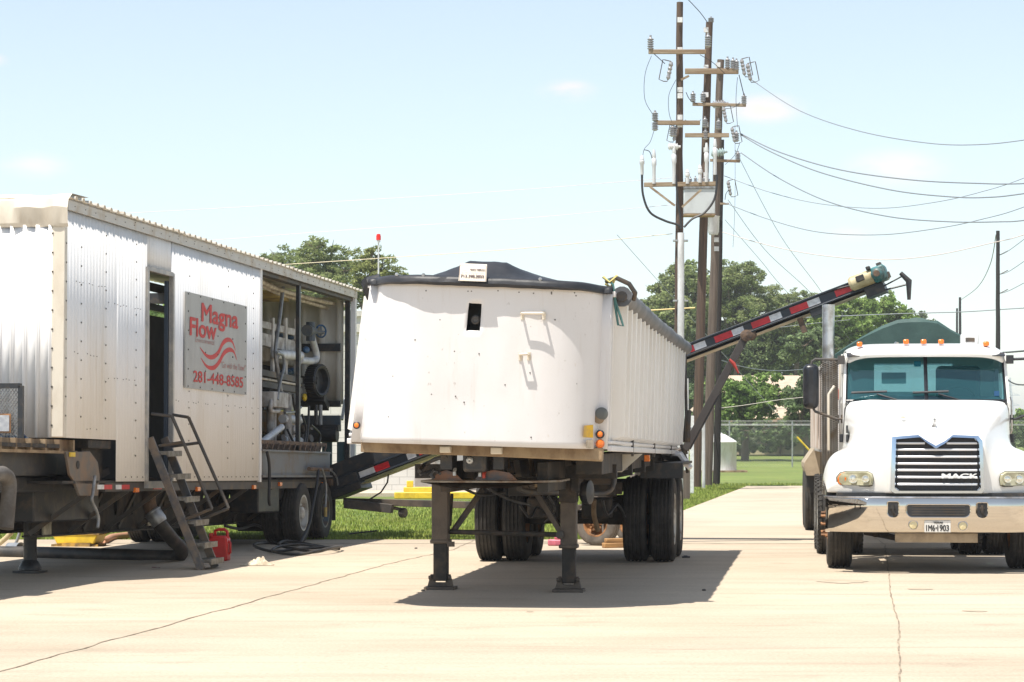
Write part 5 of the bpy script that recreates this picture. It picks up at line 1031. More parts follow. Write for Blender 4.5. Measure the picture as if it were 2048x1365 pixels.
# steps on the front panel
def fy(px, py): a, b = Ta(px, py, .1); return yf(a)
for q in (((1045, 637), (1045, 628), (1088, 628), (1090, 640)), ((1040, 722), (1041, 710), (1058, 709), (1060, 711))):
    y0_ = fy(*q[1])+.0; P0 = []
    mb = MB(); a_, b_, c_, d_ = [dp(*p, y0_) for p in q]; o_ = Vector((0, -.085, 0)); mb.tube([b_, b_+o_], .011, 8); mb.tube([b_+o_, c_+o_], .012, 8); mb.tube([c_+o_, c_+Vector((0, .03, 0))], .011, 8)
    for s_ in (b_, c_): mb.bar(s_+Vector((0, -.004, .02)), s_+Vector((0, -.004, -.05)), .03, .012, up=(0, 1, 0))
    mb.build('grab_step', CREAM, dt)
def ondisc(px, py, r, m, name, dep=.02, par=dt, n=20):
    a, b = Ta(px, py, .4); yy = (yf(a) if abs(a) < .9 else .39)-.035; c = dp(px, py, yy-.008); mb = MB(); mb.lathe([(r, .02), (r, -.0), (r*.8, -dep*.7), (r*.3, -dep), (.001, -dep)], c, (0, 1, 0), n); return mb.build(name, m, par)
for (px, py, r_, rr) in ((1200, 869, .028, .040), (1200, 888, .036, .040), (713, 851, .024, .034)):
    a, b = Ta(px, py, .4); ondisc(px, py, rr, BLACK if r_ != .036 else AMBERD, 'light_bezel', .008); ondisc(px, py, r_, ORANGE, 'marker_light', .024)
ondisc(1203, 828, .058, mat('dark_reflector', (.09, .095, .09), .4), 'round_reflector', .006, n=28); ondisc(1198, 838, .045, TAN, 'worn_patch', .003)
p0, p1 = dp(1167, 875, .2), dp(1187, 851, .2); mb = MB(); a_, _ = Ta(1168, 862, .3); b_, _ = Ta(1187, 862, .3); pa, pb = dp(1167, 875, yf(a_)), dp(1187, 850, yf(b_)); mb.prism([(pa.x, yf(a_)-.03, pa.z), (pb.x, yf(b_)-.03, pa.z-.004), (pb.x, yf(b_)-.03, pb.z), (pa.x+.01, yf(a_)-.03, pb.z-.008)], (0, .002, 0)); mb.build('yellow_sticker', YELST, dt, smooth=0)
pa, pb = dp(1173, 897, yf(a_)), dp(1187, 880, yf(b_)); mb = MB(); mb.prism([(pa.x, yf(a_)-.03, pa.z), (pb.x, yf(b_)-.03, pa.z), (pb.x, yf(b_)-.03, pb.z), (pa.x, yf(a_)-.03, pb.z)], (0, .002, 0)); mb.build('faded_sticker', RAG, dt, smooth=0)
mb = MB(); rnd = random.Random(4)
for (px, py) in ((852, 582), (936, 583), (943, 583), (950, 587), (996, 582), (1038, 585), (1067, 587), (1149, 586), (1152, 592), (1103, 585), (1195, 594), (909, 703), (958, 708), (905, 738), (863, 789), (911, 793), (928, 805), (1103, 588), (1153, 768), (1060, 746), (786, 753), (777, 834), (1062, 875), (880, 640), (1110, 640), (830, 680), (1010, 770)):
    a, b = Ta(px, py, .1); c = dp(px, py, yf(a)-.004); mb.lathe([(.007, .004), (.006, -.002), (.0005, -.003)], c, (0, 1, 0), 6)
tag(mb.build('rivet_holes', BOLT, dt, smooth=0), kind='stuff')
# ---- undercarriage
mb = MB(); a_ = dp(722, 898, .35); b_ = dp(1205, 915, .35); mb.bar(dp(724, 892, .4), dp(1206, 909, .4), .12, .11); mb.bar(dp(1000, 908, .9), dp(1205, 917, .9), .1, .06); mb.build('front_cross_member', TAN, dt, bevel=.006)
for (x0, x1, y0_, y1_) in ((879, 900, 893, 906), (981, 1003, 895, 909)): mb = MB(); a_ = dp(x0, y1_, .25); b_ = dp(x1, y0_, .25); mb.bx(a_.x, b_.x, .25, 6.5, a_.z, b_.z); mb.build('tub_stringer', TUBW if x0 < 0 else CREAM, dt, bevel=.008)
mb = MB(); a_ = dp(925, 945, .6); b_ = dp(972, 896, .6); mb.bx(a_.x, b_.x, .6, .95, a_.z, b_.z+.05); mb.build('hoist_cylinder_housing', BLACK, dt, bevel=.03); mb = MB(); mb.lathe([(.035, .0), (.03, -.03), (.015, -.035), (.001, -.03)], dp(940, 921, .6), (0, 1, 0), 14); mb.build('hoist_bolt', GALV, dt)
for (x0, x1) in ((880, 905), (985, 1008)): mb = MB(); a_ = dp(x0, 940, .7); b_ = dp(x1, 905, .7); mb.bx(a_.x, b_.x, .7, 1.0, a_.z, b_.z); mb.build('hoist_bracket', BLACK, dt, bevel=.01)
mb = MB()
for x, ya_ in ((-1.0, 6.5), (.72, 1.4)): mb.bx(x, x+.24, ya_, LT-.3, T(1, 0, LT).z-.13, T(1, 0, 1.4).z-.04)
mb.build('tub_underframe', CHASS, dt)
# kingpin plate
YK = .7
mb = MB(); zt_ = dp(960, 962, YK).z; zb_ = dp(960, 977, YK).z; xl = dp(836, 960, YK).x; xr_ = dp(1118, 960, YK+.3).x
pts = []; 
mb.prism([(xl, YK+.15, zt_), (xl+.18, YK, zt_), (xr_-.2, YK, zt_), (xr_, YK+.35, zt_), (xr_, YK+1.3, zt_), (xl, YK+1.3, zt_)], (0, 0, -.018))
mb.prism([(xl+.0, YK+.16, zt_-.018), (xl+.3, YK+.05, zb_), (xr_-.45, YK+.05, zb_), (xr_-.1, YK+.35, zt_-.018)], (0, .03, 0)); mb.build('coupler_plate', mat('coupler_plate_steel', (.22, .19, .15), .45, metal=.4, col2=(.12, .07, .04), scale=6, lo=.45, hi=.6, bump=.2), dt)
mb = MB()
for (x0, x1) in ((866, 925), (950, 1035)):
    a_ = dp(x0, 961, YK+.1); b_ = dp(x1, 961, YK+.1); h_ = .085
    mb.prism([(a_.x, YK+.1, a_.z), (a_.x+.04, YK+.1, a_.z+h_*.8), (a_.x+(b_.x-a_.x)*.45, YK+.1, a_.z+h_*1.1), (b_.x-.07, YK+.1, a_.z+h_*.8), (b_.x, YK+.1, a_.z)], (0, .03, 0))
mb.build('coupler_gusset', mat('burnt_steel', (.25, .13, .08), .5, metal=.5, col2=(.1, .1, .11), scale=5, lo=.42, hi=.58), dt)
for (px, py) in ((909, 943), (960, 945), (968, 948)):
    mb = MB(); c = dp(px, py, YK+.05); mb.tube([c+Vector((0, 0, -.04)), c, c+Vector((.01, -.03, .02))], .017, 8); mb.build('air_coupling', GALV if px != 968 else mat('red_glad', (.4, .05, .03), .4, metal=.4), dt)
mb = MB(); c = dp(866, 940, YK+.1); mb.tube([dp(838, 943, YK+.1), dp(848, 930, YK+.3), dp(872, 918, YK+.2), dp(895, 912, YK)], .02, 8); mb.tube([dp(840, 950, YK), dp(870, 938, YK+.1), dp(880, 948, YK)], .014, 8); mb.tube([dp(868, 958, YK), dp(862, 950, YK), dp(868, 942, YK), dp(876, 945, YK+.02)], .018, 8); mb.build('release_handle', BLACK, dt)
# frame rails and cross members
mb = MB()
for px in (1012, 1098):
    pass
for x in (-.45, .45): mb.bx(x-.05, x+.05, 1.0, LT-.2, 1.02, 1.30)
for y in (2.6, 4.6, 6.5, 8.0, 9.4): mb.bx(-1.0, 1.0, y, y+.1, 1.12, 1.26)
mb.build('frame_rails', CHASS, dt, bevel=.006)
mb = MB(); mb.bar(dp(1035, 938, 2.2), dp(1135, 915, 2.6), .1, .16); mb.bar(dp(1075, 940, 2.5), dp(1090, 968, 2.5), .05, .08); mb.build('leg_outrigger', CHAS2, dt)
# landing gear
def lgear(cx0, foot_y, top_y, ylow, wpx, m_up):
    g = LF and DF.lo(G(cx0[0], foot_y)); x, y = g.x, g.y; s = F/(DF.M @ Vector((x, y, 0))).y
    w_ = wpx*.84/s; ztop = dp(cx0[0], top_y, y).z; zl = dp(cx0[0], ylow, y).z
    mb = MB(); mb.bx(x-w_/2-.005, x+w_/2+.012, y-.07, y+.09, zl, ztop); mb.bx(x-w_/2-.02, x+w_/2+.026, y-.08, y+.10, zl-.01, zl+.03); leg_ = mb.build('landing_leg', m_up, dt, bevel=.012)
    mb = MB(); mb.bx(x-w_/2+.01, x+w_/2, y-.055, y+.075, .085, zl); mb.build('lower_tube', CHASS, leg_, bevel=.01)
    mb = MB(); mb.bx(x-.15, x+.155, y-.13, y+.13, .0, .03); mb.prism([(x-.13, y-.02, .03), (x-.10, y-.02, .15), (x-.075, y-.02, .15), (x-.05, y-.02, .07), (x+.05, y-.02, .07), (x+.075, y-.02, .15), (x+.10, y-.02, .15), (x+.13, y-.02, .03)], (0, .05, 0))
    for s_ in (-1, 1): mb.cyl((x+s_*.085, y-.04, .12), (x+s_*.115, y-.04, .12), .02, n=8)
    mb.cyl((x-.11, y, .12), (x+.11, y, .12), .014, n=8); mb.build('foot', LEGM, leg_, bevel=.004); return x, y
xl_, yl_ = lgear((881, 0), 1179, 965, 1085, 36, LEGM); xr2, yr2 = lgear((1137, 0), 1184, 905, 1095, 34, LEGM)
mb = MB(); s = F/25; a_ = dp(1120, 1005, yr2); b_ = dp(1155, 908, yr2); mb.bx(a_.x, b_.x, yr2-.12, yr2+.12, a_.z, b_.z); mb.bx(a_.x+.12, b_.x+.03, yr2-.14, yr2+.0, a_.z+.1, a_.z+.35); mb.build('leg_housing', CHASS, dt, bevel=.01)
mb = MB(); c = dp(1171, 985, yr2+.05); mb.lathe([(.001, -.03), (.10, -.03), (.12, 0), (.12, .05), (.05, .07), (.001, .07)], c, (1, -.25, 0), 24); mb.build('crank_gearbox', BLACK, dt)
def dbar(a, b, y0_, y1_, w_, h_, m, name='leg_brace', tube=False):
    mb = MB(); A_, B_ = dp(*a, y0_), dp(*b, y1_)
    mb.tube([A_, B_], w_, 10) if tube else mb.bar(A_, B_, w_, h_); return mb.build(name, m, dt)
dbar((900, 1064), (1125, 1070), yl_, yr2, .026, 0, CHASS, 'cross_shaft', True); dbar((907, 1062), (965, 980), yl_, yl_+.3, .035, .05, LEGM); dbar((1045, 940), (1123, 1066), yr2+.2, yr2, .035, .055, LEGM); dbar((900, 1050), (904, 990), yl_+.1, yl_+.5, .03, .03, BLACK); dbar((1028, 935), (1062, 985), yr2+.4, yr2+.2, .04, .06, LEGM)
mb = MB(); c = dp(1120, 1070, yr2-.08); mb.lathe([(.04, 0), (.04, -.03), (.02, -.035), (.001, -.035)], c, (0, 1, 0), 14); mb.build('shaft_end', CHAS2, dt); mb = MB(); c = dp(900, 1070, yl_-.08); mb.bx(c.x-.03, c.x+.04, c.y, c.y+.05, c.z-.12, c.z-.07); mb.build('shaft_lug', LEGM, dt)
# pipes, tank and chambers
def dtube(pts, m, r, name='air_line', n=8):
    P0 = [dp(a, b, y) for a, b, y in pts]; out = []
    for i in range(len(P0)-1):
        p0 = P0[max(i-1, 0)]; p1 = P0[i]; p2 = P0[i+1]; p3 = P0[min(i+2, len(P0)-1)]
        for k in range(6): t = k/6; out.append(.5*((2*p1)+(p2-p0)*t+(2*p0-5*p1+4*p2-p3)*t*t+(3*p1-3*p2+p3-p0)*t*t*t))
    out.append(P0[-1]); mb = MB(); mb.tube(out, r, n); return mb.build(name, m, dt, smooth=60)
dtube([(1038, 978, 1.8), (1060, 984, 2.2), (1120, 985, 3.4), (1180, 988, 4), (1215, 985, 4.2), (1227, 965, 4.3), (1226, 930, 4.3)], CHAS2, .028, 'bent_pipe'); dtube([(1070, 968, 2.4), (1118, 970, 2.4)], TAN, .035, 'bent_pipe')
mb = MB(); a_ = dp(1170, 925, 3.6); b_ = dp(1228, 905, 3.6); mb.tube([dp(1165, 945, 4.5), dp(1232, 945, 4.5)], .13, 16); mb.build('air_tank', LEGM, dt)
mb = MB(); mb.prism([dp(1229, 910, 3.8), dp(1285, 908, 3.8), dp(1243, 945, 3.8), dp(1235, 945, 3.8)], (0, .04, 0)); mb.build('body_gusset', CREAM, dt); 
dtube([(1188, 1000, 7.5), (1188, 1030, 7.6), (1196, 1062, 7.7)], TAN, .03, 'brake_rod')
mb = MB(); mb.bx(.15, .5, 7.8, 8.2, .55, .8); mb.bx(-.5, -.15, 7.8, 8.2, .55, .8)
mb.build('suspension_hanger', CHASS, dt, bevel=.03)
for yy in (8.82, 10.12):
    mb = MB(); mb.tube([(-.9, yy, .52), (.9, yy, .52)], .065, 12); mb.build('axle', CHASS, dt)
    for sx in (-.48, .48):
        mb = MB(); mb.bx(sx-.05, sx+.05, yy-.5, yy+.5, .62, .72); mb.bx(sx-.09, sx+.09, yy-.12, yy+.12, .45, .78); mb.build('leaf_spring', CHASS, dt, bevel=.01)
        mb = MB(); mb.lathe([(.001, -.09), (.07, -.08), (.085, 0), (.07, .08), (.001, .09)], (sx*.55, yy-.25, .62), (0, 1, 0), 14); mb.build('brake_chamber', RUST, dt)
    for sx in (-1, 1):
        wheel(dt, (sx*1.07, yy, .52), .52, .285, 'dump_out', TYRE, RIMR if sx < 0 else RIMW, sx, deep=.2, groove=4); wheel(dt, (sx*.735, yy, .52), .52, .285, 'dump_in', TYRE, RIMR, sx, groove=4)
mb = MB(); a_ = dp(1281, 957, 8.2); b_ = dp(1366, 926, 8.2); mb.bx(a_.x, b_.x, 8.15, 8.3, a_.z, b_.z); mb.bx(-b_.x+.0, -a_.x, 8.15, 8.3, a_.z, b_.z); mb.bx(a_.x, b_.x-.02, 8.3, 10.7, b_.z-.03, b_.z); mb.build('wheel_guard', BLACK, dt)
mb = MB(); a_ = dp(1270, 950, 8.5); b_ = dp(1280, 928, 8.5); mb.bx(a_.x, b_.x, 8.5, 8.52, a_.z, b_.z); mb.build('guard_plate', REFW, dt)
for (px, py, y) in ((1294, 917, 5.0),): mb = MB(); c = dp(px, py, y); mb.bx(c.x-.03, c.x+.03, y-.02, y+.05, c.z-.035, c.z+.035); mb.build('marker_light', ORANGE, dt, bevel=.006)
for pts_, m_, r_ in (
    (((905, 940, .9), (915, 968, 1.4), (960, 990, 2.4), (1010, 985, 3.4)), CABLE, .014), (((960, 948, .8), (975, 975, 1.6), (1020, 1000, 3), (1060, 1010, 5)), CABLE, .014),
    (((1000, 925, 1.2), (1020, 950, 2.0), (1050, 935, 3.0), (1090, 930, 3.4)), CABLE, .012), (((1040, 1010, 6), (1060, 1035, 7), (1075, 1015, 7.5), (1100, 1040, 8)), CABLE, .016),
    (((1205, 1000, 6), (1215, 1030, 7), (1235, 1010, 7.6), (1250, 1035, 8)), CABLE, .016), (((1095, 990, 5), (1110, 1020, 6.5), (1090, 1045, 7.6)), CABLE, .014), (((1010, 905, 1.5), (1018, 935, 1.6)), TAN, .02), (((1060, 912, 1.8), (1066, 950, 1.9)), TAN, .025), (((1180, 918, 3), (1200, 935, 3.2), (1222, 925, 3.4)), CABLE, .012)):
    dtube(list(pts_), m_, r_, 'brake_hose')
for y_ in (7.0, 8.0, 9.5, 10.7):
    mb = MB(); mb.bx(-.62, .62, y_-.03, y_+.03, .84, .98); mb.build('suspension_crossbar', CHASS, dt, bevel=.005)
for sx in (-.48, .48):
    mb = MB()
    for k in range(4): mb.tube([(sx-.04, 8.3+j*.26, .74+.018*k+.05*math.sin(math.pi*j/4)) for j in range(5)], .012, 6); mb.bx(sx-.05, sx+.05, 8.76, 8.9, .70+.0*k, .71)
    mb.build('spring_pack', RUST, dt)
# rear corner hardware seen past the right side
mb = MB()
P1 = T(1, .5, LT, .1); mb.tube([T(1, .93, LT+.05, .08), T(1, .35, LT+.05, .12), T(1, .1, LT+.05, .10)], .02, 8); mb.tube([T(1, .40, LT, .15), T(1, .1, LT, .15)], .035, 8); mb.build('tailgate_latch_rod', CHAS2, dt)
mb = MB(); mb.tube([T(1, .18, LT-.5, .05), T(1, .08, LT-.25, .08), T(1, -.05, LT-.1, .14), T(1, -.18, LT, .16)], .022, 6); mb.build('safety_chain', CHAS2, dt)
mb = MB(); mb.bx(-1.15, -.65, LT-.1, LT-.07, .2, .95); mb.bx(.65, 1.15, LT-.1, LT-.07, .2, .95); mb.build('mud_flap', BLACK, dt)
# ================================================================ striped conveyor
TA = P(690, 962, 37.6); TB_ = P(1764, 553, 35.6)
ax = (TB_-TA); CL = ax.length; ax.normalize(); up = Vector((0, 0, 1)); sd = ax.cross(up).normalized(); cu = sd.cross(ax).normalized()
cg_loc = G(1195, 1093); cv = thing('belt_conveyor', 'long black inclined conveyor with red and white stripes rising behind the dump trailer', 'conveyor', (cg_loc.x, 35.3, 0)); CO = Vector((cg_loc.x, 35.3, 0))
MC = Maxes(TA-CO, ax, -sd, cu)      # x along, -y? local: x along the belt, y away from camera, z up
MC = Maxes(TA-CO, ax, -sd if (-sd).y > 0 else sd, cu)
def cpx(px):                         # distance along the belt at a photo column
    lo_, hi_ = 0, CL
    for _ in range(40):
        m_ = (lo_+hi_)/2; p = TA+ax*m_; x = CX+p.x*F/p.y
        if x < px: lo_ = m_
        else: hi_ = m_
    return lo_
def cb(name, m, *bxs, **k):
    mb = MB(); mb.M = MC
    for b in bxs: mb.bx(*b)
    return mb.build(name, m, k.get('parent', cv), bevel=k.get('bevel', .004))
HB = .088
CBL = mat('conveyor_blue_black', (.018, .026, .038), .4, col2=(.05, .045, .04), scale=3, lo=.5, hi=.7)
cb('side_channel', CBL, (-.2, CL-.1, -.02, .0, -HB, HB), (-.2, CL-.1, -.06, .0, HB-.025, HB), (-.2, CL-.1, -.06, .0, -HB, -HB+.02)); cb('side_channel', CBL, (-.2, CL-.1, .42, .44, -HB, HB))
cb('belt', mat('belt_rubber', (.05, .05, .05), .8), (-.1, CL-.05, .02, .41, .06, .075)); cb('return_belt', mat('belt_underside', (.50, .44, .34), .7, col2=(.35, .3, .22), scale=3), (.1, CL-.3, .03, .40, -HB-.04, -HB-.03))
cb('tail_hopper', BLACK, (-.3, 1.5, -.015, .5, HB, .30), (-.3, .22, -.05, .52, -.2, HB), bevel=.01)
cb('return_belt_edge', mat('lime_grey_edge', (.30, .33, .14), .7, col2=(.2, .2, .1), scale=3), (.3, 2.6, -.04, .0, -HB-.05, -HB-.01))
for (x0, x1, m) in ((720, 750, REFW), (750, 779, RED), (815, 832, REFW), (838, 870, RED), (1368, 1389, RED), (1389, 1412, REFW), (1430, 1465, RED), (1465, 1488, REFW), (1504, 1540, RED), (1540, 1563, REFW), (1581, 1616, RED), (1616, 1640, REFW), (1671, 1706, RED)):
    a_, b_ = cpx(x0), cpx(x1); cb('reflective_tape', m, (a_, b_, -.024, -.0205, -.045, .045), bevel=0)
a_ = cpx(1708); b_ = cpx(1749)
mb = MB(); mb.M = MC; mb.cyl((a_, -.10, .04), (b_, -.10, .04), .105, n=24); mb.cyl((a_-.04, -.10, .04), (a_, -.10, .04), .08, .105, n=24); mt = mb.build('drive_motor', CREAMP, cv)
mb = MB(); mb.M = MC; mb.bx(a_+.08, a_+.2, -.23, -.15, .02, .11); mb.bx(a_+.26, a_+.32, -.2, -.08, .14, .19); mb.build('terminal_box', BLACK, mt, bevel=.01)
mb = MB(); mb.M = MC; c_ = cpx(1762); mb.bx(b_, c_+.10, -.18, .2, -.07, .15); mb.lathe([(.001, -.16), (.06, -.15), (.09, -.1), (.1, 0), (.1, .1)], (c_-.02, -.12, .04), (0, 1, 0), 18); mb.build('gearbox', TEALP, cv, bevel=.03)
mb = MB(); mb.M = MC; mb.cyl((c_-.02, -.31, .04), (c_-.02, -.27, .04), .045, n=14); mb.build('shaft_cap', RUST, cv)
cb('head_bracket', CHAS2, (c_-.1, CL+.12, -.04, .0, -.06, .03), (CL-.02, CL+.05, -.05, .1, .05, .2)); 
mb = MB(); mb.M = MC; mb.cyl((CL-.1, .0, 0), (CL-.1, .43, 0), .09, n=18); mb.build('head_pulley', BLACK, cv)
mb = MB(); k_ = cpx(1735); mb.M = MC; mb.bx(k_-.08, k_+.2, -.03, .4, -.22, -.08); mb.tube([(k_+.2, .0, -.2), (k_+.55, .0, -.24)], .015, 6); mb.tube([(k_+.2, .0, -.14), (k_+.5, .0, -.10)], .012, 6); mb.tube([(k_+.48, 0, -.05), (k_+.55, 0, -.2), (k_+.46, 0, -.45)], .035, 8, rs=[.03, .045, .025]); mb.build('belt_scraper', BLACK, cv)
k_ = cpx(1600); cb('hose_hanger', RUST, (k_-.1, k_-.02, -.0, .06, -.36, -.14)); k_ = cpx(1625); cb('return_roller', BLACK, (k_-.08, k_+.1, -.04, .44, -.20, -.09)); 
mb = MB(); mb.M = MC; a2 = cpx(1672); mb.tube([(a2-.1, -.03, .07), (a2+.1, -.05, .05), (a2+.35, -.06, .02), (a2+.5, -.04, .12)], .014, 6); mb.build('motor_cable', CABLE, cv)
# strut with rollers and undercarriage
Yst = (TA+ax*cpx(1490)).y-.12
top = P(1490, 676, Yst)-CO; bot = P(1370, 900, Yst+.1)-CO
mb = MB(); mb.bar(top, bot, .125, .11); mb.build('lift_strut', mat('strut_steel', (.045, .038, .036), .6, col2=(.05, .045, .04), scale=4), cv, bevel=.006)
mb = MB(); mb.bar(bot+(top-bot)*.02+Vector((.045, -.056, -.02)), bot+(top-bot)*.5+Vector((.045, -.056, -.02)), .008, .04); mb.build('strut_slot', BLACK, cv)
for q, r_ in (((1492, 672), .085), ((1503, 670), .08)): mb = MB(); c = P(*q, Yst)-CO; mb.lathe([(.001, -.07), (r_*.6, -.06), (r_, -.05), (r_, .05), (r_*.6, .06), (.001, .06)], c+Vector((0, -.05 if r_ > .08 else .1, 0)), (0, 1, 0), 20); mb.build('strut_roller', RUST, cv)
mb = MB(); c = P(1462, 728, Yst)-CO; mb.tube([c+Vector((-.03, -.09, .06)), c+Vector((.03, -.1, -.0)), c+Vector((.1, -.1, -.14))], .02, 6, rs=[.02, .03, .012]); mb.build('red_rag_tie', mat('red_cloth', (.4, .05, .04), .8), cv)
# axle, wheels, frame, drawbar
wx = [DF and 0][0]
mb = MB(); l0 = Vector((0, 0, .5)); mb.bar(l0+Vector((-.2, .0, 0)), bot+Vector((0, 0, 0)), .10, .12); mb.bar(P(690, 1003, 37.8)-CO, l0+Vector((.2, 0, 0)), .10, .10); mb.bar(P(690, 1008, 37.4)-CO, P(785, 1018, 37.2)-CO, .12, .13); mb.build('undercarriage_frame', mat('frame_brown', (.11, .085, .065), .65, col2=(.05, .045, .04), scale=4), cv, bevel=.006)
mb = MB(); mb.tube([P(785, 1016, 37.3)-CO, P(805, 1020, 37.3)-CO], .025, 8); mb.lathe([(.001, -.05), (.06, -.05), (.075, -.03), (.075, .03), (.06, .05), (.001, .05)], P(806, 1026, 37.3)-CO, (1, -.5, 0), 18); mb.build('jack_caster', CHAS2, cv)
mb = MB(); mb.tube([P(778, 940, 37.6)-CO, P(775, 965, 37.6)-CO, P(762, 985, 37.6)-CO, P(738, 1000, 37.5)-CO], .014, 6); mb.build('hanging_cable', CABLE, cv)
for (px, py, r_, yy) in ((1196, 1091, .30, 35.0), (1262, 1087, .28, 36.0)):
    c = Vector(((px-CX)*yy/F, yy, .0))-CO; ww = wheel(cv, (c.x, c.y, .31 if r_ > .29 else .29), .31 if r_ > .29 else .28, .2, 'cart'+str(px), TYRE2, RIMR, -1, groove=2); ww.rotation_euler = (0, 0, R(62 if px < 1200 else 40))
    for ch in []: pass
mb = MB(); mb.bar((-.3, .1, .42), (1.0, .9, .42), .08, .08); mb.build('cart_axle', RUST, cv)
mb = MB(); mb.tube([P(1205, 1040, 34.9)-CO, P(1208, 1084, 34.9)-CO], .02, 6); mb.build('stand_leg', GREYM, cv)
# ================================================================ white truck tractor on the right
KF = Frame((4.73, 27.8, 0), math.atan(.0975))
tk_ = thingf('truck_tractor', 'white road tractor with a chrome bumper and slatted grille facing the camera', 'truck', KF)
def kp(px, py, y): return KF.pl(px, py, 1, y)
GLASS = bpy.data.materials.new('tinted_glass'); GLASS.use_nodes = True; nt = GLASS.node_tree; nt.nodes.clear()
o_ = N(nt, 'ShaderNodeOutputMaterial'); t_ = N(nt, 'ShaderNodeBsdfTransparent'); t_.inputs[0].default_value = (.26, .52, .56, 1); g_ = N(nt, 'ShaderNodeBsdfGlossy'); g_.inputs['Roughness'].default_value = .04; g_.inputs[0].default_value = (.75, .95, 1, 1)
fr_ = N(nt, 'ShaderNodeFresnel'); fr_.inputs[0].default_value = 1.7; x_ = N(nt, 'ShaderNodeMixShader'); nt.links.new(fr_.outputs[0], x_.inputs[0]); nt.links.new(t_.outputs[0], x_.inputs[1]); nt.links.new(g_.outputs[0], x_.inputs[2])
d_ = N(nt, 'ShaderNodeBsdfDiffuse'); d_.inputs[0].default_value = (.035, .17, .20, 1); x2 = N(nt, 'ShaderNodeMixShader'); x2.inputs[0].default_value = .22; nt.links.new(x_.outputs[0], x2.inputs[1]); nt.links.new(d_.outputs[0], x2.inputs[2]); nt.links.new(x2.outputs[0], o_.inputs[0])
CLEARG = bpy.data.materials.new('clear_glass'); CLEARG.use_nodes = True; nt = CLEARG.node_tree; nt.nodes.clear(); o_ = N(nt, 'ShaderNodeOutputMaterial'); t_ = N(nt, 'ShaderNodeBsdfTransparent'); t_.inputs[0].default_value = (.85, .95, .95, 1); g_ = N(nt, 'ShaderNodeBsdfGlossy'); g_.inputs['Roughness'].default_value = .05; x_ = N(nt, 'ShaderNodeMixShader'); x_.inputs[0].default_value = .07; nt.links.new(t_.outputs[0], x_.inputs[1]); nt.links.new(g_.outputs[0], x_.inputs[2]); nt.links.new(x_.outputs[0], o_.inputs[0])
# hood: chains from the bottom of the front face up and back to the cowl, left half then mirrored
def chain(x0, y0, zt, pts):  # front face at x0,y0 up to height zt, then points
    return [(x0, y0+.01, .895), (x0, y0, .92), (x0, y0-.01, .90+(zt-.90)*.5), (x0, y0+.005, zt-.09), (x0*1.0, y0+.06, zt-.012)]+pts
cols = [
 chain(0, .10, 1.545, [(0, .45, 1.63), (0, .9, 1.74), (0, 1.35, 1.86), (0, 1.74, 1.965)]),
 chain(-.25, .10, 1.555, [(-.27, .45, 1.64), (-.32, .9, 1.75), (-.38, 1.35, 1.87), (-.44, 1.74, 1.965)]),
 chain(-.43, .11, 1.56, [(-.49, .45, 1.635), (-.60, .9, 1.745), (-.72, 1.35, 1.86), (-.84, 1.76, 1.96)]),
 chain(-.52, .12, 1.55, [(-.585, .45, 1.615), (-.70, .9, 1.72), (-.83, 1.35, 1.83), (-.945, 1.78, 1.93)]),
 chain(-.55, .145, 1.47, [(-.615, .46, 1.545), (-.73, .9, 1.63), (-.86, 1.35, 1.73), (-.965, 1.80, 1.80)]),
 chain(-.60, .17, 1.34, [(-.67, .47, 1.43), (-.78, .9, 1.52), (-.90, 1.35, 1.61), (-.972, 1.81, 1.64)]),
 chain(-.71, .20, 1.24, [(-.76, .50, 1.35), (-.85, .9, 1.43), (-.925, 1.35, 1.46), (-.98, 1.81, 1.42)]),
 chain(-.86, .25, 1.19, [(-.89, .52, 1.32), (-.94, .9, 1.39), (-.98, 1.35, 1.40), (-1.0, 1.81, 1.30)]),
 chain(-1.01, .32, 1.145, [(-1.04, .56, 1.27), (-1.07, .9, 1.36), (-1.09, 1.35, 1.36), (-1.08, 1.81, 1.20)]),
 chain(-1.12, .42, 1.09, [(-1.14, .62, 1.19), (-1.16, .9, 1.28), (-1.17, 1.35, 1.28), (-1.16, 1.81, 1.08)]),
 chain(-1.175, .52, 1.01, [(-1.195, .68, 1.08), (-1.21, .9, 1.15), (-1.215, 1.35, 1.15), (-1.2, 1.81, .98)]),
 [(-1.20, .56, .895), (-1.20, .57, .90), (-1.205, .58, .915), (-1.21, .60, .93), (-1.215, .64, .96), (-1.225, .72, .99), (-1.23, .9, 1.02), (-1.23, 1.35, 1.02), (-1.21, 1.81, .9)]]
full = [[(-x, y, z) for (x, y, z) in c] for c in cols[:0:-1]]+cols
mb = MB(); mb.grid(full); hood = mb.build('hood', TRUCKW, tk_, smooth=180, solid=.012, sub=2)
# seams and small fittings on the hood
def hpt(px, py, y): return kp(px, py, y)
for s_ in (-1, 1):
    mb = MB(); mb.tube([(s_*.965, 1.835, 1.02), (s_*.975, 1.84, 1.3), (s_*.972, 1.835, 1.6), (s_*.955, 1.81, 1.86), (s_*.90, 1.79, 1.955)], .008, 6); mb.build('hood_seam', BLACK, tk_)
    mb = MB(); mb.bx(s_*1.0-.02, s_*1.0+.02, 1.78, 1.86, 1.46, 1.56); mb.build('hood_latch', BLACK, tk_, bevel=.006)
    mb = MB(); mb.tube([(s_*.99, 1.95, 1.55), (s_*1.01, 1.95, 1.6), (s_*1.01, 1.95, 1.95), (s_*.99, 1.95, 2.0)], .012, 6); mb.build('grab_handle', CHROMR, tk_)
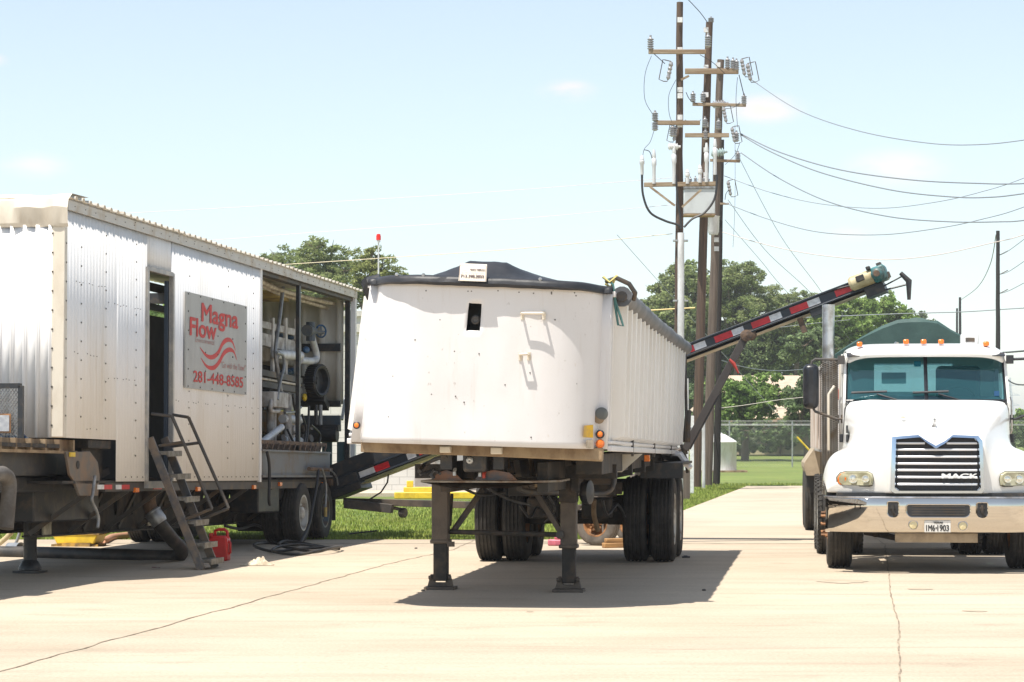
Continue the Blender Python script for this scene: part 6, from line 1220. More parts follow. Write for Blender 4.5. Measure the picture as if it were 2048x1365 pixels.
# grille
YG = .04
out_ = [(1787, 876), (1838, 872), (1856, 884), (1872, 893), (1889, 884), (1905, 872), (1954, 874), (1962, 884), (1966, 978), (1960, 985), (1792, 985), (1784, 979)]
O = [kp(px, py, YG) for px, py in out_]; cxg = sum(p.x for p in O)/len(O)
cen = Vector((cxg, YG, 1.22))
mb = MB(); mb.prism([(p.x, .085, p.z) for p in O], (0, .06, 0)); gr = mb.build('grille', mat('grille_black', (.012, .014, .02), .5), tk_, smooth=0)
inn = [cen+(p-cen)*.925 for p in O]
for i in (2, 3, 4): inn[i] = O[i]+Vector((0, 0, -.030))
mb = MB(); n = len(O)
ring = [[(cen.x+(p.x-cen.x)*1.04, .11, cen.z+(p.z-cen.z)*1.04) for p in O+[O[0]]], [(cen.x+(p.x-cen.x)*1.035, .02, cen.z+(p.z-cen.z)*1.035) for p in O+[O[0]]], [(p.x*.3+q.x*.7, .012, p.z*.3+q.z*.7) for p, q in zip(O+[O[0]], inn+[inn[0]])], [(q.x, .03, q.z) for q in inn+[inn[0]]], [(q.x, .10, q.z) for q in inn+[inn[0]]]]
mb.grid(ring); mb.build('grille_surround', mat('sky_tinted_chrome', (.52, .60, .70), .12, metal=1), gr, smooth=30)  # blue in the chrome colour imitates reflected sky
for py in (887, 900, 914, 928, 941, 955, 969):
    zc = kp(1870, py, .05).z
    segs = [(1794, 1955)] if py > 893 else [(1794, 1850), (1893, 1955)]
    for a, b in segs:
        mb = MB(); mb.bar((kp(a, py, .05).x, .055, zc), (kp(b, py, .05).x, .055, zc), .02, .026); mb.build('slat', mat('slat_silver', (.68, .69, .72), .35, metal=.35) if not bpy.data.materials.get('slat_silver') else bpy.data.materials['slat_silver'], gr, bevel=.008)
mb = MB()
for k in range(14): x = kp(1796+k*12.3, 930, .08).x; mb.bx(x-.004, x+.004, .072, .084, kp(0, 980, .08).z, kp(0, 895, .08).z)
tag(mb.build('radiator_fins', CHASS, gr, smooth=0), kind='stuff')
o0 = kp(1884, 957, .035); o1 = kp(1955, 948, .035); mb = MB(); text('MACK', 'lettering', mat('chrome_letter', (.85, .86, .88), .25, metal=.5), gr, Maxes((o0.x, .036, o0.z), (1, 0, 0), (0, 0, 1), (0, -1, 0)), o1.x-o0.x, o1.z-o0.z, .0, ext=.008, fat=.006)
c = kp(1870, 842, .5); zz_ = 1.64; mb = MB(); mb.tube([(0, .47, zz_), (0, .46, zz_+.03), (0, .44, zz_+.06)], .02, 8, rs=[.032, .018, .014]); mb.ell((0, .44, zz_+.075), .016, .03, .018); mb.tube([(0, .42, zz_+.09), (0, .40, zz_+.105)], .009, 6); mb.build('hood_ornament', CHROMR, tk_)
mb = MB(); mb.lathe([(.03, 0), (.03, .004), (.001, .005)], kp(1806, 835, .7), (0, -.25, 1), 14); mb.build('hood_mark', mat('rust_spot', (.45, .36, .25), .6), tk_)
for (px, py) in ((1702, 859), (1702, 877)):
    c = kp(px, py, 1.5); mb = MB(); mb.bx(-.955, -.935, 1.35, 1.5, c.z-.045, c.z+.045); mb.build('side_vent', BLACK, tk_)
# headlights
for s_ in (-1, 1):
    def hx(px, py, y):  # left lamp outline, mirrored for the right
        p = kp(px, py, y); return Vector((p.x*(-s_), p.y, p.z))
    ol = [(1674, 966), (1673, 955), (1680, 946), (1692, 943), (1735, 943), (1744, 948), (1747, 958), (1745, 971), (1738, 973), (1682, 972)]
    def yh(px): return .195+.24*((1747-px)/74)**1.5
    pts = [hx(px, py, yh(px)-.03) for px, py in ol]; mb = MB(); cc = sum(pts, Vector())/len(pts); cc.y = hx(1705, 958, yh(1705)-.075).y
    rows = [[p+Vector((0, .08, 0)) for p in pts]+[pts[0]+Vector((0, .08, 0))], [p for p in pts]+[pts[0]], [cc+(p-cc)*.86+Vector((0, -.028, 0)) for p in pts]+[cc+(pts[0]-cc)*.86+Vector((0, -.028, 0))], [cc+(p-cc)*.02 for p in pts]+[cc+(pts[0]-cc)*.02]]
    mb.grid(rows); hl = mb.build('headlight', mat('yellowed_lens', (.46, .44, .30), .15, coat=1, col2=(.36, .34, .22), scale=9), tk_, smooth=40)
    mb = MB(); mb.tube([p+Vector((0, .005, 0)) for p in pts], .006, 6, closed=True); mb.build('lens_gasket', PLASB, hl)
    for px, r_ in ((1706, .052), (1731, .042)):
        c = hx(px, 958, yh(px)-.075); mb = MB(); mb.lathe([(r_, .012), (r_*.98, -.006), (r_*.9, -.006), (r_*.78, .008), (r_*.4, .004), (r_*.3, -.008), (.001, -.010)], c, (0, 1, 0), 24); mb.build('lamp_reflector', mat('lamp_silver', (.75, .75, .68), .1, metal=.7), hl)
    q = [hx(a, b, yh(a)-.052) for a, b in ((1675, 965), (1675, 956), (1681, 948), (1689, 945), (1693, 958), (1688, 970), (1680, 970))]; mb = MB(); mb.prism(q, (0, .03, 0)); mb.build('turn_signal', ORANGE, hl, bevel=.005)
# bumper
mb = MB(); prof = [(.85, .03), (.848, -.04), (.83, -.056), (.74, -.055), (.62, -.040), (.50, -.018), (.468, 0), (.455, .05)]; rows = []
def yb(x): return .02*x*x+.30*max(0, (abs(x)-.72)/.5)**1.8
for (z, dy) in prof: rows.append([(x, yb(x)+dy, z+.01*0) for x in [-1.225+2.45*i/60 for i in range(61)]])
mb.grid(rows); bp = mb.build('bumper', CHROME, tk_, smooth=60, solid=.006)
mb = MB(); mb.tube([(x, yb(x)-.035, .852) for x in [-1.235+2.47*i/40 for i in range(41)]], .011, 8); mb.build('bumper_top_lip', CHROMR, bp)
def rrect(x0, x1, z0, z1, r0, r1, k=6):
    P_ = []
    for (cx_, cz_, a0, r) in ((x1-r1, z1-r1, 0, r1), (x0+r1, z1-r1, 90, r1), (x0+r0, z0+r0, 180, r0), (x1-r0, z0+r0, 270, r0)):
        for i in range(k+1): a = R(a0+90*i/k); P_.append((cx_+r*math.cos(a), cz_+r*math.sin(a)))
    return P_
for (x0, x1, y0_, y1_, r0, r1, nm) in ((1812, 1940, 1009, 1035, .068, .03, 'air_slot'), (1774, 1797, 1003, 1035, .055, .018, 'tow_pocket'), (1952, 1975, 1005, 1036, .055, .018, 'tow_pocket')):
    a = kp(x0, y1_, 0); b = kp(x1, y0_, 0); rp = rrect(a.x, b.x, a.z, b.z, r0, r1)
    xm = (a.x+b.x)/2; f = -.063
    mb = MB(); mb.prism([(x, yb(x)+f, z) for x, z in rp], (0, .03, 0)); ob = mb.build(nm, PLASB, bp, smooth=0)  # raised black insert, its colour stands in for shade inside the opening
    mb = MB(); mb.tube([(x, yb(x)+f, z) for x, z in rp], .008, 6, closed=True); mb.build('slot_rim', CHROME, ob)
    if nm == 'tow_pocket': mb = MB(); mb.tube([(xm, yb(xm)-.067, a.z+.14), (xm, yb(xm)-.085, a.z+.06), (xm+.02, yb(xm)-.077, a.z+.03)], .016, 8); mb.ell((xm, yb(xm)-.067, a.z+.10), .03, .012, .03); mb.build('tow_hook', CHASS, ob)
    else:
        mb = MB()
        for k in range(4): mb.bx(a.x+.06, b.x-.06, f-.002, f+.001, a.z+.03+k*.03, a.z+.036+k*.03)
        tag(mb.build('slot_louvre', CHAS2, ob, smooth=0), kind='stuff')
for px, py in ((1826, 1050), (1925, 1052)):
    c = kp(px, py, 0); mb = MB(); c.y = yb(c.x)-.030; mb.lathe([(.056, .01), (.056, -.006), (.047, -.01), (.046, .0)], c, (0, 1, 0), 28); fl = mb.build('fog_light_ring', CHROMR, bp); mb = MB(); mb.lathe([(.046, .0), (.04, -.008), (.001, -.016)], c, (0, 1, 0), 28); mb.build('fog_light', mat('cream_lens', (.72, .62, .36), .3, coat=.5), bp)
a = kp(1848.5, 1065, -.03); b = kp(1901, 1041.5, -.03); mb = MB(); mb.bx(a.x, b.x, -.050, -.036, a.z, b.z); pl_ = mb.build('licence_plate', mat('plate_white', (.70, .69, .66), .45, col2=(.6, .58, .54), scale=30), bp, bevel=.003)
pw, ph = b.x-a.x, b.z-a.z
def plt(s, u, v, w_, h_, m, bo): return text(s, 'lettering', m, pl_, Maxes((a.x+pw*u, -.0505, a.z+ph*v), (1, 0, 0), (0, 0, 1), (0, -1, 0)), pw*w_, ph*h_, 0, ext=.001, fat=.0022)
plt('TEXAS', .34, .76, .36, .14, INK, .02); plt('1M6', .07, .12, .33, .50, INK, .0); plt('1903', .50, .12, .43, .50, INK, .01); plt('*', .425, .30, .05, .14, INK, .02)
mb = MB(); a_ = kp(1790, 1085, .15); b_ = kp(1955, 1068, .15); mb.bx(a_.x, b_.x, .12, .16, a_.z, b_.z); mb.build('lower_valance', mat('valance_tan', (.35, .27, .18), .4, metal=.4, col2=(.2, .15, .1), scale=4), bp)
mb = MB(); mb.bx(-1.1, 1.1, .16, .5, .80, .90); mb.bx(-.9, .9, .3, .45, .55, .85); mb.build('front_crossmember', BLACK, tk_)
# cab
ywb, ywt = 1.80, 2.05; zc0 = 1.93; zw0 = kp(1850, 801, ywb).z; zw1 = kp(1850, 710, ywt).z
def cabx(z): return .965-.03*max(0, (z-1.9)/.7)
mb = MB(); rows = []
for z in (1.0, 1.4, 1.93, 2.3, zw1+.02): rows.append([(-cabx(z), y, z) for y in (1.85+.25*max(0, (z-1.93)/.62), 2.3, 2.8, 3.3)])
mb.grid(rows, skip=lambda i, j: i == 2 and j == 1 or i == 3 and j == 1 and False); sd_l = mb.build('cab_side', TRUCKW, tk_, smooth=0, solid=.03)
mb = MB(); mb.grid([[(-p[0], p[1], p[2]) for p in r] for r in rows], skip=lambda i, j: i == 2 and j == 1); mb.build('cab_side', TRUCKW, tk_, smooth=0, solid=.03)
mb = MB(); zb0, zb1 = kp(0, 787, 3.3).z, kp(0, 733, 3.3).z; xs_ = [-.95, kp(1748, 750, 3.3).x, kp(1905, 750, 3.3).x, .95]; mb.grid([[(x, 3.3, z) for x in xs_] for z in (1.0, zb0, zb1, zw1+.05)], skip=lambda i, j: i == 1 and j == 1); mb.build('cab_back', TRUCKW, tk_, smooth=0, solid=.03)
mb = MB(); mb.add([(xs_[1], 3.27, zb0), (xs_[2], 3.27, zb0), (xs_[2], 3.27, zb1), (xs_[1], 3.27, zb1)], [(0, 1, 2, 3)]); mb.build('rear_window', CLEARG, tk_, smooth=0)
# roof with visor brow
rows = []
for (y, z, wx) in ((1.86, zw1-.035, .915), (1.83, zw1+.02, .94), (1.90, zw1+.075, .935), (2.1, zw1+.12, .93), (2.5, zw1+.15, .93), (3.2, zw1+.14, .93), (3.35, zw1+.05, .93)):
    rows.append([(wx*math.copysign(abs(t)**.75, t), y+.16*abs(t)**4, z-.07*abs(t)**7-.012*t*t) for t in [-1+2*i/28 for i in range(29)]])
mb = MB(); mb.grid(rows); mb.build('roof', TRUCKW, tk_, smooth=180, solid=.02, sub=1)
mb = MB(); rows = [[(x, yy_, zz) for x in (-.93, -.5, 0, .5, .93)] for (yy_, zz) in ((1.9, zw1-.02), (2.02, zw1+.02))]; mb.grid(rows); mb.build('visor_underside', BLACK, tk_, smooth=0, solid=.01)
def wy(t, v): return ywb+(ywt-ywb)*v+.10*abs(t)**2.5
for s_ in (-1, 1):
    mb = MB(); ts = [.02*s_+s_*.98*i/10 for i in range(11)]
    mb.grid([[(t*(.93-.02*v), wy(t, v), zw0+(zw1-zw0)*v) for t in ts] for v in (0, .25, .5, .75, 1)]); mb.build('windshield', GLASS, tk_, smooth=60)
mb = MB(); mb.tube([(0, wy(0, 0)-.012, zw0-.01), (0, wy(0, 1)-.012, zw1)], .024, 6); mb.build('windshield_divider', PLASB, tk_)
mb = MB(); mb.tube([(t*.935, wy(t, 0)-.01, zw0-.005) for t in [-1+2*i/20 for i in range(21)]], .018, 6); mb.tube([(t*.915, wy(t, 1)-.01, zw1) for t in [-1+2*i/20 for i in range(21)]], .02, 6)
for s_ in (-1, 1): mb.tube([(s_*.945, wy(1, 0), zw0), (s_*.925, wy(1, 1), zw1)], .022, 6)
mb.build('windshield_gasket', PLASB, tk_)
mb = MB(); mb.grid([[(t*.95, wy(t, 0)-.02, zw0-.02) for t in [-1+2*i/20 for i in range(21)]], [(t*.93, wy(t, 0)-.16, zw0-.05) for t in [-1+2*i/20 for i in range(21)]]]); mb.build('cowl', PLASB, tk_, smooth=0, solid=.02)
for (p_, e_) in (((-.30, 0), (-.78, .10)), ((.42, 0), (-.0, .1))):
    mb = MB(); a = Vector((p_[0], wy(p_[0], 0)-.06, zw0-.01)); m_ = Vector((p_[0]-.28, wy(p_[0]-.2, .12)-.04, zw0+.075)); mb.tube([a, m_], .012, 6); mb.tube([m_+Vector((-.30, .01, .015)), m_+Vector((.12, .0, .03)), m_+Vector((.3, 0, -.0))][:2], .016, 6); mb.build('wiper', PLASB, tk_)
# cab interior
mb = MB(); mb.bx(-.9, .9, 2.0, 2.35, 1.5, zw0+.05); mb.build('dashboard', mat('dash_grey', (.10, .11, .11), .8, col2=(.15, .16, .16), scale=5), tk_, bevel=.04)
for (x, w_) in ((.46, .27), (-.5, .24)):
    mb = MB(); z1_ = kp(0, 737, 2.9).z if x > 0 else 2.03; mb.bx(x-w_, x+w_, 2.85, 3.0, 1.4, z1_); s_ = mb.build('cab_seat', mat('seat_dark_teal', (.03, .06, .075), .85) if not bpy.data.materials.get('seat_dark_teal') else bpy.data.materials['seat_dark_teal'], tk_, bevel=.06, seg=3)
mb = MB(); mb.tube([(.42+.2*math.cos(t), 2.42+.08*math.sin(t), 2.0+.13*math.sin(t)) for t in [2*math.pi*i/24 for i in range(24)]], .014, 6, closed=True); mb.build('steering_wheel', PLASB, tk_)
mb = MB(); a = kp(1822, 728, ywt-.02); mb.bx(-.13, -.05, wy(0, .85)+.005, wy(0, .85)+.012, a.z-.035, a.z+.03); mb.build('windshield_sticker', mat('cyan_sticker', (.05, .45, .6), .5), tk_)
mb = MB(); mb.bx(.80, .86, wy(.9, .1)-.012, wy(.9, .1)-.006, zw0+.05, zw0+.11); mb.build('windshield_sticker', BLUEP, tk_)
mb = MB(); a = kp(1748+55, 795, 2.3); mb.bx(-.3, -.02, 2.05, 2.12, zw0+.02, zw0+.07); mb.build('dash_papers', REFW, tk_)
mb = MB(); mb.bx(-.45, -.15, 3.29, 3.3, zb0+.1, zb0+.24); mb.build('rear_window_sign', mat('teal_sign', (.35, .5, .5), .6), tk_)
# roof lights, antenna
for px, py in ((1719, 689), (1812, 684), (1847, 684), (1882, 684), (1972, 688)):
    c = kp(px, py, 2.05); mb = MB(); zr_ = zw1+.10 if 1750 < px < 1950 else zw1+.085; mb.bx(c.x-.033, c.x+.033, 2.0, 2.1, c.z-.03, c.z+.028); mb.build('roof_marker_light', ORANGE, tk_, bevel=.015)
a = kp(1922, 688, 2.3); b = kp(1957, 668, 2.3); mb = MB(); mb.bx(a.x, b.x, 2.25, 2.45, a.z-.03, b.z); ab_ = mb.build('roof_unit', REFW, tk_, bevel=.02); mb = MB(); mb.bx(a.x+.05, b.x-.05, 2.246, 2.249, a.z+.02, a.z+.07); mb.build('unit_badge', CHAS2, ab_)
mb = MB(); mb.tube([(-.3, 2.5, zw1+.15), (-.3, 2.9, zw1+.17)], .02, 8); mb.build('air_horn', CHROMR, tk_)
# mirrors
def mir(s_):
    c = kp(1622, 777, 1.95); c.x = c.x*(-s_) if s_ > 0 else c.x; hx_ = .095; zz0 = kp(0, 820, 1.95).z; zz1 = kp(0, 733, 1.95).z
    mb = MB(); mb.bx(c.x-hx_, c.x+hx_, 1.88, 2.03, zz0, zz1); m_ = mb.build('mirror', PLASB, tk_, bevel=.07, seg=4)
    e = -s_ if s_ < 0 else -1
    e = 1 if s_ < 0 else -1
    mb = MB(); mb.tube([(c.x, 1.95, zz1-.03), (c.x+e*.01, 1.95, zz1+.03), (c.x+e*.05, 1.95, zz1+.06), (c.x+e*.4, 2.0, zz1+.05)], .016, 8); mb.tube([(c.x+e*.02, 1.95, zz0+.02), (c.x+e*.05, 1.95, zz0-.03), (c.x+e*.3, 1.95, zz0-.12), (c.x+e*.42, 1.95, zz0-.12)], .016, 8)
    for z in (zz1+.05, zz0-.12): mb.bx(c.x+e*.36-.04, c.x+e*.36+.04, 1.95, 2.1, z-.05, z+.05)
    mb.build('mirror_arm', CHAS2 if s_ < 0 else BLACK, m_)
mir(-1); mir(1)
# exhaust stack behind the cab
ye = 3.4; ce = kp(1660, 800, ye); xe = ce.x; s = F/30.9
mb = MB(); z0 = kp(0, 900, ye).z; z1 = kp(0, 722, ye).z; z2 = kp(0, 618, ye).z
mb.tube([(xe-.02, ye, z1-.1), (xe-.02, ye, z1), (xe-.02, ye, (z1+z2)/2), (xe-.02, ye, z2)], .075, 20, rs=[.075, .078, .074, .078]); mb.build('exhaust_stack', CHROMR, tk_, smooth=60)
mb = MB(); mb.tube([(xe-.0, ye, z0-.55), (xe-.0, ye, z1)], .10, 20); mb.build('muffler', mat('muffler_steel', (.35, .33, .30), .45, metal=.5, col2=(.2, .15, .1), scale=6), tk_)
mb = MB()
for i in range(60):
    z = z0-.5+(z1-z0+.5)*i/60
    for j in range(9):
        t = R(180+20*j); q = Vector((xe-.01+.108*math.cos(t), ye+.108*math.sin(t), z+(j % 2)*.011)); mb.bx(q.x-.010, q.x+.010, q.y-.006, q.y+.002, q.z, q.z+.010)
o = mb.build('heat_shield_holes', CHASS, tk_, smooth=0, clean=False); tag(o, kind='stuff')
mb = MB(); mb.tube([(xe+.13, ye-.1, z0-.1), (xe+.13, ye-.1, z1-.06)], .025, 8); mb.tube([(xe+.05, ye-.13, z1-.35), (xe-.02, ye-.15, z1-.45), (xe-.02, ye-.15, z0)], .018, 8); mb.build('stack_pipe', CREAM, tk_)
# steps, tank, frame, wheels
mb = MB(); mb.bx(-1.15, -.7, 1.95, 3.2, .5, .95); mb.bx(.7, 1.15, 1.95, 3.2, .5, .95); mb.build('fuel_tank', CHROMR, tk_, bevel=.1, seg=4)
mb = MB(); mb.bx(-.45, -.35, .4, 6.2, .68, .92); mb.bx(.35, .45, .4, 6.2, .68, .92); mb.bx(-.45, .45, .9, 2.6, .55, 1.3); mb.bx(-.5, .5, 4.1, 5.9, .9, 1.08)
mb.build('frame', CHASS, tk_, bevel=.01)
for (y, k) in ((1.25, 1), (4.85, 2), (6.1, 2)):
    mb = MB(); mb.tube([(-.9, y, .5), (.9, y, .5)], .06, 10); mb.ell((0, y, .5), .2 if k > 1 else .01, .22 if k > 1 else .01, .2 if k > 1 else .01); mb.build('axle', CHASS, tk_)
    for s_ in (-1, 1):
        if k == 1: wheel(tk_, (s_*1.04, y+.1, .51), .51, .29, 'steer', TYRE, RIMR, s_, deep=.9)
        else: wheel(tk_, (s_*1.08, y, .51), .51, .27, 'drive', TYRE, RIMW, s_, deep=.2, lugs=True); wheel(tk_, (s_*.76, y, .51), .51, .27, 'drive_in', TYRE, RIMR, s_, lugs=True)
mb = MB()
for k in range(8): t = 2*math.pi*k/8; mb.cyl((-1.18, 1.35+.13*math.cos(t), .51+.13*math.sin(t)), (-1.25, 1.35+.13*math.cos(t), .51+.13*math.sin(t)), .016, n=6)
mb.build('hub_studs', RIMR, tk_)
mb = MB(); mb.tube([(-.75, 1.2, .42), (-.5, 1.1, .38), (-.4, 1.0, .36)], .035, 8); mb.ell((-.62, 1.15, .40), .06, .08, .04); mb.build('steering_link', CHASS, tk_)
# ================================================================ dump trailer behind the tractor
gt = thingf('tarped_trailer', 'pale bulk trailer with a green tarp coupled behind the white tractor', 'trailer', KF)
ZT2 = 2.56; ZB2 = 1.30; Y0, Y1 = 3.95, 14.0; WH = 1.08
mb = MB(); prof = []; y = Y0+.3
for s_ in (-1, 1):
    mb.grid([[(s_*(WH-.0), Y0, z), (s_*WH, Y1, z)] for z in (ZB2, ZT2)])
    yy = Y0+.2
    while yy < Y1-.2: mb.bx(s_*WH-.03 if s_ < 0 else WH, s_*WH if s_ < 0 else WH+.03, yy, yy+.06, ZB2+.05, ZT2-.05); yy += .62
mb.build('side_panel', mat('dusty_white_side', (.60, .56, .52), .5, col2=(.45, .36, .30), scale=2, stretch=(1, 1, .4)), gt, smooth=0)
mb = MB(); mb.bx(-WH, WH, Y0-.03, Y0, ZB2, ZT2); mb.bx(-WH, WH, Y1, Y1+.03, ZB2, ZT2); mb.bx(-WH, WH, Y0, Y1, ZB2, ZB2+.03); mb.build('end_panel', WHITE, gt)
q = [kp(a, b, Y0-.04) for a, b in ((1675, 802), (1692, 775))]; text('CS', 'lettering', REDINK, gt, Maxes((q[0].x, Y0-.035, q[0].z), (1, 0, 0), (0, 0, 1), (0, -1, 0)), (q[1].x-q[0].x), (q[1].z-q[0].z), .03)
mb = MB(); rows = []
xp = [-1.12, -1.05, -.85, -.65, -.42, -.22, -.1, 0, .1, .2, .28, .45, .65, .85, 1.05, 1.12]; zp = [-.10, -.02, .12, .25, .37, .45, .46, .465, .465, .455, .44, .33, .22, .10, -.02, -.10]
for y in [Y0-.06, Y0+.0, Y0+.25]+[Y0+.6+k*.5 for k in range(20)]:
    k_ = 0 if y < Y0 else 1; rows.append([(x, y+.03*hsh(x*3, y), (ZT2+z*(1 if k_ else .93)+(.04*hsh(x*5, y*1.2, 7)+.02*hsh(x*16, y*.8, 3))) if k_ else ZT2+z*.9) for x, z in zip(xp, zp)])
rows.insert(0, [(x, Y0-.05, ZT2-.06) for x in xp]); mb.grid(rows); mb.build('green_tarp', GREENT, gt, smooth=25)
mb = MB()
for s_ in (-1, 1): mb.prism([(s_*(WH-.02), 12.0, ZB2+.06), (s_*(WH+.16), 12.0, ZB2-.20), (s_*(WH+.16), 12.0, ZB2-.27), (s_*(WH+.12), 12.0, ZB2-.40), (s_*(WH-.25), 12.0, ZB2-.40), (s_*(WH-.25), 12.0, ZB2+.0)], (0, 2.6, 0))
mb.build('fender_flare', mat('dusty_flare', (.42, .34, .24), .7, col2=(.3, .24, .17), scale=3), gt, smooth=0)
mb = MB(); mb.bx(-.5, -.4, Y0+.3, Y1, 1.0, 1.25); mb.bx(.4, .5, Y0+.3, Y1, 1.0, 1.25); mb.bx(-1.0, 1.0, Y0+.4, Y0+.6, 1.15, 1.3); mb.bx(-.95, .95, 8, 8.15, 1.1, 1.25); mb.build('frame_rails', CHASS, gt)
for s_ in (-1, 1): mb = MB(); mb.bx(s_*.75-.06, s_*.75+.06, 6.9, 7.02, .45, 1.2); mb.bx(s_*.75-.12, s_*.75+.12, 6.85, 7.1, .40, .44); mb.build('landing_leg', CHAS2, gt)
mb = MB(); mb.bx(-1.2, -.6, 12.3, 12.33, .62, 1.0); mb.bx(.6, 1.2, 12.3, 12.33, .62, 1.0); mb.build('wheel_guard', BLACK, gt)
for y in (12.95, 14.2):
    mb = MB(); mb.tube([(-.9, y, .5), (.9, y, .5)], .06, 10); mb.build('axle', CHASS, gt)
    for s_ in (-1, 1): wheel(gt, (s_*1.08, y, .51), .51, .27, 'dump_out', TYRE, RIMW, s_); wheel(gt, (s_*.76, y, .51), .51, .27, 'dump_in', TYRE, RIMR, s_)
# ================================================================ loose things on the yard
def spl(P0, k=7):
    out = []
    for i in range(len(P0)-1):
        p0 = P0[max(i-1, 0)]; p1 = P0[i]; p2 = P0[i+1]; p3 = P0[min(i+2, len(P0)-1)]
        for j in range(k): t = j/k; out.append(.5*((2*p1)+(p2-p0)*t+(2*p0-5*p1+4*p2-p3)*t*t+(3*p1-3*p2+p3-p0)*t*t*t))
    out.append(P0[-1]); return out
# suction hose: comes down from the shed floor and runs off to the left on the ground
hg = G(365, 1122); hs_ = thing('suction_hose', 'thick black hose dropping from the shed floor and lying along the ground', 'hose', (hg.x, hg.y, 0))
def hp(px, py, Y): return P(px, py, Y)-Vector((hg.x, hg.y, 0))
mb = MB(); mb.tube(spl([hp(310, 1035, 29.9), hp(325, 1055, 29.95), hp(345, 1080, 30.2), hp(362, 1098, 30.6), hp(358, 1112, 30.9), hp(330, 1114, 31.0), hp(260, 1112, 31.0), hp(120, 1108, 31.4), hp(0, 1106, 31.8), hp(-200, 1104, 32.0), hp(-400, 1104, 32.0)]), .085, 14); mb.build('rubber_hose', HOSE, hs_, smooth=60)
mb = MB(); mb.tube(spl([hp(300, 955, 29.9), hp(297, 990, 29.9), hp(299, 1012, 29.9), hp(306, 1026, 29.9), hp(311, 1036, 29.9)]), .085, 14); mb.build('rusty_down_pipe', RUST, hs_, smooth=60)
mb = MB(); a = hp(303, 1022, 29.9); b = hp(321, 1047, 29.9); mb.tube([a, a.lerp(b, .2), a.lerp(b, .8), b], .1, 16, rs=[.09, .105, .102, .092]); mb.tube([a.lerp(b, .1), a.lerp(b, .16)], .112, 16); mb.build('hose_coupling', GALV, hs_)
# red fuel can
g = G(433, 1124); jc = thing('fuel_can', 'red plastic fuel can behind the foot of the steel steps', 'fuel can', (g.x, g.y+.25, 0), (0, 0, R(-8)))
W_, D_, H_ = .125, .10, .36
mb = MB(); mb.prism([(-W_, -D_, .0), (W_, -D_, .0), (W_, -D_, .27), (W_*.82, -D_, .31), (-W_*.5, -D_, .31), (-W_, -D_, .25)], (0, 2*D_, 0)); bd = mb.build('can_body', JERRY, jc, bevel=.022, seg=3)
mb = MB(); mb.tube([(-.05, 0, .30), (-.045, 0, .37), (.0, 0, .385), (.07, 0, .385), (.105, 0, .36), (.11, 0, .27)], .02, 8); mb.build('can_handle', JERRY, jc, smooth=60)
mb = MB(); mb.tube([(W_-.01, -.0, .08), (W_+.018, 0, .10), (W_+.018, 0, .22), (W_-.01, 0, .25)], .016, 8); mb.build('side_grip', JERRY, jc); mb = MB(); mb.cyl((-.09, 0, .28), (-.10, 0, .34), .03, n=14); mb.build('cap', JERRY, jc)
# coil of black hose, hose end, rag, scraps
g = G(590, 1103); hc = thing('hose_coil', 'flat loose coil of black hose on the concrete by the shed wheels', 'hose', (g.x, g.y, 0)); mb = MB(); rnd = random.Random(2); pts = []
for (px, py) in ((600, 1090), (585, 1096), (530, 1094), (508, 1103), (545, 1106), (600, 1104), (680, 1101), (660, 1108), (600, 1112), (548, 1110), (555, 1103), (600, 1100), (650, 1100), (620, 1108), (560, 1100), (575, 1093), (640, 1096), (678, 1104)): v = G(px, py)-g; v.z = .02+.018*(len(pts) % 4); pts.append(v)
mb.tube(spl(pts), .02, 8); mb.build('coiled_hose', HOSE, hc, smooth=60)
g = G(515, 1131); rg = thing('rag', 'crumpled pale rag at the edge of the shed shadow', 'rag', (g.x, g.y, 0)); mb = MB(); rows = []
for i in range(15):
    v = i/14; rows.append([((u-.5)*.34*(1+.2*math.sin(v*7)), (v-.5)*.22*(1+.3*math.sin(u*5)), .004+.065*max(0, math.sin(u*math.pi))*max(0, math.sin(v*math.pi))*(.6+1.4*abs(hsh(u*5, v*5, 1)))+.02*math.exp(-((u-.72)**2+(v-.5)**2)*30)) for u in [j/19 for j in range(20)]])
mb.grid(rows); mb.build('cloth', RAG, rg, smooth=60, solid=.004)
g = G(312, 1139); dbr = thing('leaf_scrap', 'small dark reddish scrap on the shaded concrete', 'scrap', (g.x, g.y, 0)); mb = MB(); mb.grid([[(x*.05, y*.05, .015+.03*abs(hsh(x*1.5, y*1.7, 2))) for x in (-1, -.3, .3, 1)] for y in (-1, 0, 1)]); mb.build('crumpled_scrap', mat('scrap_red', (.14, .05, .05), .8), dbr)
g = G(1372, 1116); dbr = thing('rubber_scrap', 'tiny black scrap beside the right rear tyre of the dump trailer', 'scrap', (g.x, g.y, 0)); mb = MB(); mb.bx(-.05, .05, -.03, .03, 0, .02); mb.bx(-.03, .02, -.02, .02, .02, .03); mb.build('scrap_piece', BLACK, dbr, bevel=.005)
for (px, py, lb) in ((832, 1098, 'dark leaf scrap on the sunlit concrete left of the landing leg'), (846, 1183, 'tiny dark pebble by the left landing foot'), (1408, 1182, 'small brown twig just outside the trailer shadow')):
    g = G(px, py); t = thing('pebble' if 'pebble' in lb else 'leaf_scrap', lb, 'debris', (g.x, g.y, 0)); mb = MB(); mb.ell((0, 0, .008), .022, .015, .012, 8, 5); mb.build('piece', BOLT, t)
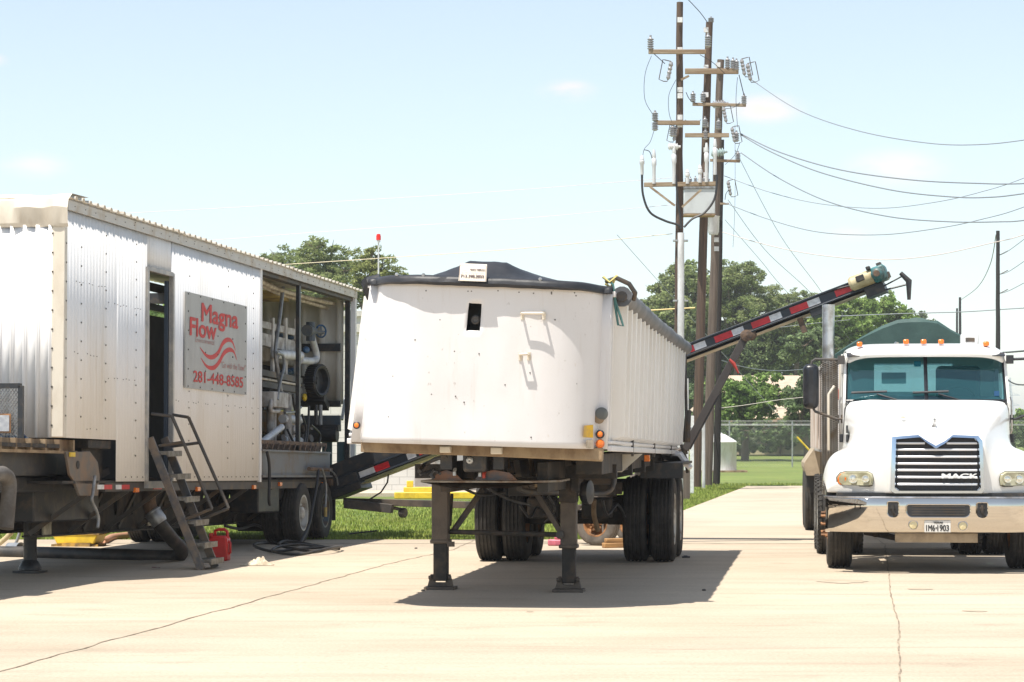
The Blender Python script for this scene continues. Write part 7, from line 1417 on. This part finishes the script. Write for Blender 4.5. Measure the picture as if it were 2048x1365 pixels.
# yellow steel box and hoses under the gooseneck
g = G(157, 1093); yb_ = thing('spill_tray', 'yellow steel tray with drain fittings lying under the shed trailer', 'tray', (g.x, g.y, 0), (0, 0, R(-6)))
mb = MB(); mb.prism([(-.34, -.12, .17), (.30, -.12, .17), (.25, -.12, .04), (-.28, -.12, .04)], (0, .5, 0)); mb.build('tray_body', YELLOW, yb_, bevel=.015); mb = MB(); mb.bx(-.37, .33, -.13, .4, .165, .185); mb.bx(-.2, .2, -.14, -.1, .0, .05); mb.bx(-.36, .3, -.1, .35, 0, .03); mb.build('tray_rim', mat('rim_yellow_brown', (.5, .3, .06), .6, col2=(.15, .1, .05), scale=6), yb_)
for x in (-.08, .17): mb = MB(); mb.ell((x, 0, .24), .1, .1, .07); mb.cyl((x, 0, .17), (x, 0, .3), .03, n=10); mb.build('drain_fitting', IY, yb_)
oh = thing('orange_hose', 'thin faded orange hose trailing over the grass edge behind the yellow tray', 'hose', (-5.5, 36, 0)); mb = MB(); mb.tube(spl([G(a, b)-Vector((-5.5, 36, 0))+Vector((0, 0, .04)) for a, b in ((170, 1084), (205, 1088), (225, 1080), (262, 1075), (282, 1068), (300, 1070))]), .05, 10); mb.build('hose_body', mat('faded_orange', (.45, .22, .12), .7, col2=(.35, .2, .12), scale=5), oh, smooth=60)
oh = thing('pale_hose', 'pale hose arching down at the left edge behind the gooseneck', 'hose', (-6.4, 33, 0)); mb = MB(); mb.tube(spl([P(a, b, 33)-Vector((-6.4, 33, 0)) for a, b in ((30, 1055), (22, 1066), (8, 1080), (-10, 1090), (-60, 1096))]), .035, 10); mb.build('hose_body', CREAMP, oh, smooth=60)
oh = thing('grey_hose', 'thin grey hose curving beside the pale one at the left edge', 'hose', (-6.3, 32.6, 0)); mb = MB(); mb.tube(spl([P(a, b, 32.6)-Vector((-6.3, 32.6, 0)) for a, b in ((40, 1052), (38, 1070), (28, 1092), (10, 1102), (-30, 1106))]), .02, 8); mb.build('hose_body', GUT, oh, smooth=60)
dr = thing('pipe_end', 'short open pipe fitting lying by the left edge', 'pipe', (-6.3, 32, .06)); mb = MB(); mb.lathe([(.04, -.2), (.075, -.2), (.08, 0), (.085, .02), (.075, .02), (.06, 0), (.05, -.18)], (-.0, 0, .03), (.8, -.6, .0), 18); mb.build('fitting', GALV, dr)
# timber blocks and pink box near the conveyor wheels
g = G(1228, 1096); tb = thing('timber_block', 'split timber block on the concrete right of the rusty cart wheel', 'block', (g.x, g.y, 0), (0, 0, R(20))); mb = MB(); mb.bx(-.16, .16, -.06, .06, 0, .07); mb.bx(-.13, .15, -.05, .05, .07, .13); mb.build('block_wood', TIMBER, tb, bevel=.012)
g = G(1112, 1092); tb = thing('pink_bottle', 'crushed pink container under the dump trailer left of the right landing leg', 'container', (g.x, g.y, 0), (0, 0, R(-10))); mb = MB(); mb.bx(-.11, .12, -.06, .06, 0, .09); mb.bx(-.02, .10, -.05, .05, .09, .16); mb.build('container_body', mat('pink_plastic', (.6, .16, .22), .5, col2=(.4, .1, .15), scale=12), tb, bevel=.02)
g = G(772, 1084)
# dark line of the hose lying on the lawn edge
oh = thing('lawn_rod', 'thin dark rod lying on the lawn edge right of the shed wheels', 'rod', (G(730, 1075).x, 37.6, .06)); mb = MB(); mb.cyl((-.22, 0, 0), (.18, .2, .04), .012, n=6); mb.build('rod', BLACK, oh)

# ================================================================ thin summer haze
HAZE = bpy.data.materials.new('haze_air'); HAZE.use_nodes = True; nt = HAZE.node_tree; nt.nodes.clear(); o_ = N(nt, 'ShaderNodeOutputMaterial'); v_ = N(nt, 'ShaderNodeVolumePrincipled'); v_.inputs['Color'].default_value = (.97, .98, 1, 1); v_.inputs['Density'].default_value = .00042; v_.inputs['Anisotropy'].default_value = .3; nt.links.new(v_.outputs[0], o_.inputs['Volume'])
mb = MB(); mb.bx(-3000, 3000, -70, 4200, -1.2, 32); hz = mb.build('haze', HAZE, smooth=0); tag(hz, 'thin pale summer haze over the far trees', 'haze', kind='stuff')
